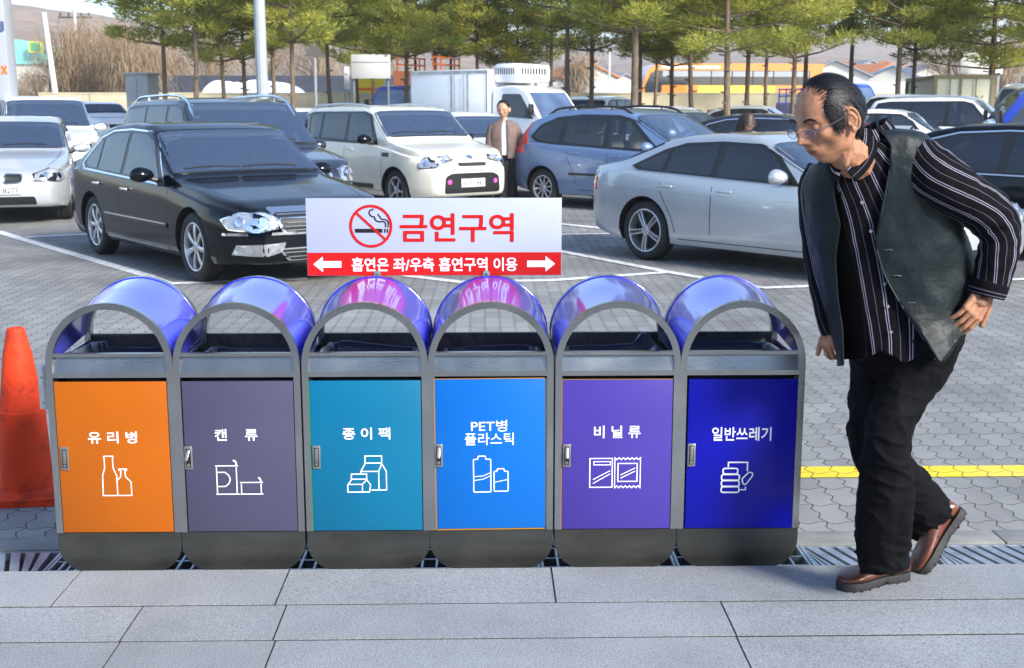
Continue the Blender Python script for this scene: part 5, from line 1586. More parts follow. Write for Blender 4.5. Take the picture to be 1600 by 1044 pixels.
tpos = [(257, 36, 0), (302, 34, 1), (348, 38, 2), (383, 41, 3), (430, 38, 4), (459, 33, 0), (520, 40, 1), (583, 44, 2), (635, 38, 3), (680, 46, 4), (706, 48, 1), (748, 45, 0), (789, 47, 2),
        (808, 46, 3), (860, 44, 4), (890, 34, 1), (918, 38, 2), (990, 31, 0), (999, 37, 4), (1050, 38, 3), (1083, 34, 1), (1134, 31, 2), (1166, 35, 4), (1240, 34, 3), (1258, 38, 0), (1331, 38, 1), (1408, 35, 2), (1424, 37, 4), (1545, 36, 3), (1620, 33, 0), (560, 50, 0), (655, 51, 1), (1020, 47, 1), (1200, 48, 2), (1480, 46, 1), (225, 39, 4)]
tl = {257: 'leftmost of the pines, growing beside the grey electrical cabinet', 302: 'pine with forked upper limbs just right of the electrical cabinet pine', 348: 'pale-trunked pine left of the bent dark one near the tall lamp post',
      383: 'short pine with a bent dark trunk left of the tall lamp post', 430: 'thin dark pine just right of the tall lamp post', 459: 'pine with pale reddish trunk between the lamp post and the triangular sign', 520: 'pine left of the white notice board on legs, right of the triangular sign',
      583: 'pine growing behind the white notice board on legs', 635: 'pine with dark trunk beside the orange truck', 680: 'pine rising behind the white refrigerated truck box, its left end', 706: 'thin dark pine behind the white refrigerated truck box',
      748: 'pine rising behind the middle of the white refrigerated truck box', 789: 'left pine of the close pair above the truck cab roof', 808: 'right pine of the close pair above the truck cab roof', 860: 'thin dark pine just right of the white truck cab',
      890: 'pine with reddish trunk between the white truck cab and the thick double pine', 918: 'slim dark pine left of the thick double trunked pines', 990: 'thick trunked pine just left of the orange coach front', 999: 'pine standing tight behind the thick trunked pine by the coach',
      1050: 'pine in front of the orange coach front wheel area, leftmost over the coach', 1083: 'slender dark pine, second across the orange coach', 1134: 'thick pale-barked pine across the middle of the orange coach', 1166: 'dark pine right of the middle of the orange coach',
      1240: 'forked dark pine before the rear of the orange coach', 1258: 'pale-barked pine at the rear end of the orange coach', 1331: 'pine rising just right of the walking man\'s head', 1408: 'pale-trunked pine of the pair left of the cream container',
      1424: 'dark crooked pine of the pair left of the cream container', 1545: 'wide low pine spreading over the cream container', 1620: 'pine at the right edge with only its crown in view', 325: 'farther pine seen between the two pines right of the cabinet', 560: 'farther pine behind the left edge of the white notice board', 612: 'farther pine rising beyond the right edge of the notice board', 655: 'farther pine above the orange machinery load', 830: 'farther pine just left above the truck cab roof', 950: 'farther pine between the truck cab and thick trunked pine', 1020: 'farther pine behind the orange coach front end', 1108: 'farther pine between the second and third pines across the coach', 1200: 'farther pine behind the yellow panel of the coach', 1290: 'farther pine above the walking man\'s head', 1375: 'farther pine behind the blue truck cab', 1480: 'farther pine above the left end of the cream container',
      225: 'pine at the left end of the row, leaning over the cabinet'}
for i in range(5):
    tr, fol = pine(30 + i, [7.4, 7.0, 7.8, 6.6, 7.3][i], [3.1, 3.3, 2.9, 2.7, 3.2][i], [2.0, 1.8, 2.1, 1.7, 1.9][i])
    protos.append((tr.build('trunk', BARK, None, smooth=50), fol))
used = {}
rnd = random.Random(3)
for (px, D_, k) in tpos:
    if px == 225: continue
    p = atd(px, 170, D_)
    t = empty('pine_tree', (p.x, D_, gz(D_) - 0.03), rnd.uniform(0, 6.28), tl[px], 'pine tree', GP)
    s = rnd.uniform(0.93, 1.08)
    if px == 1545: s = 1.0
    t.scale = (s * (1.25 if px in (1134, 990) else 1), s * (1.25 if px in (1134, 990) else 1), s)
    if px == 1545: t.scale = (1.6, 1.6, 0.92)
    if k not in used:
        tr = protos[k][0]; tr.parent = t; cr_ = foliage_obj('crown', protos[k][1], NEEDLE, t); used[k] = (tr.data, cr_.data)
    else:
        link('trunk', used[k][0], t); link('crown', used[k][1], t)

# ---------------------------------------------------------------- bare willows
WILB = pbr('bare_twig_bark', (0.34, 0.245, 0.15), 0.9, var=0.25, vscale=3)
def willow(seed, H_, rad, nb, tw=0.014, droop=0.5):
    rn = random.Random(seed); tr = MB(); tr.tube([(0, 0, 0), (0.1, 0, H_ * 0.25), (0, 0.1, H_ * 0.5)], [0.3, 0.22, 0.14], 7)
    cm = MB()
    for i in range(nb):
        a = rn.uniform(0, 2 * PI); el = rn.uniform(0.3, 1.5); r = rad * rn.uniform(0.4, 1.0)
        b0 = Vector((0, 0, H_ * rn.uniform(0.15, 0.55))); b1 = b0 + Vector((math.cos(a) * r * math.cos(el), math.sin(a) * r * math.cos(el), H_ * 0.5 * math.sin(el)))
        cm.tube([b0, b0.lerp(b1, 0.5) + Vector((0, 0, 0.3)), b1], [0.06, 0.04, 0.015], 4, caps=False)
        for j in range(26):
            s = b0.lerp(b1, rn.uniform(0.3, 1)) + Vector((rn.uniform(-.5, .5), rn.uniform(-.5, .5), rn.uniform(-.2, .3)))
            d = Vector((math.cos(a) + rn.uniform(-1, 1), math.sin(a) + rn.uniform(-1, 1), rn.uniform(-0.3, 1.2))).normalized() * rn.uniform(0.6, 1.4)
            e = s + d; f = e + Vector((d.x * 0.4, d.y * 0.4, -droop * rn.uniform(0.5, 2.4)))
            sdv = Vector((-d.y, d.x, 0)).normalized() * tw
            cm.add([tuple(s - sdv), tuple(s + sdv), tuple(e + sdv), tuple(e - sdv), tuple(f)], [(0, 1, 2, 3), (3, 2, 4)])
            for q in range(3):
                g_ = e.lerp(s, rn.uniform(0, 1)); h = g_ + Vector((rn.uniform(-.7, .7), rn.uniform(-.7, .7), rn.uniform(-1.2 * droop, 0.7)))
                cm.add([tuple(g_ - sdv * 0.7), tuple(g_ + sdv * 0.7), tuple(h)], [(0, 1, 2)])
    return tr, cm
ws = [(112, 68, 5.2, 2.8), (160, 72, 6.0, 3.6), (205, 66, 5.0, 3.0), (250, 78, 5.6, 3.0), (60, 90, 3.4, 2.0), (30, 74, 2.4, 2.0), (500, 95, 7.5, 4.2), (330, 92, 7.5, 4.0), (420, 100, 8.0, 4.5), (590, 98, 7, 4), (1565, 70, 6.5, 4.5), (1500, 80, 6, 4), (900, 85, 5, 3)]
wl = ['left tall bare brown willow beside the leaning pole', 'tallest bare brown willow at the left, behind the low wall', 'bare brown willow left of the grey cabinet', 'bare brown willow seen behind the leftmost pines', 'small bare tree in front of the teal roof', 'low bare bush near the left edge',
      'bare tree behind the triangular sign', 'bare tree seen between the left pines', 'bare tree behind the tall lamp post', 'bare tree behind the white notice board', 'bare brown tree right of the white board above the container', 'bare brown tree behind the cream container', 'small bare tree beyond the wall behind the truck cab']
for i, (px, D_, h, r) in enumerate(ws):
    p = atd(px, 160, D_); t = empty('bare_tree', (p.x, D_, 0.5), 0, wl[i], 'bare tree', 'leafless trees beyond the wall')
    a, b = willow(60 + i, h, r, 70 if i < 4 else (20 if i < 6 else 30), 0.009 if D_ < 80 else 0.012); a.build('trunk', WILB, t); b.build('crown', WILB, t, smooth=0, fix=False)

# ---------------------------------------------------------------- walls and hoarding
CREAMW = pbr('cream_concrete', (0.60, 0.53, 0.36), 0.8, var=0.10, vscale=1.3, dirt=(0.30, 0.25, 0.16), dscale=0.8, damt=0.4, bump=0.1)
def span(px0, px1, D_, ytop, zb, th, name, mat, label, cat, cap=None):
    a = atd(px0, ytop, D_); b = atd(px1, ytop, D_)
    r = empty(name, ((a.x + b.x) / 2, D_, zb), 0, label, cat); w = (b.x - a.x) / 2
    mb = MB(); mb.b2((-w, 0, 0), (w, th, a.z - zb)); mb.build('wall_face', mat, r, smooth=0)
    return r, w, a.z - zb
r_, w, h = span(60, 1440, 50, 147, 0.35, 0.25, 'boundary_wall', CREAMW, 'long low cream concrete wall behind the pines', 'wall')
mb = MB(); mb.b2((-w, -0.02, h), (w, 0.27, h + 0.06)); mb.build('coping', CREAMW, r_, smooth=0)
mb = MB(); x = -w + 2
while x < w: mb.b2((x, -0.004, 0.0), (x + 0.03, 0.003, h - 0.01)); x += 3.0
mb.build('wall_joints', pbr('dark_joint', (0.2, 0.17, 0.12), 0.9), r_, smooth=0)  # darker strips mark the wall joints
NET = pbr('dark_netting', (0.05, 0.06, 0.085), 0.85, var=0.2, vscale=0.6, bump=0.3, bscale=3)
span(75, 760, 76, 118, 0.5, 0.3, 'dark_hoarding', NET, 'long dark blue-grey netted hoarding behind the low cream wall', 'hoarding')
PALE = pbr('pale_far_fence', (0.62, 0.64, 0.66), 0.7, var=0.1, vscale=0.4)
span(840, 1500, 110, 128, 0.5, 0.3, 'far_fence', PALE, 'pale far fence beyond the coach and truck cab', 'fence')

# polytunnels
PT = pbr('polytunnel_film', (0.62, 0.72, 0.85), 0.35, var=0.12, vscale=1.2)
for i, (pa, pb, D_, yt) in enumerate([(305, 372, 60, 127), (345, 452, 62, 126)]):
    a, b = atd(pa, yt, D_), atd(pb, yt, D_); w = (b.x - a.x) / 2; hh = a.z - 0.5
    t = empty('polytunnel', ((a.x + b.x) / 2, D_, 0.5), 0, ['smaller pale blue plastic tunnel left of the tall lamp post', 'larger pale blue plastic tunnel behind the tall lamp post'][i], 'polytunnel', 'plastic tunnels behind the wall')
    mb = MB(); n = 20; vs = []
    for y in (0, 9):
        for k in range(n + 1):
            an = PI * k / n; vs.append((w * math.cos(an), y, hh * (math.sin(an) ** 0.7)))
    fs = [(k, k + 1, n + 2 + k, n + 1 + k) for k in range(n)] + [tuple(range(n + 1))]; mb.add(vs, fs); mb.build('cover', PT, t)
    for q in range(4):
        mb = MB(); mb.tube([(w * 1.005 * math.cos(PI * k / n), 0.3 + q * 2.2, hh * 1.01 * (math.sin(PI * k / n) ** 0.7)) for k in range(n + 1)], 0.03, 5); mb.build('hoop', WHITEP, t)

# far hills
HILL = pbr('bare_wooded_hill', (0.30, 0.215, 0.15), 0.95, var=0.3, vscale=0.12, bump=0.4, bscale=0.8, dirt=(0.12, 0.12, 0.09), dscale=0.03, damt=0.6)
def hillmesh(D0, D1, f, seed, name):
    xs = [lerp(-D1 * 0.75, D1 * 0.75, i / 110) for i in range(111)]; rows = 14
    vs = []
    for j in range(rows + 1):
        t = j / rows
        for x in xs:
            y = lerp(D0, D1, t); px = 800 + F * (x / D1 - 0.021)
            hgt = f(px) * (math.sin(t * PI / 2) ** 1.2)
            hgt *= 1 + 0.18 * mnoise.noise(Vector((x * 0.012 + seed, y * 0.012, 0))) + 0.05 * mnoise.noise(Vector((x * 0.07, y * 0.07, seed)))
            vs.append((x, y, 0.3 + hgt))
    n = len(xs); fs = [(j * n + i, j * n + i + 1, (j + 1) * n + i + 1, (j + 1) * n + i) for j in range(rows) for i in range(n - 1)]
    me = bpy.data.meshes.new(name); me.from_pydata(vs, [], fs); me.materials.append(HILL); finish(me, 180)
    tag(link(name, me), kind='structure')
prof = [(-200, 45), (0, 28), (60, 30), (130, 42), (230, 38), (420, 30), (700, 22), (900, 17), (1100, 22), (1400, 18), (1700, 26), (1900, 30)]
hillmesh(240, 560, lambda px: interp(prof, px), 3.1, 'hills')
hillmesh(700, 1300, lambda px: interp([(-300, 60), (200, 70), (600, 75), (900, 62), (1200, 80), (1500, 62), (2000, 75)], px) , 9.4, 'hills')

# ---------------------------------------------------------------- far houses, teal hall
def house(x, y, w, d, h, rz, wallm, roofm, label, z=0.5, group='far houses on the slope'):
    r = empty('house', (x, y, z), rz, label, 'house', group)
    mb = MB(); mb.b2((-w / 2, -d / 2, 0), (w / 2, d / 2, h)); mb.prism([(-w / 2, h), (w / 2, h), (0, h + w * 0.22)], -d / 2, d / 2); mb.build('wall', wallm, r, smooth=0)
    mb = MB(); rh = w * 0.22
    for s in (-1, 1):
        a = (s * (w / 2 + 0.5), h - 0.2 + 0.05); b = (0, h + rh + 0.05)
        mb.prism([a, b, (b[0], b[1] + 0.25), (a[0], a[1] + 0.25)], -d / 2 - 0.5, d / 2 + 0.5)
    mb.build('roof', roofm, r, smooth=0)
    for k in range(3):
        mb = MB(); mb.b2((-w / 2 + w * (k + 0.6) / 3.4 - 0.4, -d / 2 - 0.06, h * 0.4), (-w / 2 + w * (k + 0.6) / 3.4 + 0.5, -d / 2 - 0.002, h * 0.8)); mb.build('window', GLASS_T, r, smooth=0)
    return r
RO1 = pbr('orange_roof', (0.55, 0.20, 0.07), 0.8, var=0.1); RO2 = pbr('grey_roof', (0.25, 0.25, 0.27), 0.8, var=0.1); RO3 = pbr('blue_roof', (0.10, 0.22, 0.42), 0.7); HWm = pbr('pale_render', (0.66, 0.62, 0.55), 0.8, var=0.05)
hs = [(1300, 150, 98, RO2), (1322, 190, 99, RO1), (1345, 230, 97, RO2), (1362, 180, 103, RO1), (1378, 240, 98, RO1), (1398, 170, 106, RO3), (1440, 200, 104, RO2), (960, 190, 118, RO2), (905, 170, 116, RO1), (1010, 230, 108, RO1), (930, 250, 104, RO3)]
hl = ['with grey roof nearest the walking man', 'with orange roof right of the walking man', 'with grey roof between two orange roofed ones', 'with orange roof above the blue truck', 'with orange roof highest on the slope', 'with blue roof left of the pine pair', 'with grey roof behind the pine pair', 'with grey roof left of the coach', 'with orange roof above the truck cab', 'with orange roof above the coach front', 'with blue roof beyond the road']
for i, (px, D_, yt, rm) in enumerate(hs):
    p = atd(px, yt, D_); w = rnd.uniform(6.5, 9.5); h = rnd.uniform(3, 5)
    zb = max(0.4, p.z - h - w * 0.22); house(p.x, D_, w, 8, h, rnd.uniform(-0.4, 0.4), HWm, rm, 'small pale far house ' + hl[i], zb)
TEAL = pbr('teal_roof_sheet', (0.22, 0.62, 0.58), 0.5, var=0.06, vscale=0.5)
th = empty('warehouse', (atd(45, 100, 120).x, 120, 0.5), 0, 'pale hall with wide teal curved roof at the far left', 'warehouse')
a, b = atd(0, 100, 120), atd(84, 100, 120); w = (b.x - a.x) / 2; zt = atd(40, 62, 120).z - 0.5; ze = a.z - 0.5
mb = MB(); mb.b2((-w - 3, 0.3, 0), (w, 14, ze)); mb.build('wall', HWm, th, smooth=0)
mb = MB(); pts = [(-w - 3, ze), (w + 0.3, ze), (w * 0.72, lerp(ze, zt, 0.45)), (w * 0.3, lerp(ze, zt, 0.85)), (-w * 0.3, zt), (-w - 3, zt + 0.3)]; mb.prism(pts, 0, 14.3); mb.build('roof', TEAL, th, smooth=30)
g0, g1 = atd(44, 65, 119), atd(67, 82, 119)
bb_ = empty('roof_billboard', ((g0.x + g1.x) / 2, 119.0, g1.z), 0, 'small green billboard with yellow frame on the teal roof', 'billboard')
GRN = pbr('green_sign', (0.02, 0.42, 0.22), 0.5); YEL = pbr('yellow_frame', (0.85, 0.68, 0.04), 0.5)
w2 = (g1.x - g0.x) / 2; h2 = g0.z - g1.z
mb = MB(); mb.b2((-w2, 0, 0), (w2, 0.1, h2)); mb.build('frame', YEL, bb_, smooth=0)
mb = MB(); mb.b2((-w2 + 0.2, -0.05, 0.12), (w2 - 0.2, -0.004, h2 - 0.12)); mb.build('panel', GRN, bb_, smooth=0)

# ---------------------------------------------------------------- posts and signs
CONC = pbr('pole_concrete', (0.62, 0.60, 0.56), 0.7, var=0.06, vscale=2)
GREYP = pbr('grey_enamel', (0.34, 0.36, 0.39), 0.5, var=0.05)
def polev(px, D_, ytop, r0, r1, name, mat, label, cat, tilt=0.0, n=12):
    b = atd(px, 170, D_); b.z = gz(D_); t = atd(px, ytop, D_); r = empty(name, b, 0, label, cat)
    mb = MB(); mb.cyl((0, 0, 0), (-tilt, 0, t.z - b.z), r0, r1, n); mb.build('pole', mat, r); return r, t.z - b.z
lp, hh = polev(411, 25, -120, 0.125, 0.105, 'lamp_post', GREYP, 'thick pale grey lamp post rising out of frame between the pines', 'lamp post')
mb = MB(); mb.cyl((0, 0, 0), (0, 0, 0.5), 0.17, 0.16, 14); mb.build('base_sleeve', GREYP, lp)
mb = MB(); mb.tube([(0, 0, hh - 0.05), (0.3, 0, hh + 0.3), (1.2, 0, hh + 0.4)], 0.05, 8); mb.build('arm', GREYP, lp); mb = MB(); mb.box((1.5, 0, hh + 0.4), (0.7, 0.28, 0.12), bev=0.04); mb.build('lamp_head', GREYP, lp)
up, hh = polev(92, 62, 20, 0.16, 0.12, 'utility_pole', CONC, 'pale leaning concrete pole without wires at the left', 'utility pole', 0.42)
up, hh = polev(126, 85, 8, 0.15, 0.10, 'utility_pole', CONC, 'far utility pole with crossarms above the brown willows', 'utility pole')
mb = MB()
for z in (hh - 0.8, hh - 2.0, hh - 3.4): mb.box((0, 0, z), (2.2, 0.1, 0.12)); [mb.cyl((q, 0, z), (q, 0, z + 0.3), 0.07) for q in (-0.95, -0.4, 0.4, 0.95)]
mb.build('crossarm', pbr('dark_iron', (0.06, 0.06, 0.06), 0.7), up, smooth=0)
for px, D_, yt, lb in ((1328, 120, 92, 'thin far pole above the houses'), (951, 130, 78, 'thin far pole left of the coach'), (421, 110, 80, 'thin far pole right of the lamp post')):
    polev(px, D_, yt, 0.14, 0.10, 'utility_pole', CONC, lb, 'utility pole')
ts, hh = polev(494, 38, 62, 0.045, 0.045, 'road_sign', GREYP, 'back of a triangular road sign on a slim pole', 'road sign')
mb = MB(); z1 = hh + 0.02; mb.prism(round_poly([(-0.30, z1 - 0.52), (0.30, z1 - 0.52), (0, z1)], 0.04), -0.07, -0.05); mb.build('triangle_plate', pbr('aged_sign_back', (0.16, 0.15, 0.14), 0.5, 0.4), ts)
# notice boards
def board(pa, pb, ya, yb_, D_, yleg, name, label, legs=2, hgt=0.12):
    a, b = atd(pa, ya, D_), atd(pb, yb_, D_); r = empty(name, ((a.x + b.x) / 2, D_, gz(D_)), 0, label, 'notice board'); w = (b.x - a.x) / 2; zz = gz(D_)
    mb = MB(); mb.b2((-w, 0, b.z - zz), (w, hgt, a.z - zz), bev=0.02); mb.build('panel', WHITEP, r)
    mb = MB(); mb.b2((-w + 0.04, -0.004, a.z - zz - 0.28), (w - 0.04, -0.001, a.z - zz - 0.24)); mb.build('header_line', GREYP, r, smooth=0)
    for s in (-1, 1): mb = MB(); mb.b2((s * w * 0.88 - 0.03, hgt + 0.001, 0), (s * w * 0.88 + 0.03, hgt + 0.06, b.z - zz + 0.3)); mb.build('leg', GREYP, r, smooth=0)
    return r
board(548, 610, 85, 123, 42, 150, 'notice_board', 'white notice board on two legs left of the orange truck')
board(1502, 1567, 82, 116, 39, 150, 'notice_board', 'white notice board standing up behind the cream container')
r = board(537, 546, 104, 140, 43, 150, 'notice_board', 'narrow white slatted board left of the larger notice board')
a, b = atd(553, 123, 53), atd(601, 147, 53)
st = empty('barrier', ((a.x + b.x) / 2, 53, gz(53)), 0, 'yellow and orange striped barrier under the white notice board', 'barrier'); w = (b.x - a.x) / 2; n = 5; z0 = 0.2; z1 = a.z - gz(53)
mb = MB(); mb.b2((-w, 0, z0), (w, 0.1, z1)); mb.build('panel', YEL, st, smooth=0)
for k in range(3):
    zz = lerp(z0, z1, (k + 0.3) / 3); mb = MB(); mb.b2((-w, -0.012, zz), (w, -0.002, zz + 0.12)); mb.build('stripe', P_ORANGE, st, smooth=0)
mb = MB(); [mb.b2((q - 0.03, 0.11, 0), (q + 0.03, 0.16, z1)) for q in (-w * 0.8, w * 0.8)]; mb.build('post', GREYP, st, smooth=0)
# grey electrical cabinet
a, b = atd(200, 114, 41), atd(245, 165, 41); cbm = pbr('cabinet_grey', (0.38, 0.39, 0.40), 0.5, var=0.08, vscale=1.5)
ec = empty('electrical_cabinet', ((a.x + b.x) / 2, 41, gz(41)), -0.35, 'tall grey electrical cabinet with yellow label beside the leftmost pine', 'electrical cabinet'); w = 0.42; hc_ = a.z - gz(41)
mb = MB(); mb.b2((-w, -0.3, 0), (w, 0.3, hc_ - 0.06), bev=0.01); mb.build('body', cbm, ec)
mb = MB(); mb.b2((-w - 0.06, -0.36, hc_ - 0.06), (w + 0.06, 0.36, hc_), bev=0.01); mb.build('roof', cbm, ec)
mb = MB(); mb.b2((-w + 0.18, -0.306, 1.25), (w - 0.24, -0.301, 1.5)); mb.build('warning_label', YEL, ec, smooth=0)
mb = MB(); mb.b2((-0.006, -0.304, 0.15), (0.006, -0.3005, hc_ - 0.15)); mb.build('door_gap', TRIMK, ec, smooth=0)
# pylon sign at left edge
a = atd(16, 155, 27); py_ = empty('pylon_sign', (a.x - 0.75, 27, gz(27)), 0, 'tall grey pylon sign with an orange letter at the left edge', 'pylon sign')
mb = MB(); mb.b2((-0.75, 0, 0), (0.75, 0.5, 8), bev=0.02); mb.build('body', pbr('pylon_grey', (0.40, 0.42, 0.46), 0.4, 0.2, var=0.05), py_)
zt_, zb_ = atd(8, 104, 27).z - gz(27), atd(8, 115, 27).z - gz(27)
text_mesh('x', 'lettering', P_ORANGE, py_, 0.61, 0.735, zb_, zt_, y=-0.012, bold=0.03)
zt_, zb_ = atd(8, 34, 27).z - gz(27), atd(8, 50, 27).z - gz(27)
text_mesh('J', 'lettering', pbr('dark_blue_letter', (0.08, 0.10, 0.2), 0.5), py_, 0.60, 0.72, zb_, zt_, y=-0.012, bold=0.02)

# cream container
a, b = atd(1460, 117, 35), atd(1546, 117, 35)
ct_ = empty('shipping_container', (a.x + 0.05, 35.0, gz(35)), R(3), 'cream storage container with brown edge frame, right of the pines', 'container')
CRM = pbr('cream_painted_steel', (0.66, 0.62, 0.44), 0.55, var=0.06, vscale=1.2); BRN = pbr('olive_brown_frame', (0.24, 0.19, 0.09), 0.6)
W_, Hc_ = b.x - a.x + 0.0, a.z - gz(35); Dp = 2.4
def ctb():
    mb = MB(); mb.b2((0.03, 0.03, 0.1), (W_ - 0.03, 5, Hc_ - 0.04)); mb.build('shell', CRM, ct_, smooth=0)
    mb = MB(); e = 0.05
    for x in (0, W_): mb.b2((x - e, -0.01, 0), (x + e, 0.09, Hc_)); mb.b2((x - e, 4.96, 0), (x + e, 5.06, Hc_)) 
    for z in (0.0, Hc_ - 0.11): mb.b2((e, -0.01, z), (W_ - e, 0.08, z + 0.1)); [mb.b2((x - e, 0.09, z), (x + e, 4.96, z + 0.1)) for x in (0, W_)]
    mb.b2((W_ * 0.44 - 0.03, -0.012, 0.1), (W_ * 0.44 + 0.03, 0.029, Hc_ - 0.11)); mb.build('frame', BRN, ct_, smooth=0)
    mb = MB()
    for x in (W_ * 0.25, W_ * 0.7): mb.cyl((x, -0.02, 0.1), (x, -0.02, Hc_ - 0.1), 0.018, n=6); mb.tube([(x, -0.05, 1.7), (x + 0.12, -0.06, 1.62), (x + 0.2, -0.05, 1.7)], 0.02, 5)
    mb.build('lock_rod', BRN, ct_)
ctb(); ct_.rotation_euler.z = R(-10)

# ---------------------------------------------------------------- coach
def coach():
    D_ = 78; a = atd(1003, 150, D_); zb_ = 1.0; top = atd(1150, 100, D_ + 1).z - zb_
    r = empty('coach', (a.x, D_, zb_), R(6), 'orange and white long distance coach passing behind the cream wall', 'coach')
    L_ = 11.8; W_ = 2.5
    OR = pbr('coach_orange', (0.85, 0.22, 0.01), 0.35, coat=1, var=0.03); YL = pbr('coach_yellow', (0.90, 0.58, 0.02), 0.35, coat=1); CW = pbr('coach_white', (0.75, 0.75, 0.73), 0.35, coat=1)
    prof = smooth_poly([(0.10, 0.45), (0.02, 1.2), (0.10, 2.0), (0.35, top - 0.45), (0.85, top - 0.08), (2.0, top), (L_ - 0.6, top), (L_ - 0.1, top - 0.25), (L_, 1.4), (L_ - 0.05, 0.45)], 3, False)
    mb = MB(); mb.prism(prof, 0, W_); mb.build('body', [OR], r, smooth=40)
    mb = MB(); mb.b2((0.75, -0.012, 1.92), (L_ - 0.9, -0.002, top - 0.42)); mb.build('window_band', GLASS_T, r, smooth=0)
    mb = MB(); mb.b2((1.3, -0.018, top - 0.80), (L_ - 1.0, -0.013, top - 0.46)); mb.build('painted_reflection_band', GREYP, r, smooth=0)  # reflection along the window tops, painted as a grey strip
    for k in range(7):
        mb = MB(); x = 1.7 + k * 1.35; mb.b2((x, -0.022, 1.92), (x + 0.07, -0.003, top - 0.42)); mb.build('window_pillar', TRIMK, r, smooth=0)
    mb = MB(); mb.prism([(0.16, 1.0), (1.05, 1.0), (1.25, 1.62), (1.25, top - 0.5), (0.55, top - 0.55), (0.2, 1.9)], -0.024, -0.014); mb.build('driver_window', GLASS_T, r, smooth=0)
    mb = MB(); mb.b2((3.6, -0.012, 1.05), (8.6, -0.003, 1.88)); mb.build('side_stripe', YL, r, smooth=0)
    mb = MB(); mb.b2((1.2, -0.012, top - 0.30), (5, -0.004, top - 0.14)); mb.build('roof_stripe', CW, r, smooth=0)
    text_mesh('Hayeon', 'lettering', TAIL, r, 9.3, 10.4, 1.5, 1.74, y=-0.014)
    mb = MB(); mb.b2((5.2, -0.017, 1.25), (7.6, -0.013, 1.42)); mb.build('advert_lettering_strip', CW, r, smooth=0)
    for x in (2.4, 8.6):
        mb = MB(); mb.lathe([(0.1, -0.1), (0.3, -0.12), (0.5, -0.1), (0.5, 0.15), (0.1, 0.15)], 24, axis='Y', c=(x, 0.02, 0.5)); mb.build('wheel', RUBBER, r)
coach()
mb = MB(); mb.b2((0.5, 71, 0.2), (90, 96, 0.998)); tag(mb.build('road', pbr('far_asphalt', (0.09, 0.09, 0.09), 0.85), smooth=0), kind='structure')

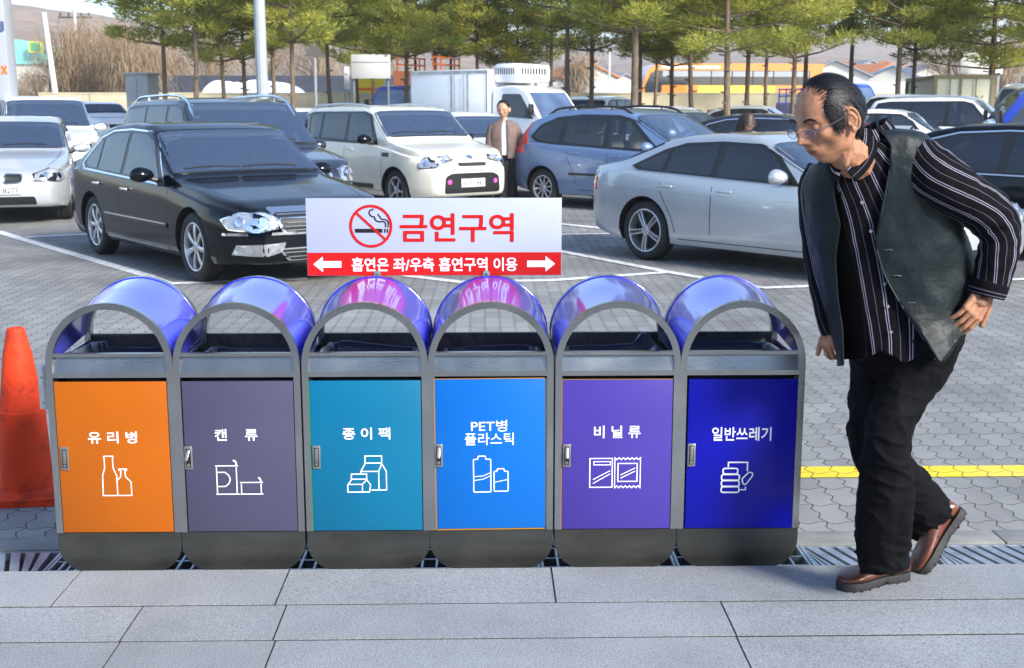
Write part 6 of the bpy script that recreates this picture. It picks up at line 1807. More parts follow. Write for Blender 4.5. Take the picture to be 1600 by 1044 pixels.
# ---------------------------------------------------------------- trucks
def wheel_simple(r, x, y, rad=0.33, tw=0.2):
    ty, rm, bd = wheel_meshes(0.33, 0.2, 'cover', 0.20)
    w = link('wheel', ty, r); w.location = (x, y, 0.33)
    if y > 0: w.rotation_euler = (0, 0, PI)
    link('rim', rm, w); link('brake_disc', bd, w)
def truck(name, label, loc, heading, cabm, boxm, L=5.2, cabL=1.75, H_=2.0, boxH=2.55, group='light trucks behind the parked cars', deck=False, fridge=False):
    r = empty(name, (loc[0], loc[1], gz(loc[1])), R(heading), label, 'truck', group)
    W_ = 1.72; hw = W_ / 2
    # cab: front at x=L/2
    x1 = L / 2
    pr = [(x1 - cabL, 0.55), (x1 - 0.06, 0.40), (x1, 0.55), (x1 - 0.02, 0.95), (x1 - 0.22, 1.15), (x1 - 0.72, H_ - 0.12), (x1 - 0.98, H_ - 0.01), (x1 - 1.3, H_), (x1 - cabL, H_ - 0.06)]
    pr = round_poly(pr, [0.05, 0.08, 0.08, 0.1, 0.08, 0.12, 0.15, 0.1, 0.05], 3)
    mb = MB(); n = len(pr)
    rows = [(-hw, 0.96), (-hw + 0.05, 1.0), (hw - 0.05, 1.0), (hw, 0.96)]
    vs = []
    cxm = x1 - cabL / 2; 
    for y, s in rows:
        for px_, pz_ in pr:
            tz = max(0, (pz_ - 1.1) / 0.9)
            vs.append((cxm + (px_ - cxm) * s, y * (1 - 0.08 * tz), 1.2 + (pz_ - 1.2) * s))
    fs = [tuple(range(n)), tuple(range(3 * n, 4 * n))[::-1]]
    for j in range(3):
        for k in range(n): fs.append((j * n + k, j * n + (k + 1) % n, (j + 1) * n + (k + 1) % n, (j + 1) * n + k))
    mb.add(vs, fs); mb.build('cab', cabm, r, smooth=50)
    for s in (-1, 1):
        q = [(x1 - cabL + 0.30, 1.22), (x1 - 0.42, 1.16), (x1 - 0.86, H_ - 0.2), (x1 - cabL + 0.32, H_ - 0.2)]
        mb = MB(); pl = round_poly(q, 0.06)
        yy = lambda z: s * (hw * (1 - 0.08 * max(0, (z - 1.1) / 0.9)) + 0.006)
        m_ = len(pl); mb.add([(a, yy(b), b) for a, b in pl] + [(a, yy(b) - s * 0.02, b) for a, b in pl], [tuple(range(m_))] + [(i, (i + 1) % m_, m_ + (i + 1) % m_, m_ + i) for i in range(m_)])
        mb.build('side_window', GLASS_T, r, smooth=0)
        mb = MB(); mb.box((x1 - 0.36, s * (hw + 0.16), 1.38), (0.07, 0.17, 0.27), bev=0.03); mb.tube([(x1 - 0.4, s * (hw - 0.02), 1.22), (x1 - 0.36, s * (hw + 0.1), 1.3)], 0.015, 6); mb.build('wing_mirror', TRIMK, r)
        mb = MB(); mb.box((x1 - 0.01, s * 0.62, 0.80), (0.06, 0.34, 0.18), bev=0.03); mb.build('headlight', LAMP, r)
    a_, b_ = Vector((x1 - 0.235, 0, 1.18)), Vector((x1 - 0.70, 0, H_ - 0.17)); nr = Vector((0.87, 0, 0.5)) * 0.012
    wpl = [(-0.76, 0), (0.76, 0), (0.70, 1), (-0.70, 1)]; wpl = round_poly(wpl, 0.06)
    mb = MB(); mb.add([tuple(a_.lerp(b_, t) + nr + Vector((0, y, 0))) for y, t in wpl] + [tuple(a_.lerp(b_, t) - nr * 2 + Vector((0, y, 0))) for y, t in wpl], [tuple(range(len(wpl)))] + [(i, (i + 1) % len(wpl), len(wpl) + (i + 1) % len(wpl), len(wpl) + i) for i in range(len(wpl))])
    mb.build('windscreen', GLASS_W, r, smooth=0)
    mb = MB(); mb.box((x1 + 0.01, 0, 0.48), (0.10, W_ - 0.1, 0.16), bev=0.03); mb.build('bumper', cabm, r)
    mb = MB(); mb.b2((-L / 2 + 0.1, -0.35, 0.42), (x1 - 0.3, 0.35, 0.58)); mb.build('chassis', TRIMK, r, smooth=0)
    xb = x1 - cabL - 0.06
    if boxm:
        if deck:
            mb = MB(); mb.b2((-L / 2, -hw - 0.03, 0.62), (xb, hw + 0.03, 0.74))
            for s in (-1, 1): mb.b2((-L / 2, s * (hw + 0.0) - 0.02, 0.745), (xb, s * (hw) + 0.02, 1.12))
            mb.b2((-L / 2, -hw + 0.03, 0.745), (-L / 2 + 0.04, hw - 0.03, 1.12)); mb.b2((xb - 0.05, -hw + 0.03, 0.745), (xb - 0.01, hw - 0.03, 1.75)); mb.build('flatbed', cabm, r, smooth=0)
            mb = MB(); mb.b2((-L / 2 + 0.4, -0.75, 0.75), (xb - 0.1, 0.75, boxH), bev=0.03)
            for z in (boxH + 0.25, boxH + 0.5): [mb.cyl((xb - 0.3, s * 0.7, z), (-L / 2 + 0.5, s * 0.7, z), 0.03) for s in (-1, 1)]
            for x in (xb - 0.35, xb - 1.0, -L / 2 + 1, -L / 2 + 0.55): [mb.cyl((x, s * 0.7, boxH), (x, s * 0.7, boxH + 0.52), 0.03) for s in (-1, 1)]
            mb.build('machine_load', boxm, r, smooth=0)
        else:
            mb = MB(); mb.b2((-L / 2 - 0.2, -hw - 0.05, 0.72), (xb, hw + 0.05, boxH), bev=0.03); mb.build('cargo_box', boxm, r)
            mb = MB()
            for s in (-1, 1):
                for (z0, z1) in ((0.70, 0.78), (boxH - 0.10, boxH - 0.02)): mb.b2((-L / 2 - 0.21, s * (hw + 0.052) - 0.008, z0), (xb + 0.01, s * (hw + 0.052) + 0.008, z1))
                for x in (-L / 2 - 0.19, -0.9, -0.35, xb - 0.02): mb.b2((x - 0.02, s * (hw + 0.053) - 0.009, 0.785), (x + 0.02, s * (hw + 0.053) + 0.009, boxH - 0.105))
            mb.build('box_frame', ZINC, r, smooth=0)
            mb = MB()
            for s in (-1, 1):
                for x in (-0.78, -0.47): mb.cyl((x, s * (hw + 0.075), 0.8), (x, s * (hw + 0.075), boxH - 0.12), 0.013, n=6)
            mb.build('door_rod', ZINC, r)
        if fridge:
            mb = MB(); mb.box((xb + 0.35, 0, H_ + 0.30), (0.75, 1.35, 0.46), bev=0.09); fr = mb.build('fridge_unit', boxm, r)
            mb = MB()
            for k in range(9): mb.b2((xb + 0.06 + 0.07 * k, -0.684, H_ + 0.27), (xb + 0.085 + 0.07 * k, -0.676, H_ + 0.42)); mb.b2((xb + 0.728, -0.5 + 0.11 * k, H_ + 0.27), (xb + 0.733, -0.44 + 0.11 * k, H_ + 0.42))
            mb.build('vent_slots', TRIMK, fr, smooth=0)
    for x in (x1 - 0.75, -L / 2 + 1.0):
        for s in (-1, 1): wheel_simple(r, x, s * (hw - 0.13))
    return r
truck('box_truck', 'white refrigerated box truck with vented unit over its cab', (0.42, 31.2), -41, P_WHITE, P_WHITE, L=4.2, H_=1.95, boxH=2.34, fridge=True)
truck('flatbed_truck', 'blue truck carrying orange machinery, mostly hidden by the white truck', (-2.35, 44.5), -112, P_ROYAL, P_ORANGE, L=5.0, H_=2.0, boxH=2.5, deck=True)
truck('flatbed_truck', 'blue truck seen far behind the walking man\'s head', (12.55, 46.0), -68, P_ROYAL, P_ROYAL, L=4.8, H_=2.1, boxH=1.4, deck=True)
truck('box_truck', 'white van-like truck at the right edge behind the off-roader', (17.3, 37.0), -150, P_WHITE, P_WHITE, L=5.2, H_=2.05, boxH=2.3)
p = atd(1640, 170, 21.5)
truck('flatbed_truck', 'royal blue truck cab cut by the right edge', (p.x + 1.2, 21.5), 165, P_ROYAL, P_ROYAL, L=4.8, H_=1.95, boxH=1.3, deck=True)
# ---------------------------------------------------------------- people
def px_m(p):
    v = Vector(p) - Vector((0, 0, H)); return F / v.dot(_Fw)
def fold(p, amp, sc, st=(1, 1, 1), seed=0.0):
    q = Vector((p[0] * sc * st[0] + seed, p[1] * sc * st[1], p[2] * sc * st[2]))
    a = mnoise.noise(q); b = mnoise.noise(q * 2.3 + Vector((5, 1, 7)))
    r = 1 - abs(a) * 2.2
    return amp * (0.7 * r * abs(r) * 0.6 + 0.5 * a + 0.3 * b)
def resample(st, m):
    return smooth_poly(st, m, False)
def limb(st, n=40, m=6, amp=0.0, fsc=14, fst=(1, 1, 1), seed=0, caps=True, su0=0.0):
    """st: (cx_px, cy_px, D, halfwidth_px, depth_m); rings square to the limb's axis. -> verts, faces, su"""
    S_ = resample(st, m)
    C = [atd(s[0], s[1], s[2]) for s in S_]; N = len(C)
    vs = []; su = []; ln = 0
    for i, (s, c) in enumerate(zip(S_, C)):
        t = (C[min(i + 1, N - 1)] - C[max(i - 1, 0)]).normalized()
        view = (c - Vector((0, 0, H))).normalized()
        u = t.cross(view).normalized(); v = u.cross(t).normalized()      # v towards/away from the camera
        ru = s[3] / px_m(c); rv = s[4]
        for k in range(n + 1):
            a = 2 * PI * k / n + PI / 2
            d = u * math.cos(a) * ru + v * math.sin(a) * rv
            p = c + d; nn = d.normalized()
            if amp: p = p + nn * fold(p, amp, fsc, fst, seed)
            vs.append(tuple(p)); su.append(su0 + (k / n) * 2 * PI * (ru + rv) / 2)
    fs = []; w = n + 1
    for i in range(N - 1):
        for k in range(n): fs.append((i * w + k, i * w + k + 1, (i + 1) * w + k + 1, (i + 1) * w + k))
    return vs, fs, su, N, w, C
def close_tube(vs, fs, N, w, C):
    vs = list(vs); fs = list(fs)
    for ring, c, fl in ((0, C[0], 0), (N - 1, C[-1], 1)):
        o = len(vs); vs.append(tuple(c))
        for k in range(w - 1):
            a, b = ring * w + k, ring * w + k + 1
            fs.append((a, o, b) if fl == 0 else (b, o, a))
    return vs, fs
def band(rows, n=64, m=4, a0=0.0, a1=2 * PI, grow_=0.0, amp=0.0, fsc=9, fst=(1, 1, 1), seed=0, edges=None, k_flat=1.0, depth_add=0.0, zlim=None):
    """rows: (y_px, x0_px, x1_px, D, depth). Angle 0 = photo right, PI/2 = towards the camera, PI = photo left"""
    S_ = resample(rows, m); vs = []; su = []; N = len(S_)
    for i, (yp, x0, x1, D_, dp) in enumerate(S_):
        c = atd((x0 + x1) / 2, yp, D_); w = (x1 - x0) / 2 / px_m(c) + grow_; d = dp + grow_ + depth_add
        if edges: aa, bb = edges(yp, (x0 + x1) / 2, (x1 - x0) / 2)
        else: aa, bb = a0, a1
        for k in range(n + 1):
            a = lerp(aa, bb, k / n)
            ca, sa = math.cos(a), math.sin(a)
            q = 0.86
            X_ = abs(ca) ** q * (1 if ca >= 0 else -1) * w; Y_ = -abs(sa) ** q * (1 if sa >= 0 else -1) * d
            p = Vector((c.x + X_, c.y + Y_, c.z)); nn = Vector((X_ / w / w, Y_ / d / d, 0)).normalized()
            if amp: p = p + nn * fold(p, amp, fsc, fst, seed)
            vs.append(tuple(p)); su.append(a * (w + d) / 2)
    fs = []; W = n + 1
    for i in range(N - 1):
        for k in range(n): fs.append((i * W + k, (i + 1) * W + k, (i + 1) * W + k + 1, i * W + k + 1))
    return vs, fs, su, N, W
def mesh_obj(name, vs, fs, mat, parent, attr=None, smooth=60, thick=None, sub=0, rim=None, fix=False):
    me = bpy.data.meshes.new(name); me.from_pydata(vs, [], fs); me.materials.append(mat)
    if rim: me.materials.append(rim)
    if attr is not None:
        a = me.attributes.new('su', 'FLOAT', 'POINT'); a.data.foreach_set('value', attr)
    if fix:
        bm = bmesh.new(); bm.from_mesh(me); bmesh.ops.recalc_face_normals(bm, faces=bm.faces[:]); bm.to_mesh(me); bm.free()
    finish(me, smooth)
    o = link(name, me, parent)
    if thick:
        md = o.modifiers.new('s', 'SOLIDIFY'); md.thickness = thick; md.offset = 0; md.use_even_offset = False
        if rim: md.material_offset = 1; md.material_offset_rim = 1
    if sub: md = o.modifiers.new('sub', 'SUBSURF'); md.levels = sub; md.render_levels = sub
    return o
def remesh(mb, name, voxel, mat, parent, smooth_it=2, disp=None, keepobj=True):
    o = mb.build(name + '_raw', [mat], None, smooth=0, fix=False)
    md = o.modifiers.new('r', 'REMESH'); md.mode = 'VOXEL'; md.voxel_size = voxel
    if smooth_it:
        m2 = o.modifiers.new('sm', 'SMOOTH'); m2.factor = 0.5; m2.iterations = smooth_it
    dg = bpy.context.evaluated_depsgraph_get(); me = bpy.data.meshes.new_from_object(o.evaluated_get(dg))
    old = o.data; bpy.data.objects.remove(o); bpy.data.meshes.remove(old)
    me.materials.clear(); me.materials.append(mat); me.name = name
    if disp:
        me.update(); nr = [v.normal.copy() for v in me.vertices]
        for v, n_ in zip(me.vertices, nr): v.co += n_ * disp(v.co)
    me.polygons.foreach_set('use_smooth', [True] * len(me.polygons)); me.update()
    return link(name, me, parent)
ICO = {}
def ico(sub):
    if sub not in ICO:
        bm = bmesh.new(); bmesh.ops.create_icosphere(bm, subdivisions=sub, radius=1); bm.verts.index_update()
        ICO[sub] = ([v.co.copy() for v in bm.verts], [tuple(v.index for v in f.verts) for f in bm.faces]); bm.free()
    return ICO[sub]
def ball(mb, c, r, sub=2, M=None):
    V, Fc = ico(sub); rr = r if isinstance(r, (tuple, list)) else (r, r, r)
    vs = []
    for v in V:
        q = Vector((v.x * rr[0], v.y * rr[1], v.z * rr[2]))
        if M: q = M @ q
        vs.append(tuple(Vector(c) + q))
    mb.add(vs, Fc)
def bones(mb, P, r, sub=2, n=10):
    for i, p in enumerate(P): ball(mb, p, r[i], sub)
    for i in range(len(P) - 1): mb.tube([P[i], P[i + 1]], [r[i], r[i + 1]], n)

def head_verts(sub=6, opts=None):
    """local head: X = the person's left, Y = forward, Z = up; origin between the ears at eye height"""
    V, Fc = ico(sub)
    B = []
    def br(c, r, d, sym=False):
        r = r if isinstance(r, tuple) else (r, r, r)
        B.append((Vector(c), r, Vector(d)))
        if sym: B.append((Vector((-c[0], c[1], c[2])), r, Vector((-d[0], d[1], d[2]))))
    br((0, .088, .052), (.05, .04, .03), (0, .004, 0))
    br((.030, .088, .021), (.022, .02, .008), (0, .006, 0), True)
    br((.032, .086, .000), (.016, .022, .013), (0, -.011, 0), True)
    br((.008, .088, .002), (.008, .03, .012), (0, .003, 0), True)
    br((0, .088, -.004), (.0085, .03, .016), (0, .010, 0))
    br((0, .090, -.020), (.009, .04, .016), (0, .016, 0))
    br((0, .092, -.035), (.012, .04, .0095), (0, .021, -.003))
    br((.014, .088, -.038), (.007, .03, .007), (.002, .008, 0), True)
    br((.006, .100, -.046), (.004, .02, .003), (0, -.004, .002), True)
    br((.050, .066, -.022), (.020, .02, .016), (.005, .007, 0), True)
    br((.046, .066, -.060), (.018, .022, .020), (-.008, -.006, 0), True)
    br((.027, .084, -.048), (.005, .02, .018), (0, -.0045, 0), True)          # nasolabial fold
    br((0, .080, -.066), (.026, .03, .020), (0, .009, 0))
    br((0, .092, -.061), (.018, .02, .005), (0, .0042, 0)); br((0, .092, -.074), (.015, .02, .005), (0, .0050, 0))
    br((0, .096, -.0675), (.022, .03, .0020), (0, -.005, 0))
    br((0, .086, -.087), (.018, .02, .007), (0, -.005, 0))
    br((0, .072, -.110), (.022, .03, .018), (0, .014, -.006))
    br((.052, -.002, -.074), (.022, .028, .022), (.006, -.002, -.004), True)
    br((.070, .048, .028), (.022, .024, .024), (-.005, 0, 0), True)
    br((0, -.085, .02), (.05, .04, .05), (0, -.006, 0))
    out = []
    for n_ in V:
        x, y, z = n_.x * .074, n_.y * .094, n_.z * .116
        ax = abs(n_.x)
        if n_.y > 0: y = .094 * (n_.y ** 0.86)
        if z < 0:
            t = -z / .116
            x *= 1 - .34 * t ** 1.6
            if y < 0: y *= 1 - .55 * t ** 0.9
            else: y *= 1 - .10 * t ** 2
        else:
            t = z / .116; x *= 1 + .06 * math.sin(t * PI)
            if y < 0: y *= 1.05
        p = Vector((x, y, z)); d = Vector((0, 0, 0))
        for c, r, dd in B:
            e = ((p.x - c.x) / r[0]) ** 2 + ((p.y - c.y) / r[1]) ** 2 + ((p.z - c.z) / r[2]) ** 2
            if e < 9: d += dd * math.exp(-e)
        out.append(p + d)
    return out, Fc
def head_into(mb, M, sub=6, ears=True):
    V, Fc = head_verts(sub)
    mb.add([tuple(M @ v) for v in V], Fc)
    T = lambda p: M @ Vector(p)
    s = M.to_scale().x
    for sx in (-1, 1):
        ball(mb, T((sx * .032, .0725, -.001)), .0135 * s, 3)
        if ears:
            c = Vector((sx * .078, -.010, -.004))
            R_ = Matrix.Rotation(sx * R(24), 3, 'Z') @ Matrix.Rotation(R(-10), 3, 'X')
            P = []
            for k in range(13):
                a = lerp(-2.2, 2.0, k / 12)
                P.append(T(c + R_ @ Vector((sx * .009, -.0165 * math.cos(a) - .001, .030 * math.sin(a) + .003))))
            mb.tube(P, .0036 * s, 8); [ball(mb, p, .0036 * s, 1) for p in P]
            Mr = (M.to_3x3() * (1 / s)) @ R_
            ball(mb, T(c + R_ @ Vector((sx * .004, -.001, .002))), (.0045 * s, .0150 * s, .028 * s), 3, Mr)
            ball(mb, T(c + R_ @ Vector((sx * .007, .006, -.026))), (.005 * s, .008 * s, .010 * s), 2, Mr)
            P = [T(c + R_ @ Vector((sx * .009, yy, zz))) for yy, zz in ((.010, -.016), (-.003, -.014), (-.009, -.002), (-.006, .012), (.002, .018))]
            mb.tube(P, .0028 * s, 6)
            ball(mb, T(c + R_ @ Vector((sx * .007, .013, -.006))), (.004 * s, .004 * s, .006 * s), 2, Mr)
def skin_mat(name, c, c2):
    m = bpy.data.materials.new(name); m.use_nodes = True; nt = m.node_tree; N = nt.nodes; b = N['Principled BSDF']; L = nt.links
    at = N.new('ShaderNodeAttribute'); at.attribute_name = 'skin'
    cr = N.new('ShaderNodeValToRGB'); e = cr.color_ramp.elements
    e[0].position = 0; e[0].color = (*c, 1); e[1].position = 1; e[1].color = (0.02, 0.012, 0.01, 1)
    k = e.new(0.5); k.color = (*c2, 1)
    L.new(at.outputs['Fac'], cr.inputs[0])
    tc = N.new('ShaderNodeTexCoord'); n = N.new('ShaderNodeTexNoise'); n.inputs['Scale'].default_value = 42; n.inputs['Detail'].default_value = 6; L.new(tc.outputs['Object'], n.inputs[0])
    mr = N.new('ShaderNodeMapRange'); mr.inputs[1].default_value = .3; mr.inputs[2].default_value = .7; mr.inputs[3].default_value = .72; mr.inputs[4].default_value = 1.2; L.new(n.outputs[0], mr.inputs[0])
    mx = N.new('ShaderNodeMix'); mx.data_type = 'RGBA'; mx.blend_type = 'MULTIPLY'; mx.inputs[0].default_value = 1; L.new(cr.outputs[0], mx.inputs[6]); L.new(mr.outputs[0], mx.inputs[7])
    L.new(mx.outputs[2], b.inputs['Base Color']); b.inputs['Roughness'].default_value = .55
    b.inputs['Subsurface Weight'].default_value = .12; b.inputs['Subsurface Radius'].default_value = (0.012, 0.004, 0.002); b.inputs['Subsurface Scale'].default_value = 1
    n2 = N.new('ShaderNodeTexNoise'); n2.inputs['Scale'].default_value = 320; n2.inputs['Detail'].default_value = 3; L.new(tc.outputs['Object'], n2.inputs[0])
    bp = N.new('ShaderNodeBump'); bp.inputs['Strength'].default_value = .5; bp.inputs['Distance'].default_value = .002; L.new(n2.outputs[0], bp.inputs['Height']); L.new(bp.outputs[0], b.inputs['Normal'])
    return m
SKIN = skin_mat('tanned_skin', (0.42, 0.20, 0.11), (0.26, 0.085, 0.062))
SKIN_B = skin_mat('light_skin', (0.52, 0.30, 0.18), (0.40, 0.12, 0.09))
def paint_skin(o, Minv, lips=True, lids=True):
    me = o.data; vals = [0.0] * len(me.vertices)
    for i, v in enumerate(me.vertices):
        p = Minv @ v.co
        if abs(p.x) > .1 or p.z < -.13 or p.z > .13 or p.y < 0.02: continue
        val = 0
        if lips:
            e = (p.x / .022) ** 2 + ((p.z + .0675) / .0085) ** 2
            if p.y > .07: val = max(val, 0.42 * math.exp(-e ** 2))
            e = (p.x / .022) ** 2 + ((p.z + .0675) / .0012) ** 2
            if p.y > .07: val = max(val, 0.8 * math.exp(-e))
        if lids:
            ex = (abs(p.x) - .032) / .014; zl = -.0055 + 0.004 * ex * ex * 0
            e = ex ** 4 + ((p.z - zl) / .0016) ** 2
            if p.y > .06: val = max(val, 0.95 * math.exp(-e))
            e = ex ** 4 + ((p.z - .009) / .0022) ** 2
            if p.y > .06: val = max(val, 0.45 * math.exp(-e))
            e = ((abs(p.x) - .006) / .003) ** 2 + ((p.z + .0465) / .0022) ** 2
            if p.y > .085: val = max(val, 0.9 * math.exp(-e))
        e = ((abs(p.x) - .030) / .020) ** 2 + ((p.z + .016) / .006) ** 2
        if p.y > .05: val = max(val, 0.16 * math.exp(-e))
        vals[i] = val
    a = me.attributes.new('skin', 'FLOAT', 'POINT'); a.data.foreach_set('value', vals)
HAIRM = pbr('black_hair', (0.007, 0.007, 0.009), 0.5, spec=0.35, var=0.4, vscale=60)
HAIRB = pbr('dark_brown_hair', (0.055, 0.025, 0.014), 0.45, spec=0.6, var=0.4, vscale=40)
def strand(mb, P, w, side):
    n = len(P); vs = []
    for i, p in enumerate(P):
        k = w * (1 - (i / (n - 1)) ** 2 * 0.85)
        vs += [tuple(p - side * k), tuple(p + side * k)]
    mb.add(vs, [(2 * i, 2 * i + 1, 2 * i + 3, 2 * i + 2) for i in range(n - 1)])
def scalp_shell(mb, M, keep, off, sub=5, seed=0):
    V, Fc = head_verts(sub)
    pts = []
    for v in V:
        k = keep(v)
        nn = Vector((v.x / .074 ** 2, v.y / .094 ** 2, v.z / .116 ** 2)).normalized()
        o = off * max(0, min(1, k)) ** 0.6
        q = v + nn * (o + 0.0008 * mnoise.noise(v * 90 + Vector((seed, 0, 0))) * min(1, max(0, k)) - (0.002 if k <= 0 else 0))
        pts.append(q)
    ks = [keep(v) for v in V]
    fs = [f for f in Fc if max(ks[i] for i in f) > 0]
    use = sorted({i for f in fs for i in f}); mp = {a: b for b, a in enumerate(use)}
    mb.add([tuple(M @ pts[i]) for i in use], [tuple(mp[i] for i in f) for f in fs])

# ================= the walking man =================
HD = 3.50
hc = atd(1296, 187, HD)
fdir = Vector((-0.915, -0.405, 0)).normalized()
f3 = (fdir * math.cos(R(15)) + Vector((0, 0, -1)) * math.sin(R(15))).normalized()
left = Vector((0, 0, 1)).cross(f3).normalized()                 # person's left
left = (left + Vector((0, 0, 0.03))).normalized()
upv = left.cross(f3) * -1
upv = f3.cross(left) * -1 if f3.cross(left).z < 0 else f3.cross(left)
HS = 1.05
HM = Matrix((( left.x, f3.x, upv.x, hc.x), (left.y, f3.y, upv.y, hc.y), (left.z, f3.z, upv.z, hc.z), (0, 0, 0, 1))) @ Matrix.Scale(HS, 4)
man = empty('person', (0, 0, 0), 0)
MAN_BASE = gnd(1385, 915, Z0)
SHIRT = bpy.data.materials.new('pinstriped_shirt_cloth')
def stripe_mat(m, base, stripe, period, bump=.3, thin=False):
    m.use_nodes = True; nt = m.node_tree; N = nt.nodes; L = nt.links; b = N['Principled BSDF']
    at = N.new('ShaderNodeAttribute'); at.attribute_name = 'su'
    tc = N.new('ShaderNodeTexCoord'); nz = N.new('ShaderNodeTexNoise'); nz.inputs['Scale'].default_value = 7; L.new(tc.outputs['Object'], nz.inputs[0])
    def mt(op, a, c=None):
        n = N.new('ShaderNodeMath'); n.operation = op
        for i, v in enumerate((a, c)):
            if v is None: continue
            if isinstance(v, (int, float)): n.inputs[i].default_value = v
            else: L.new(v, n.inputs[i])
        return n.outputs[0]
    u = mt('ADD', at.outputs['Fac'], mt('MULTIPLY', mt('SUBTRACT', nz.outputs[0], 0.5), 0.010))
    f = mt('FRACT', mt('DIVIDE', u, period))
    def line(c, w): return mt('LESS_THAN', mt('ABSOLUTE', mt('SUBTRACT', f, c)), w)
    if thin: s = mt('MULTIPLY', line(.5, .06), 0.35)
    else: s = mt('MAXIMUM', line(.37, .022), mt('MAXIMUM', line(.49, .022), mt('MULTIPLY', line(.92, .012), 0.5)))
    mx = N.new('ShaderNodeMix'); mx.data_type = 'RGBA'; L.new(s, mx.inputs[0]); mx.inputs[6].default_value = (*base, 1); mx.inputs[7].default_value = (*stripe, 1)
    L.new(mx.outputs[2], b.inputs['Base Color']); b.inputs['Roughness'].default_value = .85
    b.inputs['Specular IOR Level'].default_value = .15
    n2 = N.new('ShaderNodeTexNoise'); n2.inputs['Scale'].default_value = 22; n2.inputs['Detail'].default_value = 8; L.new(tc.outputs['Object'], n2.inputs[0])
    bp = N.new('ShaderNodeBump'); bp.inputs['Strength'].default_value = bump; bp.inputs['Distance'].default_value = .02; L.new(n2.outputs[0], bp.inputs['Height']); L.new(bp.outputs[0], b.inputs['Normal'])
stripe_mat(SHIRT, (0.0022, 0.0018, 0.004), (0.26, 0.26, 0.34), 0.050)
TROUS = pbr('charcoal_trouser_cloth', (0.0028, 0.0028, 0.0042), 0.8, spec=0.12, var=0.35, vscale=9, bump=0.5, bscale=30)
VEST = pbr('dark_teal_leather', (0.006, 0.012, 0.015), 0.5, spec=0.28, var=0.35, vscale=9, bump=0.7, bscale=18, rvar=0.08)
VESTL = pbr('vest_lining_shade', (0.0015, 0.0015, 0.002), 0.9, spec=0.05)  # lining blackened to hold the shadow inside the open vest
SHOE = pbr('brown_shoe_leather', (0.12, 0.036, 0.017), 0.32, coat=0.3, var=0.25, vscale=16, bump=0.12, bscale=60)
SOLE = pbr('worn_black_sole', (0.022, 0.022, 0.024), 0.7, var=0.2, vscale=30, bump=0.3, bscale=90)

# --- body: one continuous mesh under the clothes
bd = MB()
head_into(bd, HM, 6)
J = dict(neck=atd(1352, 262, 3.62), chest=atd(1375, 330, 3.68), belly=atd(1400, 450, 3.74), pel=atd(1408, 530, 3.76),
         ls=atd(1446, 255, 3.56), le=atd(1556, 348, 3.62), lw=atd(1541, 452, 3.60), rs=atd(1280, 292, 3.79), re=atd(1283, 432, 3.84), rw=atd(1303, 512, 3.78),
         lh=atd(1434, 545, 3.71), lk=atd(1384, 705, 3.62), la=atd(1386, 878, 3.64), rh=atd(1370, 550, 3.82), rk=atd(1361, 708, 3.80), ra=atd(1468, 828, 3.98))
T = lambda p: HM @ Vector(p)
bones(bd, [T((0, -.012, -.05)), T((0, -.030, -.10)), J['neck'], J['chest'], J['belly'], J['pel']], [.056, .054, .060, .09, .10, .10])
bones(bd, [J['neck'], J['ls'], J['le'], J['lw']], [.05, .045, .035, .026]); bones(bd, [J['neck'], J['rs'], J['re'], J['rw']], [.05, .040, .026, .024])
bones(bd, [J['pel'], J['lh'], J['lk'], J['la']], [.08, .06, .035, .028]); bones(bd, [J['pel'], J['rh'], J['rk'], J['ra']], [.08, .06, .035, .026])
# neck cord seen under the ear
bones(bd, [T((.050, -.020, -.050)), T((.030, -.002, -.125))], [.011, .009])
# left hand: comes out of the cuff and slips into the trouser pocket
def hand(mb, w, knuckle, back, curls, spread=0.010, s=1.0, thumb_side=1, thumb_dir=None, fl=(.072, .080, .074, .058)):
    """w wrist, knuckle = centre of knuckles, back = unit normal out of the back of the hand"""
    ax = (knuckle - w).normalized(); side = ax.cross(back).normalized() * thumb_side; back = side.cross(ax).normalized() * thumb_side
    for k in range(4):
        o = (1.5 - k) * 0.0205 * s
        b0 = w + side * o * 0.55; b1 = knuckle + side * o + back * (0.004 * (1 - abs(k - 1.2) / 2)) - ax * (0.004 * abs(k - 1.2))
        bones(mb, [b0, b0.lerp(b1, .5), b1], [.0135 * s, .0125 * s, .0108 * s])
        d = ax; p = b1; a = 0; R0 = .0094 * s * (0.9 if k == 3 else 1)
        for j, f in enumerate((.46, .30, .24)):
            a += curls[k][j]; dd = (ax * math.cos(a) - back * math.sin(a) + side * (1.5 - k) * spread * 4).normalized(); q = p + dd * fl[k] * f * s
            bones(mb, [p, q], [R0, R0 * 0.90]); p = q; R0 *= 0.90
    ball(mb, w.lerp(knuckle, .45), (.026 * s, .026 * s, .020 * s), 2)
    td = thumb_dir.normalized() if thumb_dir is not None else (side * 0.8 + ax * 0.6 - back * 0.3).normalized()
    t0 = w.lerp(knuckle, .18) + side * .022 * s; t1 = t0 + td * .036 * s; t2 = t1 + (td + ax * .7).normalized() * .030 * s; t3 = t2 + (td * .5 + ax).normalized() * .024 * s
    bones(mb, [w + side * .01, t0, t1, t2, t3], [.014 * s, .0145 * s, .012 * s, .0098 * s, .0082 * s])
c = lambda a, b, d: [a, b, d]
lk_ = atd(1517, 492, 3.585)
hand(bd, J['lw'], lk_, Vector((0.45, -0.85, 0.15)).normalized(), [c(.35, .35, .2)] * 4, s=1.05, thumb_side=-1)
rkn = atd(1301, 541, 3.76)
hand(bd, J['rw'], rkn, Vector((-.75, -.55, .1)).normalized(), [c(.55, .7, .5), c(.65, .8, .5), c(.7, .85, .5), c(.8, .9, .5)], s=0.98, thumb_side=1)
body = remesh(bd, 'body', 0.0024, SKIN, None, 2)
paint_skin(body, HM.inverted())
body.name = 'person'
bpy.data.objects.remove(man)
man = body
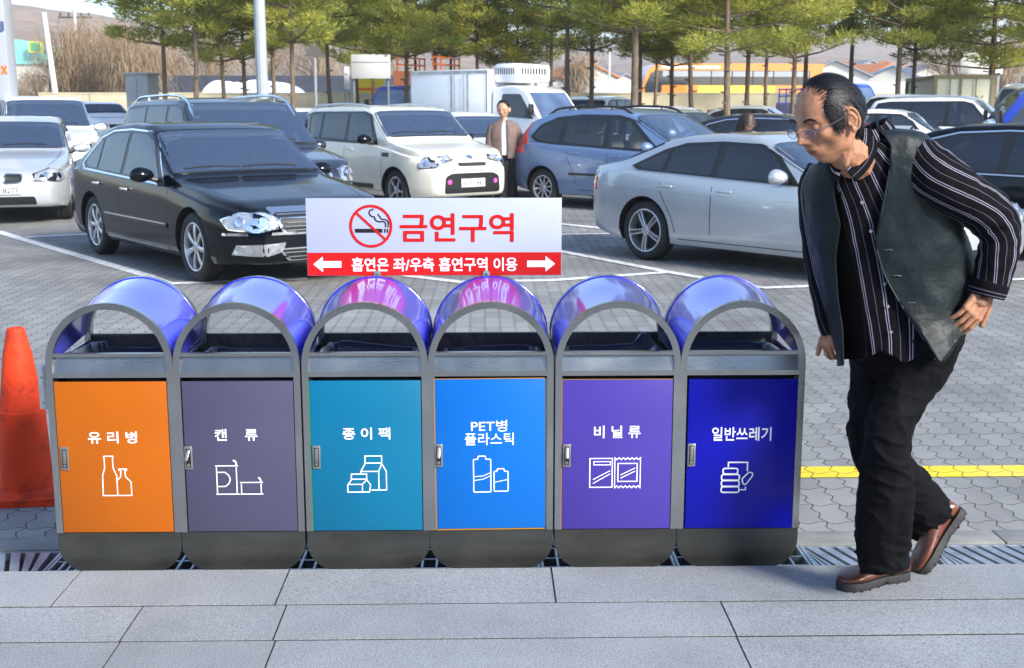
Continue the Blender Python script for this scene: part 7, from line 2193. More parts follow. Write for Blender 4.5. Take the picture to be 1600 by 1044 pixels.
tag(man, 'older man in dark leather vest and pinstriped shirt walking past the deep blue bin', 'person')
# wrinkles on the brow are left to the bump; eyebrows
mb = MB(); rnd = random.Random(8)
HI = HM
for sx in (-1, 1):
    for k in range(150):
        t = rnd.random(); x = sx * lerp(.014, .050, t); z = .0165 + .007 * math.sin(t * PI * .9) + rnd.uniform(-.003, .003); y = .104 - .45 * (x * x) / .06 - 0.25 * abs(x) + 0.0
        y = 0.0985 - 0.30 * max(0, abs(x) - .012)
        p = Vector((x, y, z)); d = Vector((sx * .8, -.25, .35 - .6 * t)).normalized() * .008
        sd = Vector((0, .2, 1)).normalized() * .00045 * HS
        strand(mb, [HI @ p, HI @ (p + d * .5 + Vector((0, .001, 0))), HI @ (p + d)], .00055 * HS, (HI.to_3x3() @ Vector((-.35, 0, 1))).normalized())
mb.build('eyebrows', HAIRM, man, smooth=0, fix=False)
# hair
def keep(v):
    # receded front hairline; sideburns; nape
    x, y, z = v.x, v.y, v.z
    ax = abs(x)
    front = .030 + .010 * (z > .06) - 0.35 * max(0, .060 - ax) * (1 if z > .05 else 0)      # hairline position in y
    line = .056 if z < .05 else lerp(.056, .018, min(1, (z - .05) / .05))
    if z > .085: line = .030
    k1 = (line - y) / .012
    low = -.062 if y < -.035 else (-.010 if y < -.028 else (-.028 if (.012 < y < .054 and z < .03) else .030))
    if -.028 <= y <= .012: low = .036
    if y >= .012: low = -.022 + max(0, (y - .040)) * 3.2
    k2 = (z - low) / .012
    return min(k1, k2)
hb = MB(); scalp_shell(hb, HM, keep, 0.0075, 6)
# strands combed back over the scalp
rnd = random.Random(21)
V_, _f = head_verts(5)
vv = [v for v in V_ if keep(v) > 0.1 and True]
for _ in range(5200):
    v = rnd.choice(vv); v = v + Vector((rnd.uniform(-.004, .004), rnd.uniform(-.004, .004), rnd.uniform(-.004, .004)))
    nn = Vector((v.x / .074 ** 2, v.y / .094 ** 2, v.z / .116 ** 2)).normalized()
    flow = Vector((0, -1, -.15 - (0.9 if v.z < .05 else 0) * (1 if abs(v.x) > .04 else .4)))
    if v.y > .0 and v.z < .045: flow = Vector((0, -.25, -1))
    flow = (flow - nn * flow.dot(nn)).normalized(); sd = nn.cross(flow).normalized()
    L_ = rnd.uniform(.016, .034); P = []; p = v + nn * .0072; dr = (flow + sd * rnd.uniform(-.22, .22)).normalized()
    for j in range(5):
        P.append(HM @ p); p = p + dr * L_ / 4
        nn2 = Vector((p.x / .074 ** 2, p.y / .094 ** 2, p.z / .116 ** 2)).normalized()
        e = math.sqrt((p.x / .074) ** 2 + (p.y / .094) ** 2 + (p.z / .116) ** 2)
        e0 = e0 if j else e
        p = p * (e0 / e)
    strand(hb, P, .0007 * HS, (HM.to_3x3() @ sd).normalized())
# sparse hair over the thinning crown and temples
thin = [v for v in V_ if keep(v) <= 0.1 and v.z > .060 and v.y < .062 and v.y > -.02] + [v for v in V_ if keep(v) <= .1 and v.z > .088 and v.y < .05]
for _ in range(1100):
    v = rnd.choice(thin); v = v + Vector((rnd.uniform(-.004, .004), rnd.uniform(-.004, .004), 0))
    if rnd.random() < max(0, (v.y - .02) / .05) * .9: continue
    nn = Vector((v.x / .074 ** 2, v.y / .094 ** 2, v.z / .116 ** 2)).normalized(); flow = Vector((-.1, -1, 0)); flow = (flow - nn * flow.dot(nn)).normalized(); sd = nn.cross(flow)
    P = [HM @ (v + nn * .001 + flow * l + nn * (-(l / .03) ** 2 * .002 + .0035 * math.sin(l / .036 * PI))) for l in (0, .009, .018, .027, .036)]
    strand(hb, P, .0005 * HS, (HM.to_3x3() @ sd).normalized())
hb.build('hair', HAIRM, man, smooth=0, fix=False)
# glasses
GLF = pbr('glasses_metal', (0.30, 0.30, 0.36), 0.25, 0.9); LENS = pbr('tinted_lens', (0.12, 0.10, 0.20), 0.05, coat=1.0, alpha=0.30)
gm = MB(); gl = MB()
for sx in (-1, 1):
    cc = Vector((sx * .033, .1035, -.010)); ring = []
    for k in range(24):
        a = 2 * PI * k / 24; q = Vector((.0255 * math.cos(a) * (1 if True else 1), 0, .0145 * (math.sin(a) if math.sin(a) < 0 else math.sin(a) * .72)))
        q.y = -abs(q.x + (0.0)) * 0.0 - sx * q.x * 0.20
        ring.append(HM @ (cc + q))
    gm.tube(ring, .0011 * HS, 6, closed=True)
    gl.add([tuple(p) for p in ring], [tuple(range(24))])
    # temple arm: lens corner to the top of the ear
    gm.tube([HM @ Vector((sx * .0585, .0985, -.006)), HM @ Vector((sx * .071, .092, -.003)), HM @ Vector((sx * .080, .055, .003)), HM @ Vector((sx * .0835, .010, .012)), HM @ Vector((sx * .084, -.012, .014)), HM @ Vector((sx * .080, -.026, -.002))], .0013 * HS, 6)
gm.tube([HM @ Vector((-.0085, .1045, -.006)), HM @ Vector((0, .1075, -.003)), HM @ Vector((.0085, .1045, -.006))], .0011 * HS, 6)
go = gm.build('glasses', GLF, man); gl.build('lenses', LENS, go, smooth=0)

# --- trousers
tr = MB()
near = [(1444, 520, 3.70, 58, .120), (1438, 560, 3.70, 51, .112), (1412, 612, 3.67, 41, .094), (1391, 658, 3.63, 36, .082), (1385, 700, 3.61, 36, .076), (1384, 745, 3.61, 42, .075), (1381, 800, 3.62, 45, .075), (1380, 845, 3.63, 43.5, .075), (1379, 874, 3.63, 40, .074), (1380, 886, 3.63, 38, .072)]
far = [(1368, 535, 3.83, 42, .110), (1364, 580, 3.83, 35, .10), (1360, 650, 3.81, 33, .088), (1361, 700, 3.79, 34, .078), (1392, 742, 3.84, 40, .078), (1425, 775, 3.90, 42, .076), (1448, 803, 3.95, 41, .074), (1461, 822, 3.98, 38, .070)]
for st, sd_ in ((near, 1), (far, 4)):
    vs, fs, su, N, w, C = limb(st, 44, 7, amp=.0)
    # weld the seam column and cap
    vv2 = []; 
    for i in range(N): vv2 += vs[i * w:i * w + w - 1]
    n = w - 1; ff = [(i * n + k, i * n + (k + 1) % n, (i + 1) * n + (k + 1) % n, (i + 1) * n + k) for i in range(N - 1) for k in range(n)]
    ff += [tuple(range(n))[::-1], tuple(range((N - 1) * n, N * n))]
    tr.add(vv2, ff)
vs, fs, su, N, W = band([(470, 1330, 1500, 3.76, .12), (500, 1328, 1506, 3.76, .135), (530, 1330, 1500, 3.76, .14), (560, 1334, 1485, 3.76, .125), (585, 1348, 1465, 3.76, .09)], 47, 3)
vv2 = []
for i in range(N): vv2 += vs[i * W:i * W + W - 1]
n = W - 1; ff = [(i * n + k, (i + 1) * n + k, (i + 1) * n + (k + 1) % n, i * n + (k + 1) % n) for i in range(N - 1) for k in range(n)] + [tuple(range(n)), tuple(range((N - 1) * n, N * n))[::-1]]
tr.add(vv2, ff)
def tfold(p):
    # long soft folds down the leg with tighter creases behind the knee and above the hem
    a = mnoise.noise(Vector((p.x * 17, p.y * 17, p.z * 5.0))); b = mnoise.noise(Vector((p.x * 9 + p.z * 13, p.y * 9, p.z * 15 + 4)))
    c_ = mnoise.noise(Vector((p.x * 40, p.y * 40, p.z * 11)))
    r = 1 - min(1, abs(b) * 3.2)
    k = math.exp(-((p.z - .62) / .16) ** 2) + math.exp(-((p.z - .22) / .10) ** 2) * 1.1 + .45
    return .0055 * a + .0075 * (r * r - .3) * k + .0022 * c_
trs = remesh(tr, 'trousers', 0.006, TROUS, man, 5, tfold)
# pocket edge by the hand
mb = MB(); mb.tube([atd(1492, 500, 3.60), atd(1508, 506, 3.59), atd(1522, 505, 3.60)], .004, 6); mb.build('pocket_welt', TROUS, trs)

# --- shirt: torso, sleeve, cuff, collar
TOR = [(206, 1348, 1398, 3.66, .055), (214, 1338, 1428, 3.65, .085), (230, 1312, 1446, 3.65, .105), (255, 1280, 1458, 3.66, .118), (290, 1268, 1468, 3.68, .128), (330, 1272, 1482, 3.70, .132), (370, 1276, 1492, 3.72, .132), (430, 1286, 1500, 3.74, .135), (480, 1296, 1500, 3.75, .142), (520, 1308, 1496, 3.76, .150), (552, 1318, 1492, 3.76, .155), (572, 1326, 1486, 3.76, .150)]
def hemwave(vs, N, W, fn):
    return vs
vs, fs, su, N, W = band(TOR, 96, 6, 0.12, PI - 0.02, amp=.009, fsc=9, fst=(1.6, 1.6, .8), seed=3)
# the shirt hangs loose in front: drop a tail between the vest panels
vs = [(x, y - (0.012 if z < .75 else 0), z) for x, y, z in vs]
hemS = [(1300, 540), (1318, 548), (1345, 563), (1360, 556), (1375, 548), (1395, 556), (1412, 568), (1425, 562), (1500, 540)]
_pp = [proj(v) for v in vs]; _ok = [b < interp(hemS, a) for a, b in _pp]
fs = [f for f in fs if any(_ok[i] for i in f)]
for i_ in {i for f in fs for i in f if not _ok[i]}: vs[i_] = (vs[i_][0], vs[i_][1], vs[i_][2] + (_pp[i_][1] - interp(hemS, _pp[i_][0])) / 540)
sh = mesh_obj('shirt', vs, fs, SHIRT, man, su, thick=.002)
vs, fs, su, N, W = band(TOR[:-2], 60, 5, PI - 0.04, 2 * PI + 0.16, amp=.004, fsc=9); mesh_obj('shirt_back', vs, fs, SHIRT, sh, su)
arm = [(1416, 244, 3.61, 33, .050), (1444, 262, 3.57, 42, .068), (1480, 289, 3.56, 40, .066), (1518, 314, 3.575, 37, .062), (1551, 341, 3.60, 36, .058), (1561, 372, 3.605, 31, .054), (1557, 408, 3.60, 29.5, .052), (1550, 436, 3.60, 28, .049), (1543, 452, 3.60, 27, .046)]
def armf(p): return 0
vs, fs, su, N, w, C = limb(arm, 72, 9, amp=.0075, fsc=15, fst=(1, 1, 1), seed=9)
# pull creases inside the elbow
E0 = J['le'] + Vector((-.03, 0, .0))
v2 = []
for p in vs:
    P = Vector(p); d = (P - E0).length
    k = math.exp(-(d / .085) ** 2); s_ = math.sin((P.z - E0.z) * 150 + P.x * 30)
    ctr = min(C, key=lambda c_: (c_ - P).length); nn = (P - ctr).normalized()
    v2.append(tuple(P + nn * .0052 * k * s_))
mesh_obj('sleeve', v2, fs, SHIRT, sh, su, thick=.002)
vs, fs, su, N, w, C = limb([(1547, 440, 3.60, 29.5, .050), (1543, 452, 3.60, 29.5, .050), (1540, 462, 3.60, 28, .048)], 48, 4); mesh_obj('cuff', vs, fs, SHIRT, sh, [s_ * 0 + .01 + (.062 * .35 if (i // w) in (5, 6) else 0) for i, s_ in enumerate(su)], thick=.003)
rarm = [(1285, 268, 3.76, 26, .055), (1272, 300, 3.78, 24, .058), (1276, 380, 3.83, 22, .05), (1284, 440, 3.84, 20, .045), (1296, 500, 3.79, 19, .04), (1301, 520, 3.78, 17, .036)]
vs, fs, su, N, w, C = limb(rarm, 40, 6, amp=.005, fsc=14, seed=2); mesh_obj('sleeve', vs, fs, SHIRT, sh, su, thick=.002)
# collar: standing band and falling leaf open at the throat
def collar():
    vs = []; su = []; n = 48
    nb = atd(1352, 238, 3.63)
    rows = []
    for j, (dz, r, rr) in enumerate(((-.035, .074, .078), (.0, .070, .076), (.040, .066, .073), (.047, .070, .077), (.030, .080, .086), (-.012, .095, .098))):
        for k in range(n + 1):
            a = lerp(R(-255), R(75), k / n)       # opening towards photo left / front
            fr = math.cos(a - R(-90)) 
            c0 = nb + Vector((.006 - .02 * dz / .04 * .6, .008, dz))
            tilt = 0.040 * math.cos(a)                 # higher at the back (photo right), lower at the front
            P = c0 + Vector((math.cos(a) * r, -math.sin(a) * -rr * 0.9, tilt + .012))
            if j == 5: P.z -= .010 * abs(math.sin((k / n) * PI * 1.0)) * 0
            P += Vector((0, 0, .0)) ; rows.append(tuple(P + Vector((1, 1, 0)) * fold(P, .002, 20)))
            su.append((k / n) * .42)
    W = n + 1; fs = [(j * W + k, j * W + k + 1, (j + 1) * W + k + 1, (j + 1) * W + k) for j in range(5) for k in range(n)]
    mesh_obj('collar', rows, fs, SHIRT, sh, su, thick=.002)
collar()
def leaf(inner, outer, nm):
    a = smooth_poly(inner, 6, False); b = smooth_poly(outer, 6, False); n_ = len(a); vs = []; su = []
    for j in range(7):
        t = j / 6
        for k in range(n_):
            q = [lerp(a[k][i], b[k][i], t) for i in range(3)]; p = atd(q[0], q[1], q[2] - .012 * math.sin(t * PI)); vs.append(tuple(p)); su.append(t * .056 + .004)
    mesh_obj(nm, vs, [(j * n_ + k, j * n_ + k + 1, (j + 1) * n_ + k + 1, (j + 1) * n_ + k) for j in range(6) for k in range(n_ - 1)], SHIRT, sh, su, thick=.003)
leaf([(1346, 200, 3.60), (1341, 222, 3.55), (1331, 242, 3.52), (1316, 258, 3.50)], [(1368, 203, 3.59), (1371, 232, 3.54), (1358, 262, 3.505), (1337, 284, 3.49)], 'collar_leaf')
leaf([(1297, 254, 3.52), (1303, 262, 3.515), (1314, 266, 3.51)], [(1291, 262, 3.52), (1298, 278, 3.515), (1309, 289, 3.51)], 'collar_leaf')
# buttons
mb = MB()
BUT = pbr('grey_button', (0.18, 0.18, 0.20), 0.35)
TORs = TOR
def torso_pt(px, py, grow_=0.0):
    x0 = interp([(r_[0], r_[1]) for r_ in TOR], py); x1 = interp([(r_[0], r_[2]) for r_ in TOR], py); D_ = interp([(r_[0], r_[3]) for r_ in TOR], py); dp = interp([(r_[0], r_[4]) for r_ in TOR], py)
    c = atd((x0 + x1) / 2, py, D_); w = (x1 - x0) / 2 / px_m(c); X_ = max(-.98, min(.98, (px - (x0 + x1) / 2) / ((x1 - x0) / 2)))
    ca = abs(X_) ** (1 / .86); sa = math.sqrt(max(0, 1 - ca * ca)) ** .86
    return Vector((c.x + X_ * w, c.y - sa * (dp + grow_), c.z))
for (bx2, by2) in ((1326, 311), (1339, 354), (1358, 392), (1359, 433), (1363, 467), (1367, 505)):
    p = torso_pt(bx2, by2, .010); mb = MB(); mb.cyl(p + Vector((0, -.004, 0)), p, .0052, n=12); mb.build('button', BUT, sh)

# --- vest: near panel with armhole edge, far panel swinging open, yoke over the shoulder
def tab(pts): return lambda y: interp(pts, y)
nearE = tab([(200, 1362), (225, 1372), (261, 1366), (330, 1352), (368, 1346), (391, 1349), (426, 1361), (468, 1384), (498, 1403), (545, 1431), (575, 1458), (600, 1470)])
farE = tab([(240, 1300), (262, 1295), (299, 1293), (345, 1301), (391, 1296), (440, 1299), (480, 1303), (520, 1310), (560, 1316), (572, 1317)])
VT = [(202, 1352, 1400, 3.665, .060), (208, 1342, 1432, 3.65, .088)] + TOR[2:8] + [(430, 1286, 1516, 3.74, .140), (480, 1296, 1516, 3.75, .150), (520, 1308, 1502, 3.76, .160), (552, 1318, 1492, 3.76, .168), (574, 1322, 1484, 3.765, .172)]
VT = [r_ for r_ in VT]; VT = VT[:7] + [(370, 1276, 1500, 3.72, .136)] + VT[9:] if len(VT) > 12 else VT
VT = [(202, 1352, 1400, 3.665, .060), (208, 1342, 1432, 3.65, .088), (230, 1312, 1448, 3.65, .108), (255, 1280, 1462, 3.66, .121), (290, 1268, 1474, 3.68, .131), (330, 1270, 1490, 3.70, .136), (370, 1274, 1500, 3.72, .137), (430, 1284, 1516, 3.74, .142), (480, 1294, 1514, 3.75, .152), (520, 1306, 1502, 3.74, .168), (552, 1314, 1494, 3.715, .176), (578, 1318, 1486, 3.70, .182)]
def ang(px, cx, hw_):
    v = max(-1, min(1, (px - cx) / hw_)); return math.acos(max(-1, min(1, (abs(v) ** (1 / .86)) * (1 if v >= 0 else -1))))
vs, fs, su, N, W = band(VT, 90, 7, grow_=.012, amp=.010, fsc=7, fst=(1.3, 1.3, 1.0), seed=12, edges=lambda y, cx, hw_: (ang(nearE(y), cx, hw_), -R(80)))
# cut the hem line: rises towards the back
hem = tab([(1400, 600), (1440, 552), (1462, 574), (1480, 560), (1500, 528), (1520, 500), (1600, 480)])
def hemmed(vs, fs, fn):
    ok = [True] * len(vs); pp = [proj(v) for v in vs]
    vs = list(vs)
    for i, (a, b) in enumerate(pp): ok[i] = fn(a, b, vs[i])
    f2 = [f for f in fs if any(ok[i] for i in f)]
    # slide the outside corners of the last faces up to the cut line
    for i in {i for f in f2 for i in f if not ok[i]}:
        x, y, z = vs[i]; s_ = 1 if pp[i][1] > 330 else -1
        for _ in range(16):
            z += .0025 * s_; q = proj((x, y, z))
            if fn(q[0], q[1], (x, y, z)): break
        vs[i] = (x, y, z)
    use = sorted({i for f in f2 for i in f}); mp = {a: b for b, a in enumerate(use)}
    return [vs[i] for i in use], [tuple(mp[i] for i in f) for f in f2]
vs2, fs2 = hemmed(vs, fs, lambda a, b, v: b < hem(a) if v[1] < 3.76 else b < 500)
# hip pocket area flares out
vs2 = [(x + (.010 if z < 1.02 and x > 1.0 else 0) * 0, y, z) for x, y, z in vs2]
ve = mesh_obj('vest', vs2, fs2, VEST, man, None, thick=.004, smooth=70)
vs, fs, su, N, W = band(VT, 40, 7, grow_=.014, amp=.008, fsc=8, seed=31, edges=lambda y, cx, hw_: (ang(farE(y), cx, hw_), PI + .5))
vs2, fs2 = hemmed(vs, fs, lambda a, b, v: b > 256 and b < 566)
# the open panel lifts off the body
v3 = []
for x, y, z in vs2:
    k = max(0, min(1, (1.35 - z) / .45)); v3.append((x - .004 * k, y - .055 * k, z))
mesh_obj('vest_front', v3, fs2, VEST, ve, None, thick=.004, smooth=70)
lin_in = tab([(300, 1300), (345, 1303), (391, 1316), (430, 1326), (480, 1332), (530, 1336), (560, 1332)])
vs, fs, su, N, W = band(VT, 20, 7, grow_=.006, amp=.004, fsc=8, seed=5, edges=lambda y, cx, hw_: (ang(max(lin_in(y), farE(y) + 2), cx, hw_), ang(farE(y) - 8, cx, hw_)))
vs2, fs2 = hemmed(vs, fs, lambda a, b, v: b > 300 and b < 562)
mesh_obj('vest_lining', vs2, fs2, VESTL, ve, None, thick=.002, smooth=70)
# seams, welts, piping
SEAM = pbr('vest_seam_edge', (0.028, 0.034, 0.040), 0.5)
def vline(pts, r_, nm, grow_=.018, mat=None):
    P = [torso_pt(a, b, grow_) for a, b in smooth_poly(pts, 5, False)]
    mb = MB(); mb.tube(P, r_, 6); mb.build(nm, mat or SEAM, ve)
vline([(1366, 262), (1352, 330), (1346, 368), (1349, 391), (1361, 426), (1384, 468), (1403, 498), (1431, 545)], .0022, 'front_edge_piping', .020)
vline([(1440, 462), (1462, 455), (1480, 440), (1500, 420)], .0055, 'pocket_welt', .022)
vline([(1440, 462), (1452, 480), (1478, 478), (1498, 465)], .0016, 'pocket_stitching', .021)
vline([(1430, 380), (1450, 410), (1478, 432)], .0016, 'dart_seam', .021)
vline([(1413, 225), (1409, 250), (1410, 285), (1417, 318), (1440, 345)], .0042, 'armhole_edge', .022, VEST)
for (a, b) in ((1357, 382), (1370, 421), (1392, 461)): vline([(a, b), (a + 6, b - 1), (a + 12, b)], .0024, 'buttonhole', .020)

# --- shoes
def shoe(M, name='shoe'):
    """local: +Y to the toe, sole on z = 0, length 0.295"""
    up = MB(); st = []
    #      y,   half-w outer/inner, z top, z low
    prof = [(-.140, .020, .060, .030), (-.132, .033, .085, .026), (-.105, .038, .105, .026), (-.060, .040, .112, .026), (-.020, .042, .100, .026), (.020, .046, .082, .026), (.060, .050, .068, .026), (.100, .050, .060, .026), (.130, .042, .052, .027), (.150, .028, .044, .028), (.158, .010, .036, .030)]
    P_ = resample(prof, 4); n = 24; vs = []
    for (y, hw_, zt, zl) in P_:
        for k in range(n):
            a = 2 * PI * k / n; ca, sa = math.cos(a), math.sin(a)
            zz = lerp(zl, zt, .5) + (zt - zl) / 2 * (abs(sa) ** .8) * (1 if sa > 0 else -1)
            wv = hw_ * (abs(ca) ** .75) * (1 if ca > 0 else -1) * (1 - .22 * max(0, sa) * (1 if y < .05 else .4))
            vs.append(tuple(M @ Vector((wv + .006 * math.sin((y + .14) * 9), y, zz))))
    N_ = len(P_); fs = [(i * n + k, i * n + (k + 1) % n, (i + 1) * n + (k + 1) % n, (i + 1) * n + k) for i in range(N_ - 1) for k in range(n)] + [tuple(range(n))[::-1], tuple(range((N_ - 1) * n, N_ * n))]
    up.add(vs, fs); so = up.build(name, SHOE, man, smooth=60)
    sl = MB()
    out = [(-.146, 0), (-.138, .030), (-.105, .043), (-.04, .044), (.02, .050), (.08, .057), (.125, .050), (.155, .028), (.166, 0), (.155, -.028), (.125, -.048), (.08, -.053), (.02, -.044), (-.04, -.040), (-.105, -.040), (-.138, -.028)]
    out = smooth_poly([(b, a) for a, b in out], 4)
    def ringz(z, s): return [tuple(M @ Vector((x * s + .006 * math.sin((y + .14) * 9), y * s, z if not (z < .01 and -.035 < y < .0) else z + .012))) for x, y in out]
    m = len(out); rings = [ringz(0.0, .97), ringz(.004, 1.0), ringz(.024, 1.0), ringz(.030, .96)]
    sl.add([p for r_ in rings for p in r_], [(j * m + k, j * m + (k + 1) % m, (j + 1) * m + (k + 1) % m, (j + 1) * m + k) for j in range(3) for k in range(m)] + [tuple(range(m))[::-1], tuple(range(3 * m, 4 * m))])
    sl.build('sole', SOLE, so, smooth=40)
    # lugs round the edge, welt, stitched vamp seam
    lg = MB()
    for k in range(0, m, 3):
        x, y = out[k]; 
        if -.035 < y < .0: continue
        p = M @ Vector((x * .95 + .006 * math.sin((y + .14) * 9), y * .95, .0015)); lg.box(p, (.009, .009, .006), rot=M.to_3x3().normalized().to_4x4() @ Matrix.Rotation(math.atan2(y, x), 4, 'Z'))
    lg.build('tread', SOLE, so, smooth=0)
    sm = MB(); P = [M @ Vector((.050 * s + .006, .035 - .03 * abs(s), .040 + .052 * (1 - s * s))) for s in [lerp(-.95, .95, k / 12) for k in range(13)]]
    sm.tube(P, .0018, 6); sm.build('vamp_seam', SOLE, so)
    return so
def frame_from(origin, fwd, up_=(0, 0, 1)):
    f = Vector(fwd).normalized(); x = f.cross(Vector(up_)).normalized(); u = x.cross(f)
    return Matrix(((x.x, f.x, u.x, origin.x), (x.y, f.y, u.y, origin.y), (x.z, f.z, u.z, origin.z), (0, 0, 0, 1)))
fl = Vector((-.90, -.38, 0)).normalized()
ml = gnd(1373, 918, Z0); ml.z = Z0 + .0015; ml.y += .035
shoe(frame_from(ml, fl) @ Matrix.Scale(.90, 4))
# trailing foot: heel lifted, toe on the edge of the step
toe = gnd(1437, 893, Z0 - .0); toe.z = Z0 + .012
fr_dir = Vector((-.62, -.30, -.78)).normalized()
Mf = frame_from(Vector((0, 0, 0)), fr_dir, (-.75, 0, .65)) @ Matrix.Scale(.90, 4)
o_ = toe - (Mf @ Vector((0, .135, .02)))
Mf.translation = o_
shoe(Mf)
# ================= people among the cars =================
def head_matrix(c, f, tilt_down, scale):
    f = Vector(f).normalized(); f3_ = (f * math.cos(tilt_down) + Vector((0, 0, -1)) * math.sin(tilt_down)).normalized()
    l = Vector((0, 0, 1)).cross(f3_).normalized(); u = f3_.cross(l) * -1
    if u.z < 0: u = -u
    return Matrix(((l.x, f3_.x, u.x, c.x), (l.y, f3_.y, u.y, c.y), (l.z, f3_.z, u.z, c.z), (0, 0, 0, 1))) @ Matrix.Scale(scale, 4)
JACK = pbr('taupe_jacket_cloth', (0.17, 0.115, 0.095), 0.8, var=0.2, vscale=8, bump=0.4, bscale=18)
DTR = pbr('black_trouser_cloth', (0.012, 0.013, 0.016), 0.8, bump=0.3, bscale=20)
WSH = pbr('white_shirt_cloth', (0.70, 0.72, 0.70), 0.8, bump=0.3, bscale=30)
DM_ = 20.6; gz_ = gz(DM_)
A2 = lambda x, y: atd(x, y, DM_)
HM2 = head_matrix(A2(786.5, 171), (-.30, -.95, 0), R(4), 1.27)
b = MB(); head_into(b, HM2, 5); T2 = lambda p: HM2 @ Vector(p)
nk = A2(788, 192)
bones(b, [T2((0, -.01, -.05)), T2((0, -.02, -.10)), nk, A2(788, 215), A2(790, 245)], [.055, .052, .06, .12, .12])
for xs_ in (((769, 200), (763, 222), (770, 240)), ((807, 200), (813, 222), (806, 241))): bones(b, [nk] + [A2(*q) for q in xs_], [.05, .05, .04, .035])
for x in (785, 799): bones(b, [A2(791, 245), A2(x + 2, 250), A2(x + 1, 283), Vector((A2(x, 312).x, DM_, gz_ + .07)), Vector((A2(x, 312).x - .02, DM_ - .14, gz_ + .05))], [.08, .07, .05, .045, .035])
b2 = remesh(b, 'person', 0.006, SKIN_B, None, 1); paint_skin(b2, HM2.inverted())
tag(b2, 'man in taupe jacket over white shirt standing beside the cream hatchback', 'person')
jr = [(188, 781, 796, DM_, .07), (191, 774, 803, DM_, .10), (197, 768, 808, DM_, .13), (212, 765, 811, DM_, .15), (230, 766, 811, DM_, .16), (243, 767, 810, DM_, .165), (247, 768, 809, DM_, .16)]
vs, fs, su, N, W = band(jr, 60, 5, R(-262), R(82), amp=.012, fsc=7, seed=44); mesh_obj('jacket', vs, fs, JACK, b2, None, thick=.012)
for st in ([(773, 196, DM_, 7, .07), (769, 203, DM_, 7.5, .075), (766, 222, DM_ - .02, 7.5, .065), (769, 238, DM_ - .06, 6.5, .055), (773, 242, DM_ - .1, 5.5, .05)], [(803, 196, DM_, 7, .07), (807, 203, DM_, 7.5, .075), (810, 222, DM_ - .02, 7.5, .065), (807, 240, DM_ - .06, 6.5, .055), (803, 244, DM_ - .1, 5.5, .05)]):
    vs, fs, su, N, w, C = limb(st, 28, 5, amp=.012, fsc=9, seed=st[0][0]); vs, fs = close_tube(vs, fs, N, w, C); mesh_obj('sleeve', vs, fs, JACK, b2)
vs, fs, su, N, W = band([(189, 779, 797, DM_, .06), (195, 772, 805, DM_, .10), (215, 770, 806, DM_, .13), (242, 771, 806, DM_, .14)], 24, 4, R(55), R(125), amp=.006, fsc=9); mesh_obj('shirt', vs, fs, WSH, b2)
t_ = MB()
for x in (785, 799):
    vs, fs, su, N, w, C = limb([(x + 3, 240, DM_, 12, .13), (x + 3, 255, DM_, 11, .11), (x + 2, 282, DM_, 8.5, .085), (x + 1, 308, DM_, 8, .08)], 24, 4, amp=.008, fsc=9); vs, fs = close_tube(vs, fs, N, w, C); t_.add(vs, fs)
t_.build('trousers', DTR, b2, smooth=60, fix=False)
for x in (785, 799):
    m = MB(); c0 = Vector((A2(x, 312).x - .01, DM_ - .06, gz_ + .045)); ball(m, c0, (.05, .14, .045), 3); m.build('shoe', DTR, b2, smooth=60)
def short_hair(HMx, mat_, parent, keepf, off, nst, ln, seed, longer=False):
    m = MB(); scalp_shell(m, HMx, keepf, off, 5, seed); rn = random.Random(seed)
    vv_ = [v for v in head_verts(4)[0] if keepf(v) > 0]
    sc_ = HMx.to_scale().x
    for _ in range(nst):
        v = rn.choice(vv_) + Vector((rn.uniform(-.006, .006), rn.uniform(-.006, .006), rn.uniform(-.006, .006)))
        nn = Vector((v.x / .074 ** 2, v.y / .094 ** 2, v.z / .116 ** 2)).normalized(); fl_ = Vector((rn.uniform(-.3, .3), .4 if v.y > 0 else -.2, -1)); fl_ = (fl_ - nn * fl_.dot(nn)).normalized(); sd = nn.cross(fl_)
        P = []; p = v + nn * off
        for j in range(6 if longer else 4):
            P.append(HMx @ p)
            if longer: fl_ = (fl_ * .8 + Vector((.25 * math.sin(j * 2.1 + v.x * 60), .25 * math.cos(j * 2.3 + v.y * 60), -.55)) + nn * .15).normalized()
            p = p + fl_ * ln * rn.uniform(.7, 1.2)
        strand(m, P, (.004 if longer else .0016) * sc_, (HMx.to_3x3() @ sd).normalized())
    return m.build('hair', mat_, parent, smooth=0, fix=False)
short_hair(HM2, HAIRM, b2, lambda v: min(((.050 if v.z > .05 else .03) - v.y + max(0, v.z - .08) * 1.2) / .01, (v.z - (-.03 if v.y < -.03 else .025)) / .01), .012, 900, .005, 71)
m = MB()
for sx in (-1, 1): m.tube([HM2 @ Vector((sx * .032 + .022 * math.cos(a), .104, -.003 + .014 * math.sin(a))) for a in [2 * PI * k / 14 for k in range(14)]], .0016, 5, closed=True); m.tube([HM2 @ Vector((sx * .055, .10, 0)), HM2 @ Vector((sx * .082, .0, .01))], .0016, 5)
m.tube([HM2 @ Vector((-.01, .106, 0)), HM2 @ Vector((.01, .106, 0))], .0016, 5); m.build('glasses', GLF, b2)

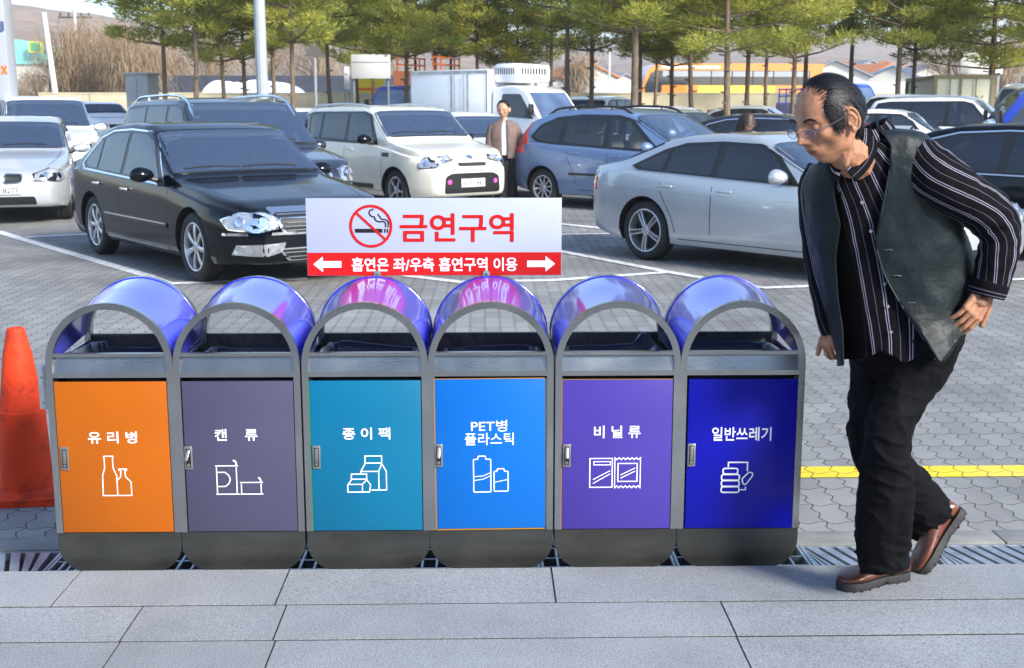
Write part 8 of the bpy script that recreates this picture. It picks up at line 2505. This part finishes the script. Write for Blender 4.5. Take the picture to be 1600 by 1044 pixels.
# woman behind the silver saloon
DW = 16.3; B2 = lambda x, y: atd(x, y, DW); gw_ = gz(DW)
HM3 = head_matrix(B2(1167, 192), (.80, -.60, 0), R(6), 1.0)
b = MB(); head_into(b, HM3, 5, False); T3 = lambda p: HM3 @ Vector(p); nk = T3((0, -.02, -.15)); bx3 = nk.x; 
P3 = lambda dx, z, dy=0: Vector((bx3 + dx, DW + .02 + dy, z))
bones(b, [T3((0, -.01, -.05)), T3((0, -.02, -.10)), nk, P3(0, 1.15), P3(0, .92)], [.05, .046, .05, .10, .11])
for s in (-1, 1):
    bones(b, [nk, P3(s * .15, 1.28, -.1 * s), P3(s * .19, 1.02, -.12 * s), P3(s * .19, .80, -.18 * s)], [.045, .04, .034, .028])
    bones(b, [P3(0, .92), P3(s * .08, .85), P3(s * .09, .48), P3(s * .09, .09), P3(s * .09 + .08, .05, -.06)], [.09, .08, .05, .035, .03])
b3 = remesh(b, 'person', 0.006, SKIN_B, None, 1); paint_skin(b3, HM3.inverted())
tag(b3, 'woman with long wavy brown hair, head showing above the silver saloon roof', 'person')
COAT = pbr('dark_coat_cloth', (0.03, 0.025, 0.03), 0.85, bump=0.3, bscale=20)
m = MB()
for (z0, w0, z1, w1) in ((1.37, .07, 1.30, .19), (1.30, .19, 1.0, .17), (1.0, .17, .70, .22)):
    m.lathe([(w0, z0), (w1, z1)], 24, c=(bx3, DW + .02, 0))
for i in range(len(m.v)):
    x, y, z = m.v[i]; m.v[i] = (x, DW + .02 + (y - DW - .02) * .65, z)
m.build('coat', COAT, b3, smooth=60)
m = MB()
for s in (-1, 1): m.tube([P3(s * .15, 1.30, -.08 * s), P3(s * .20, 1.02, -.12 * s), P3(s * .20, .82, -.18 * s)], [.062, .05, .042], 14)
m.build('coat_sleeves', COAT, b3, smooth=60)
m = MB()
for s in (-1, 1): m.tube([P3(s * .08, .85), P3(s * .09, .48), P3(s * .09, .07)], [.10, .07, .055], 14)
m.build('trousers', DTR, b3)
short_hair(HM3, HAIRB, b3, lambda v: min((-.004 - v.y + (.075 if v.z > .072 else 0)) / .012, (v.z + .10) / .012), .016, 1500, .030, 83, True)
# ---------------------------------------------------------------- hazy air over the whole place
hm = bpy.data.materials.new('thin_haze'); hm.use_nodes = True; nt = hm.node_tree
for n in list(nt.nodes): nt.nodes.remove(n)
pv = nt.nodes.new('ShaderNodeVolumePrincipled'); pv.inputs['Color'].default_value = (0.93, 0.95, 1.0, 1); pv.inputs['Density'].default_value = 0.0006; pv.inputs['Anisotropy'].default_value = 0.2
ho = nt.nodes.new('ShaderNodeOutputMaterial'); nt.links.new(pv.outputs[0], ho.inputs['Volume'])
mb = MB(); mb.b2((-1600, -60, -1.6), (1600, 2600, 130)); o = mb.build('haze', hm, smooth=0); tag(o, kind='stuff')
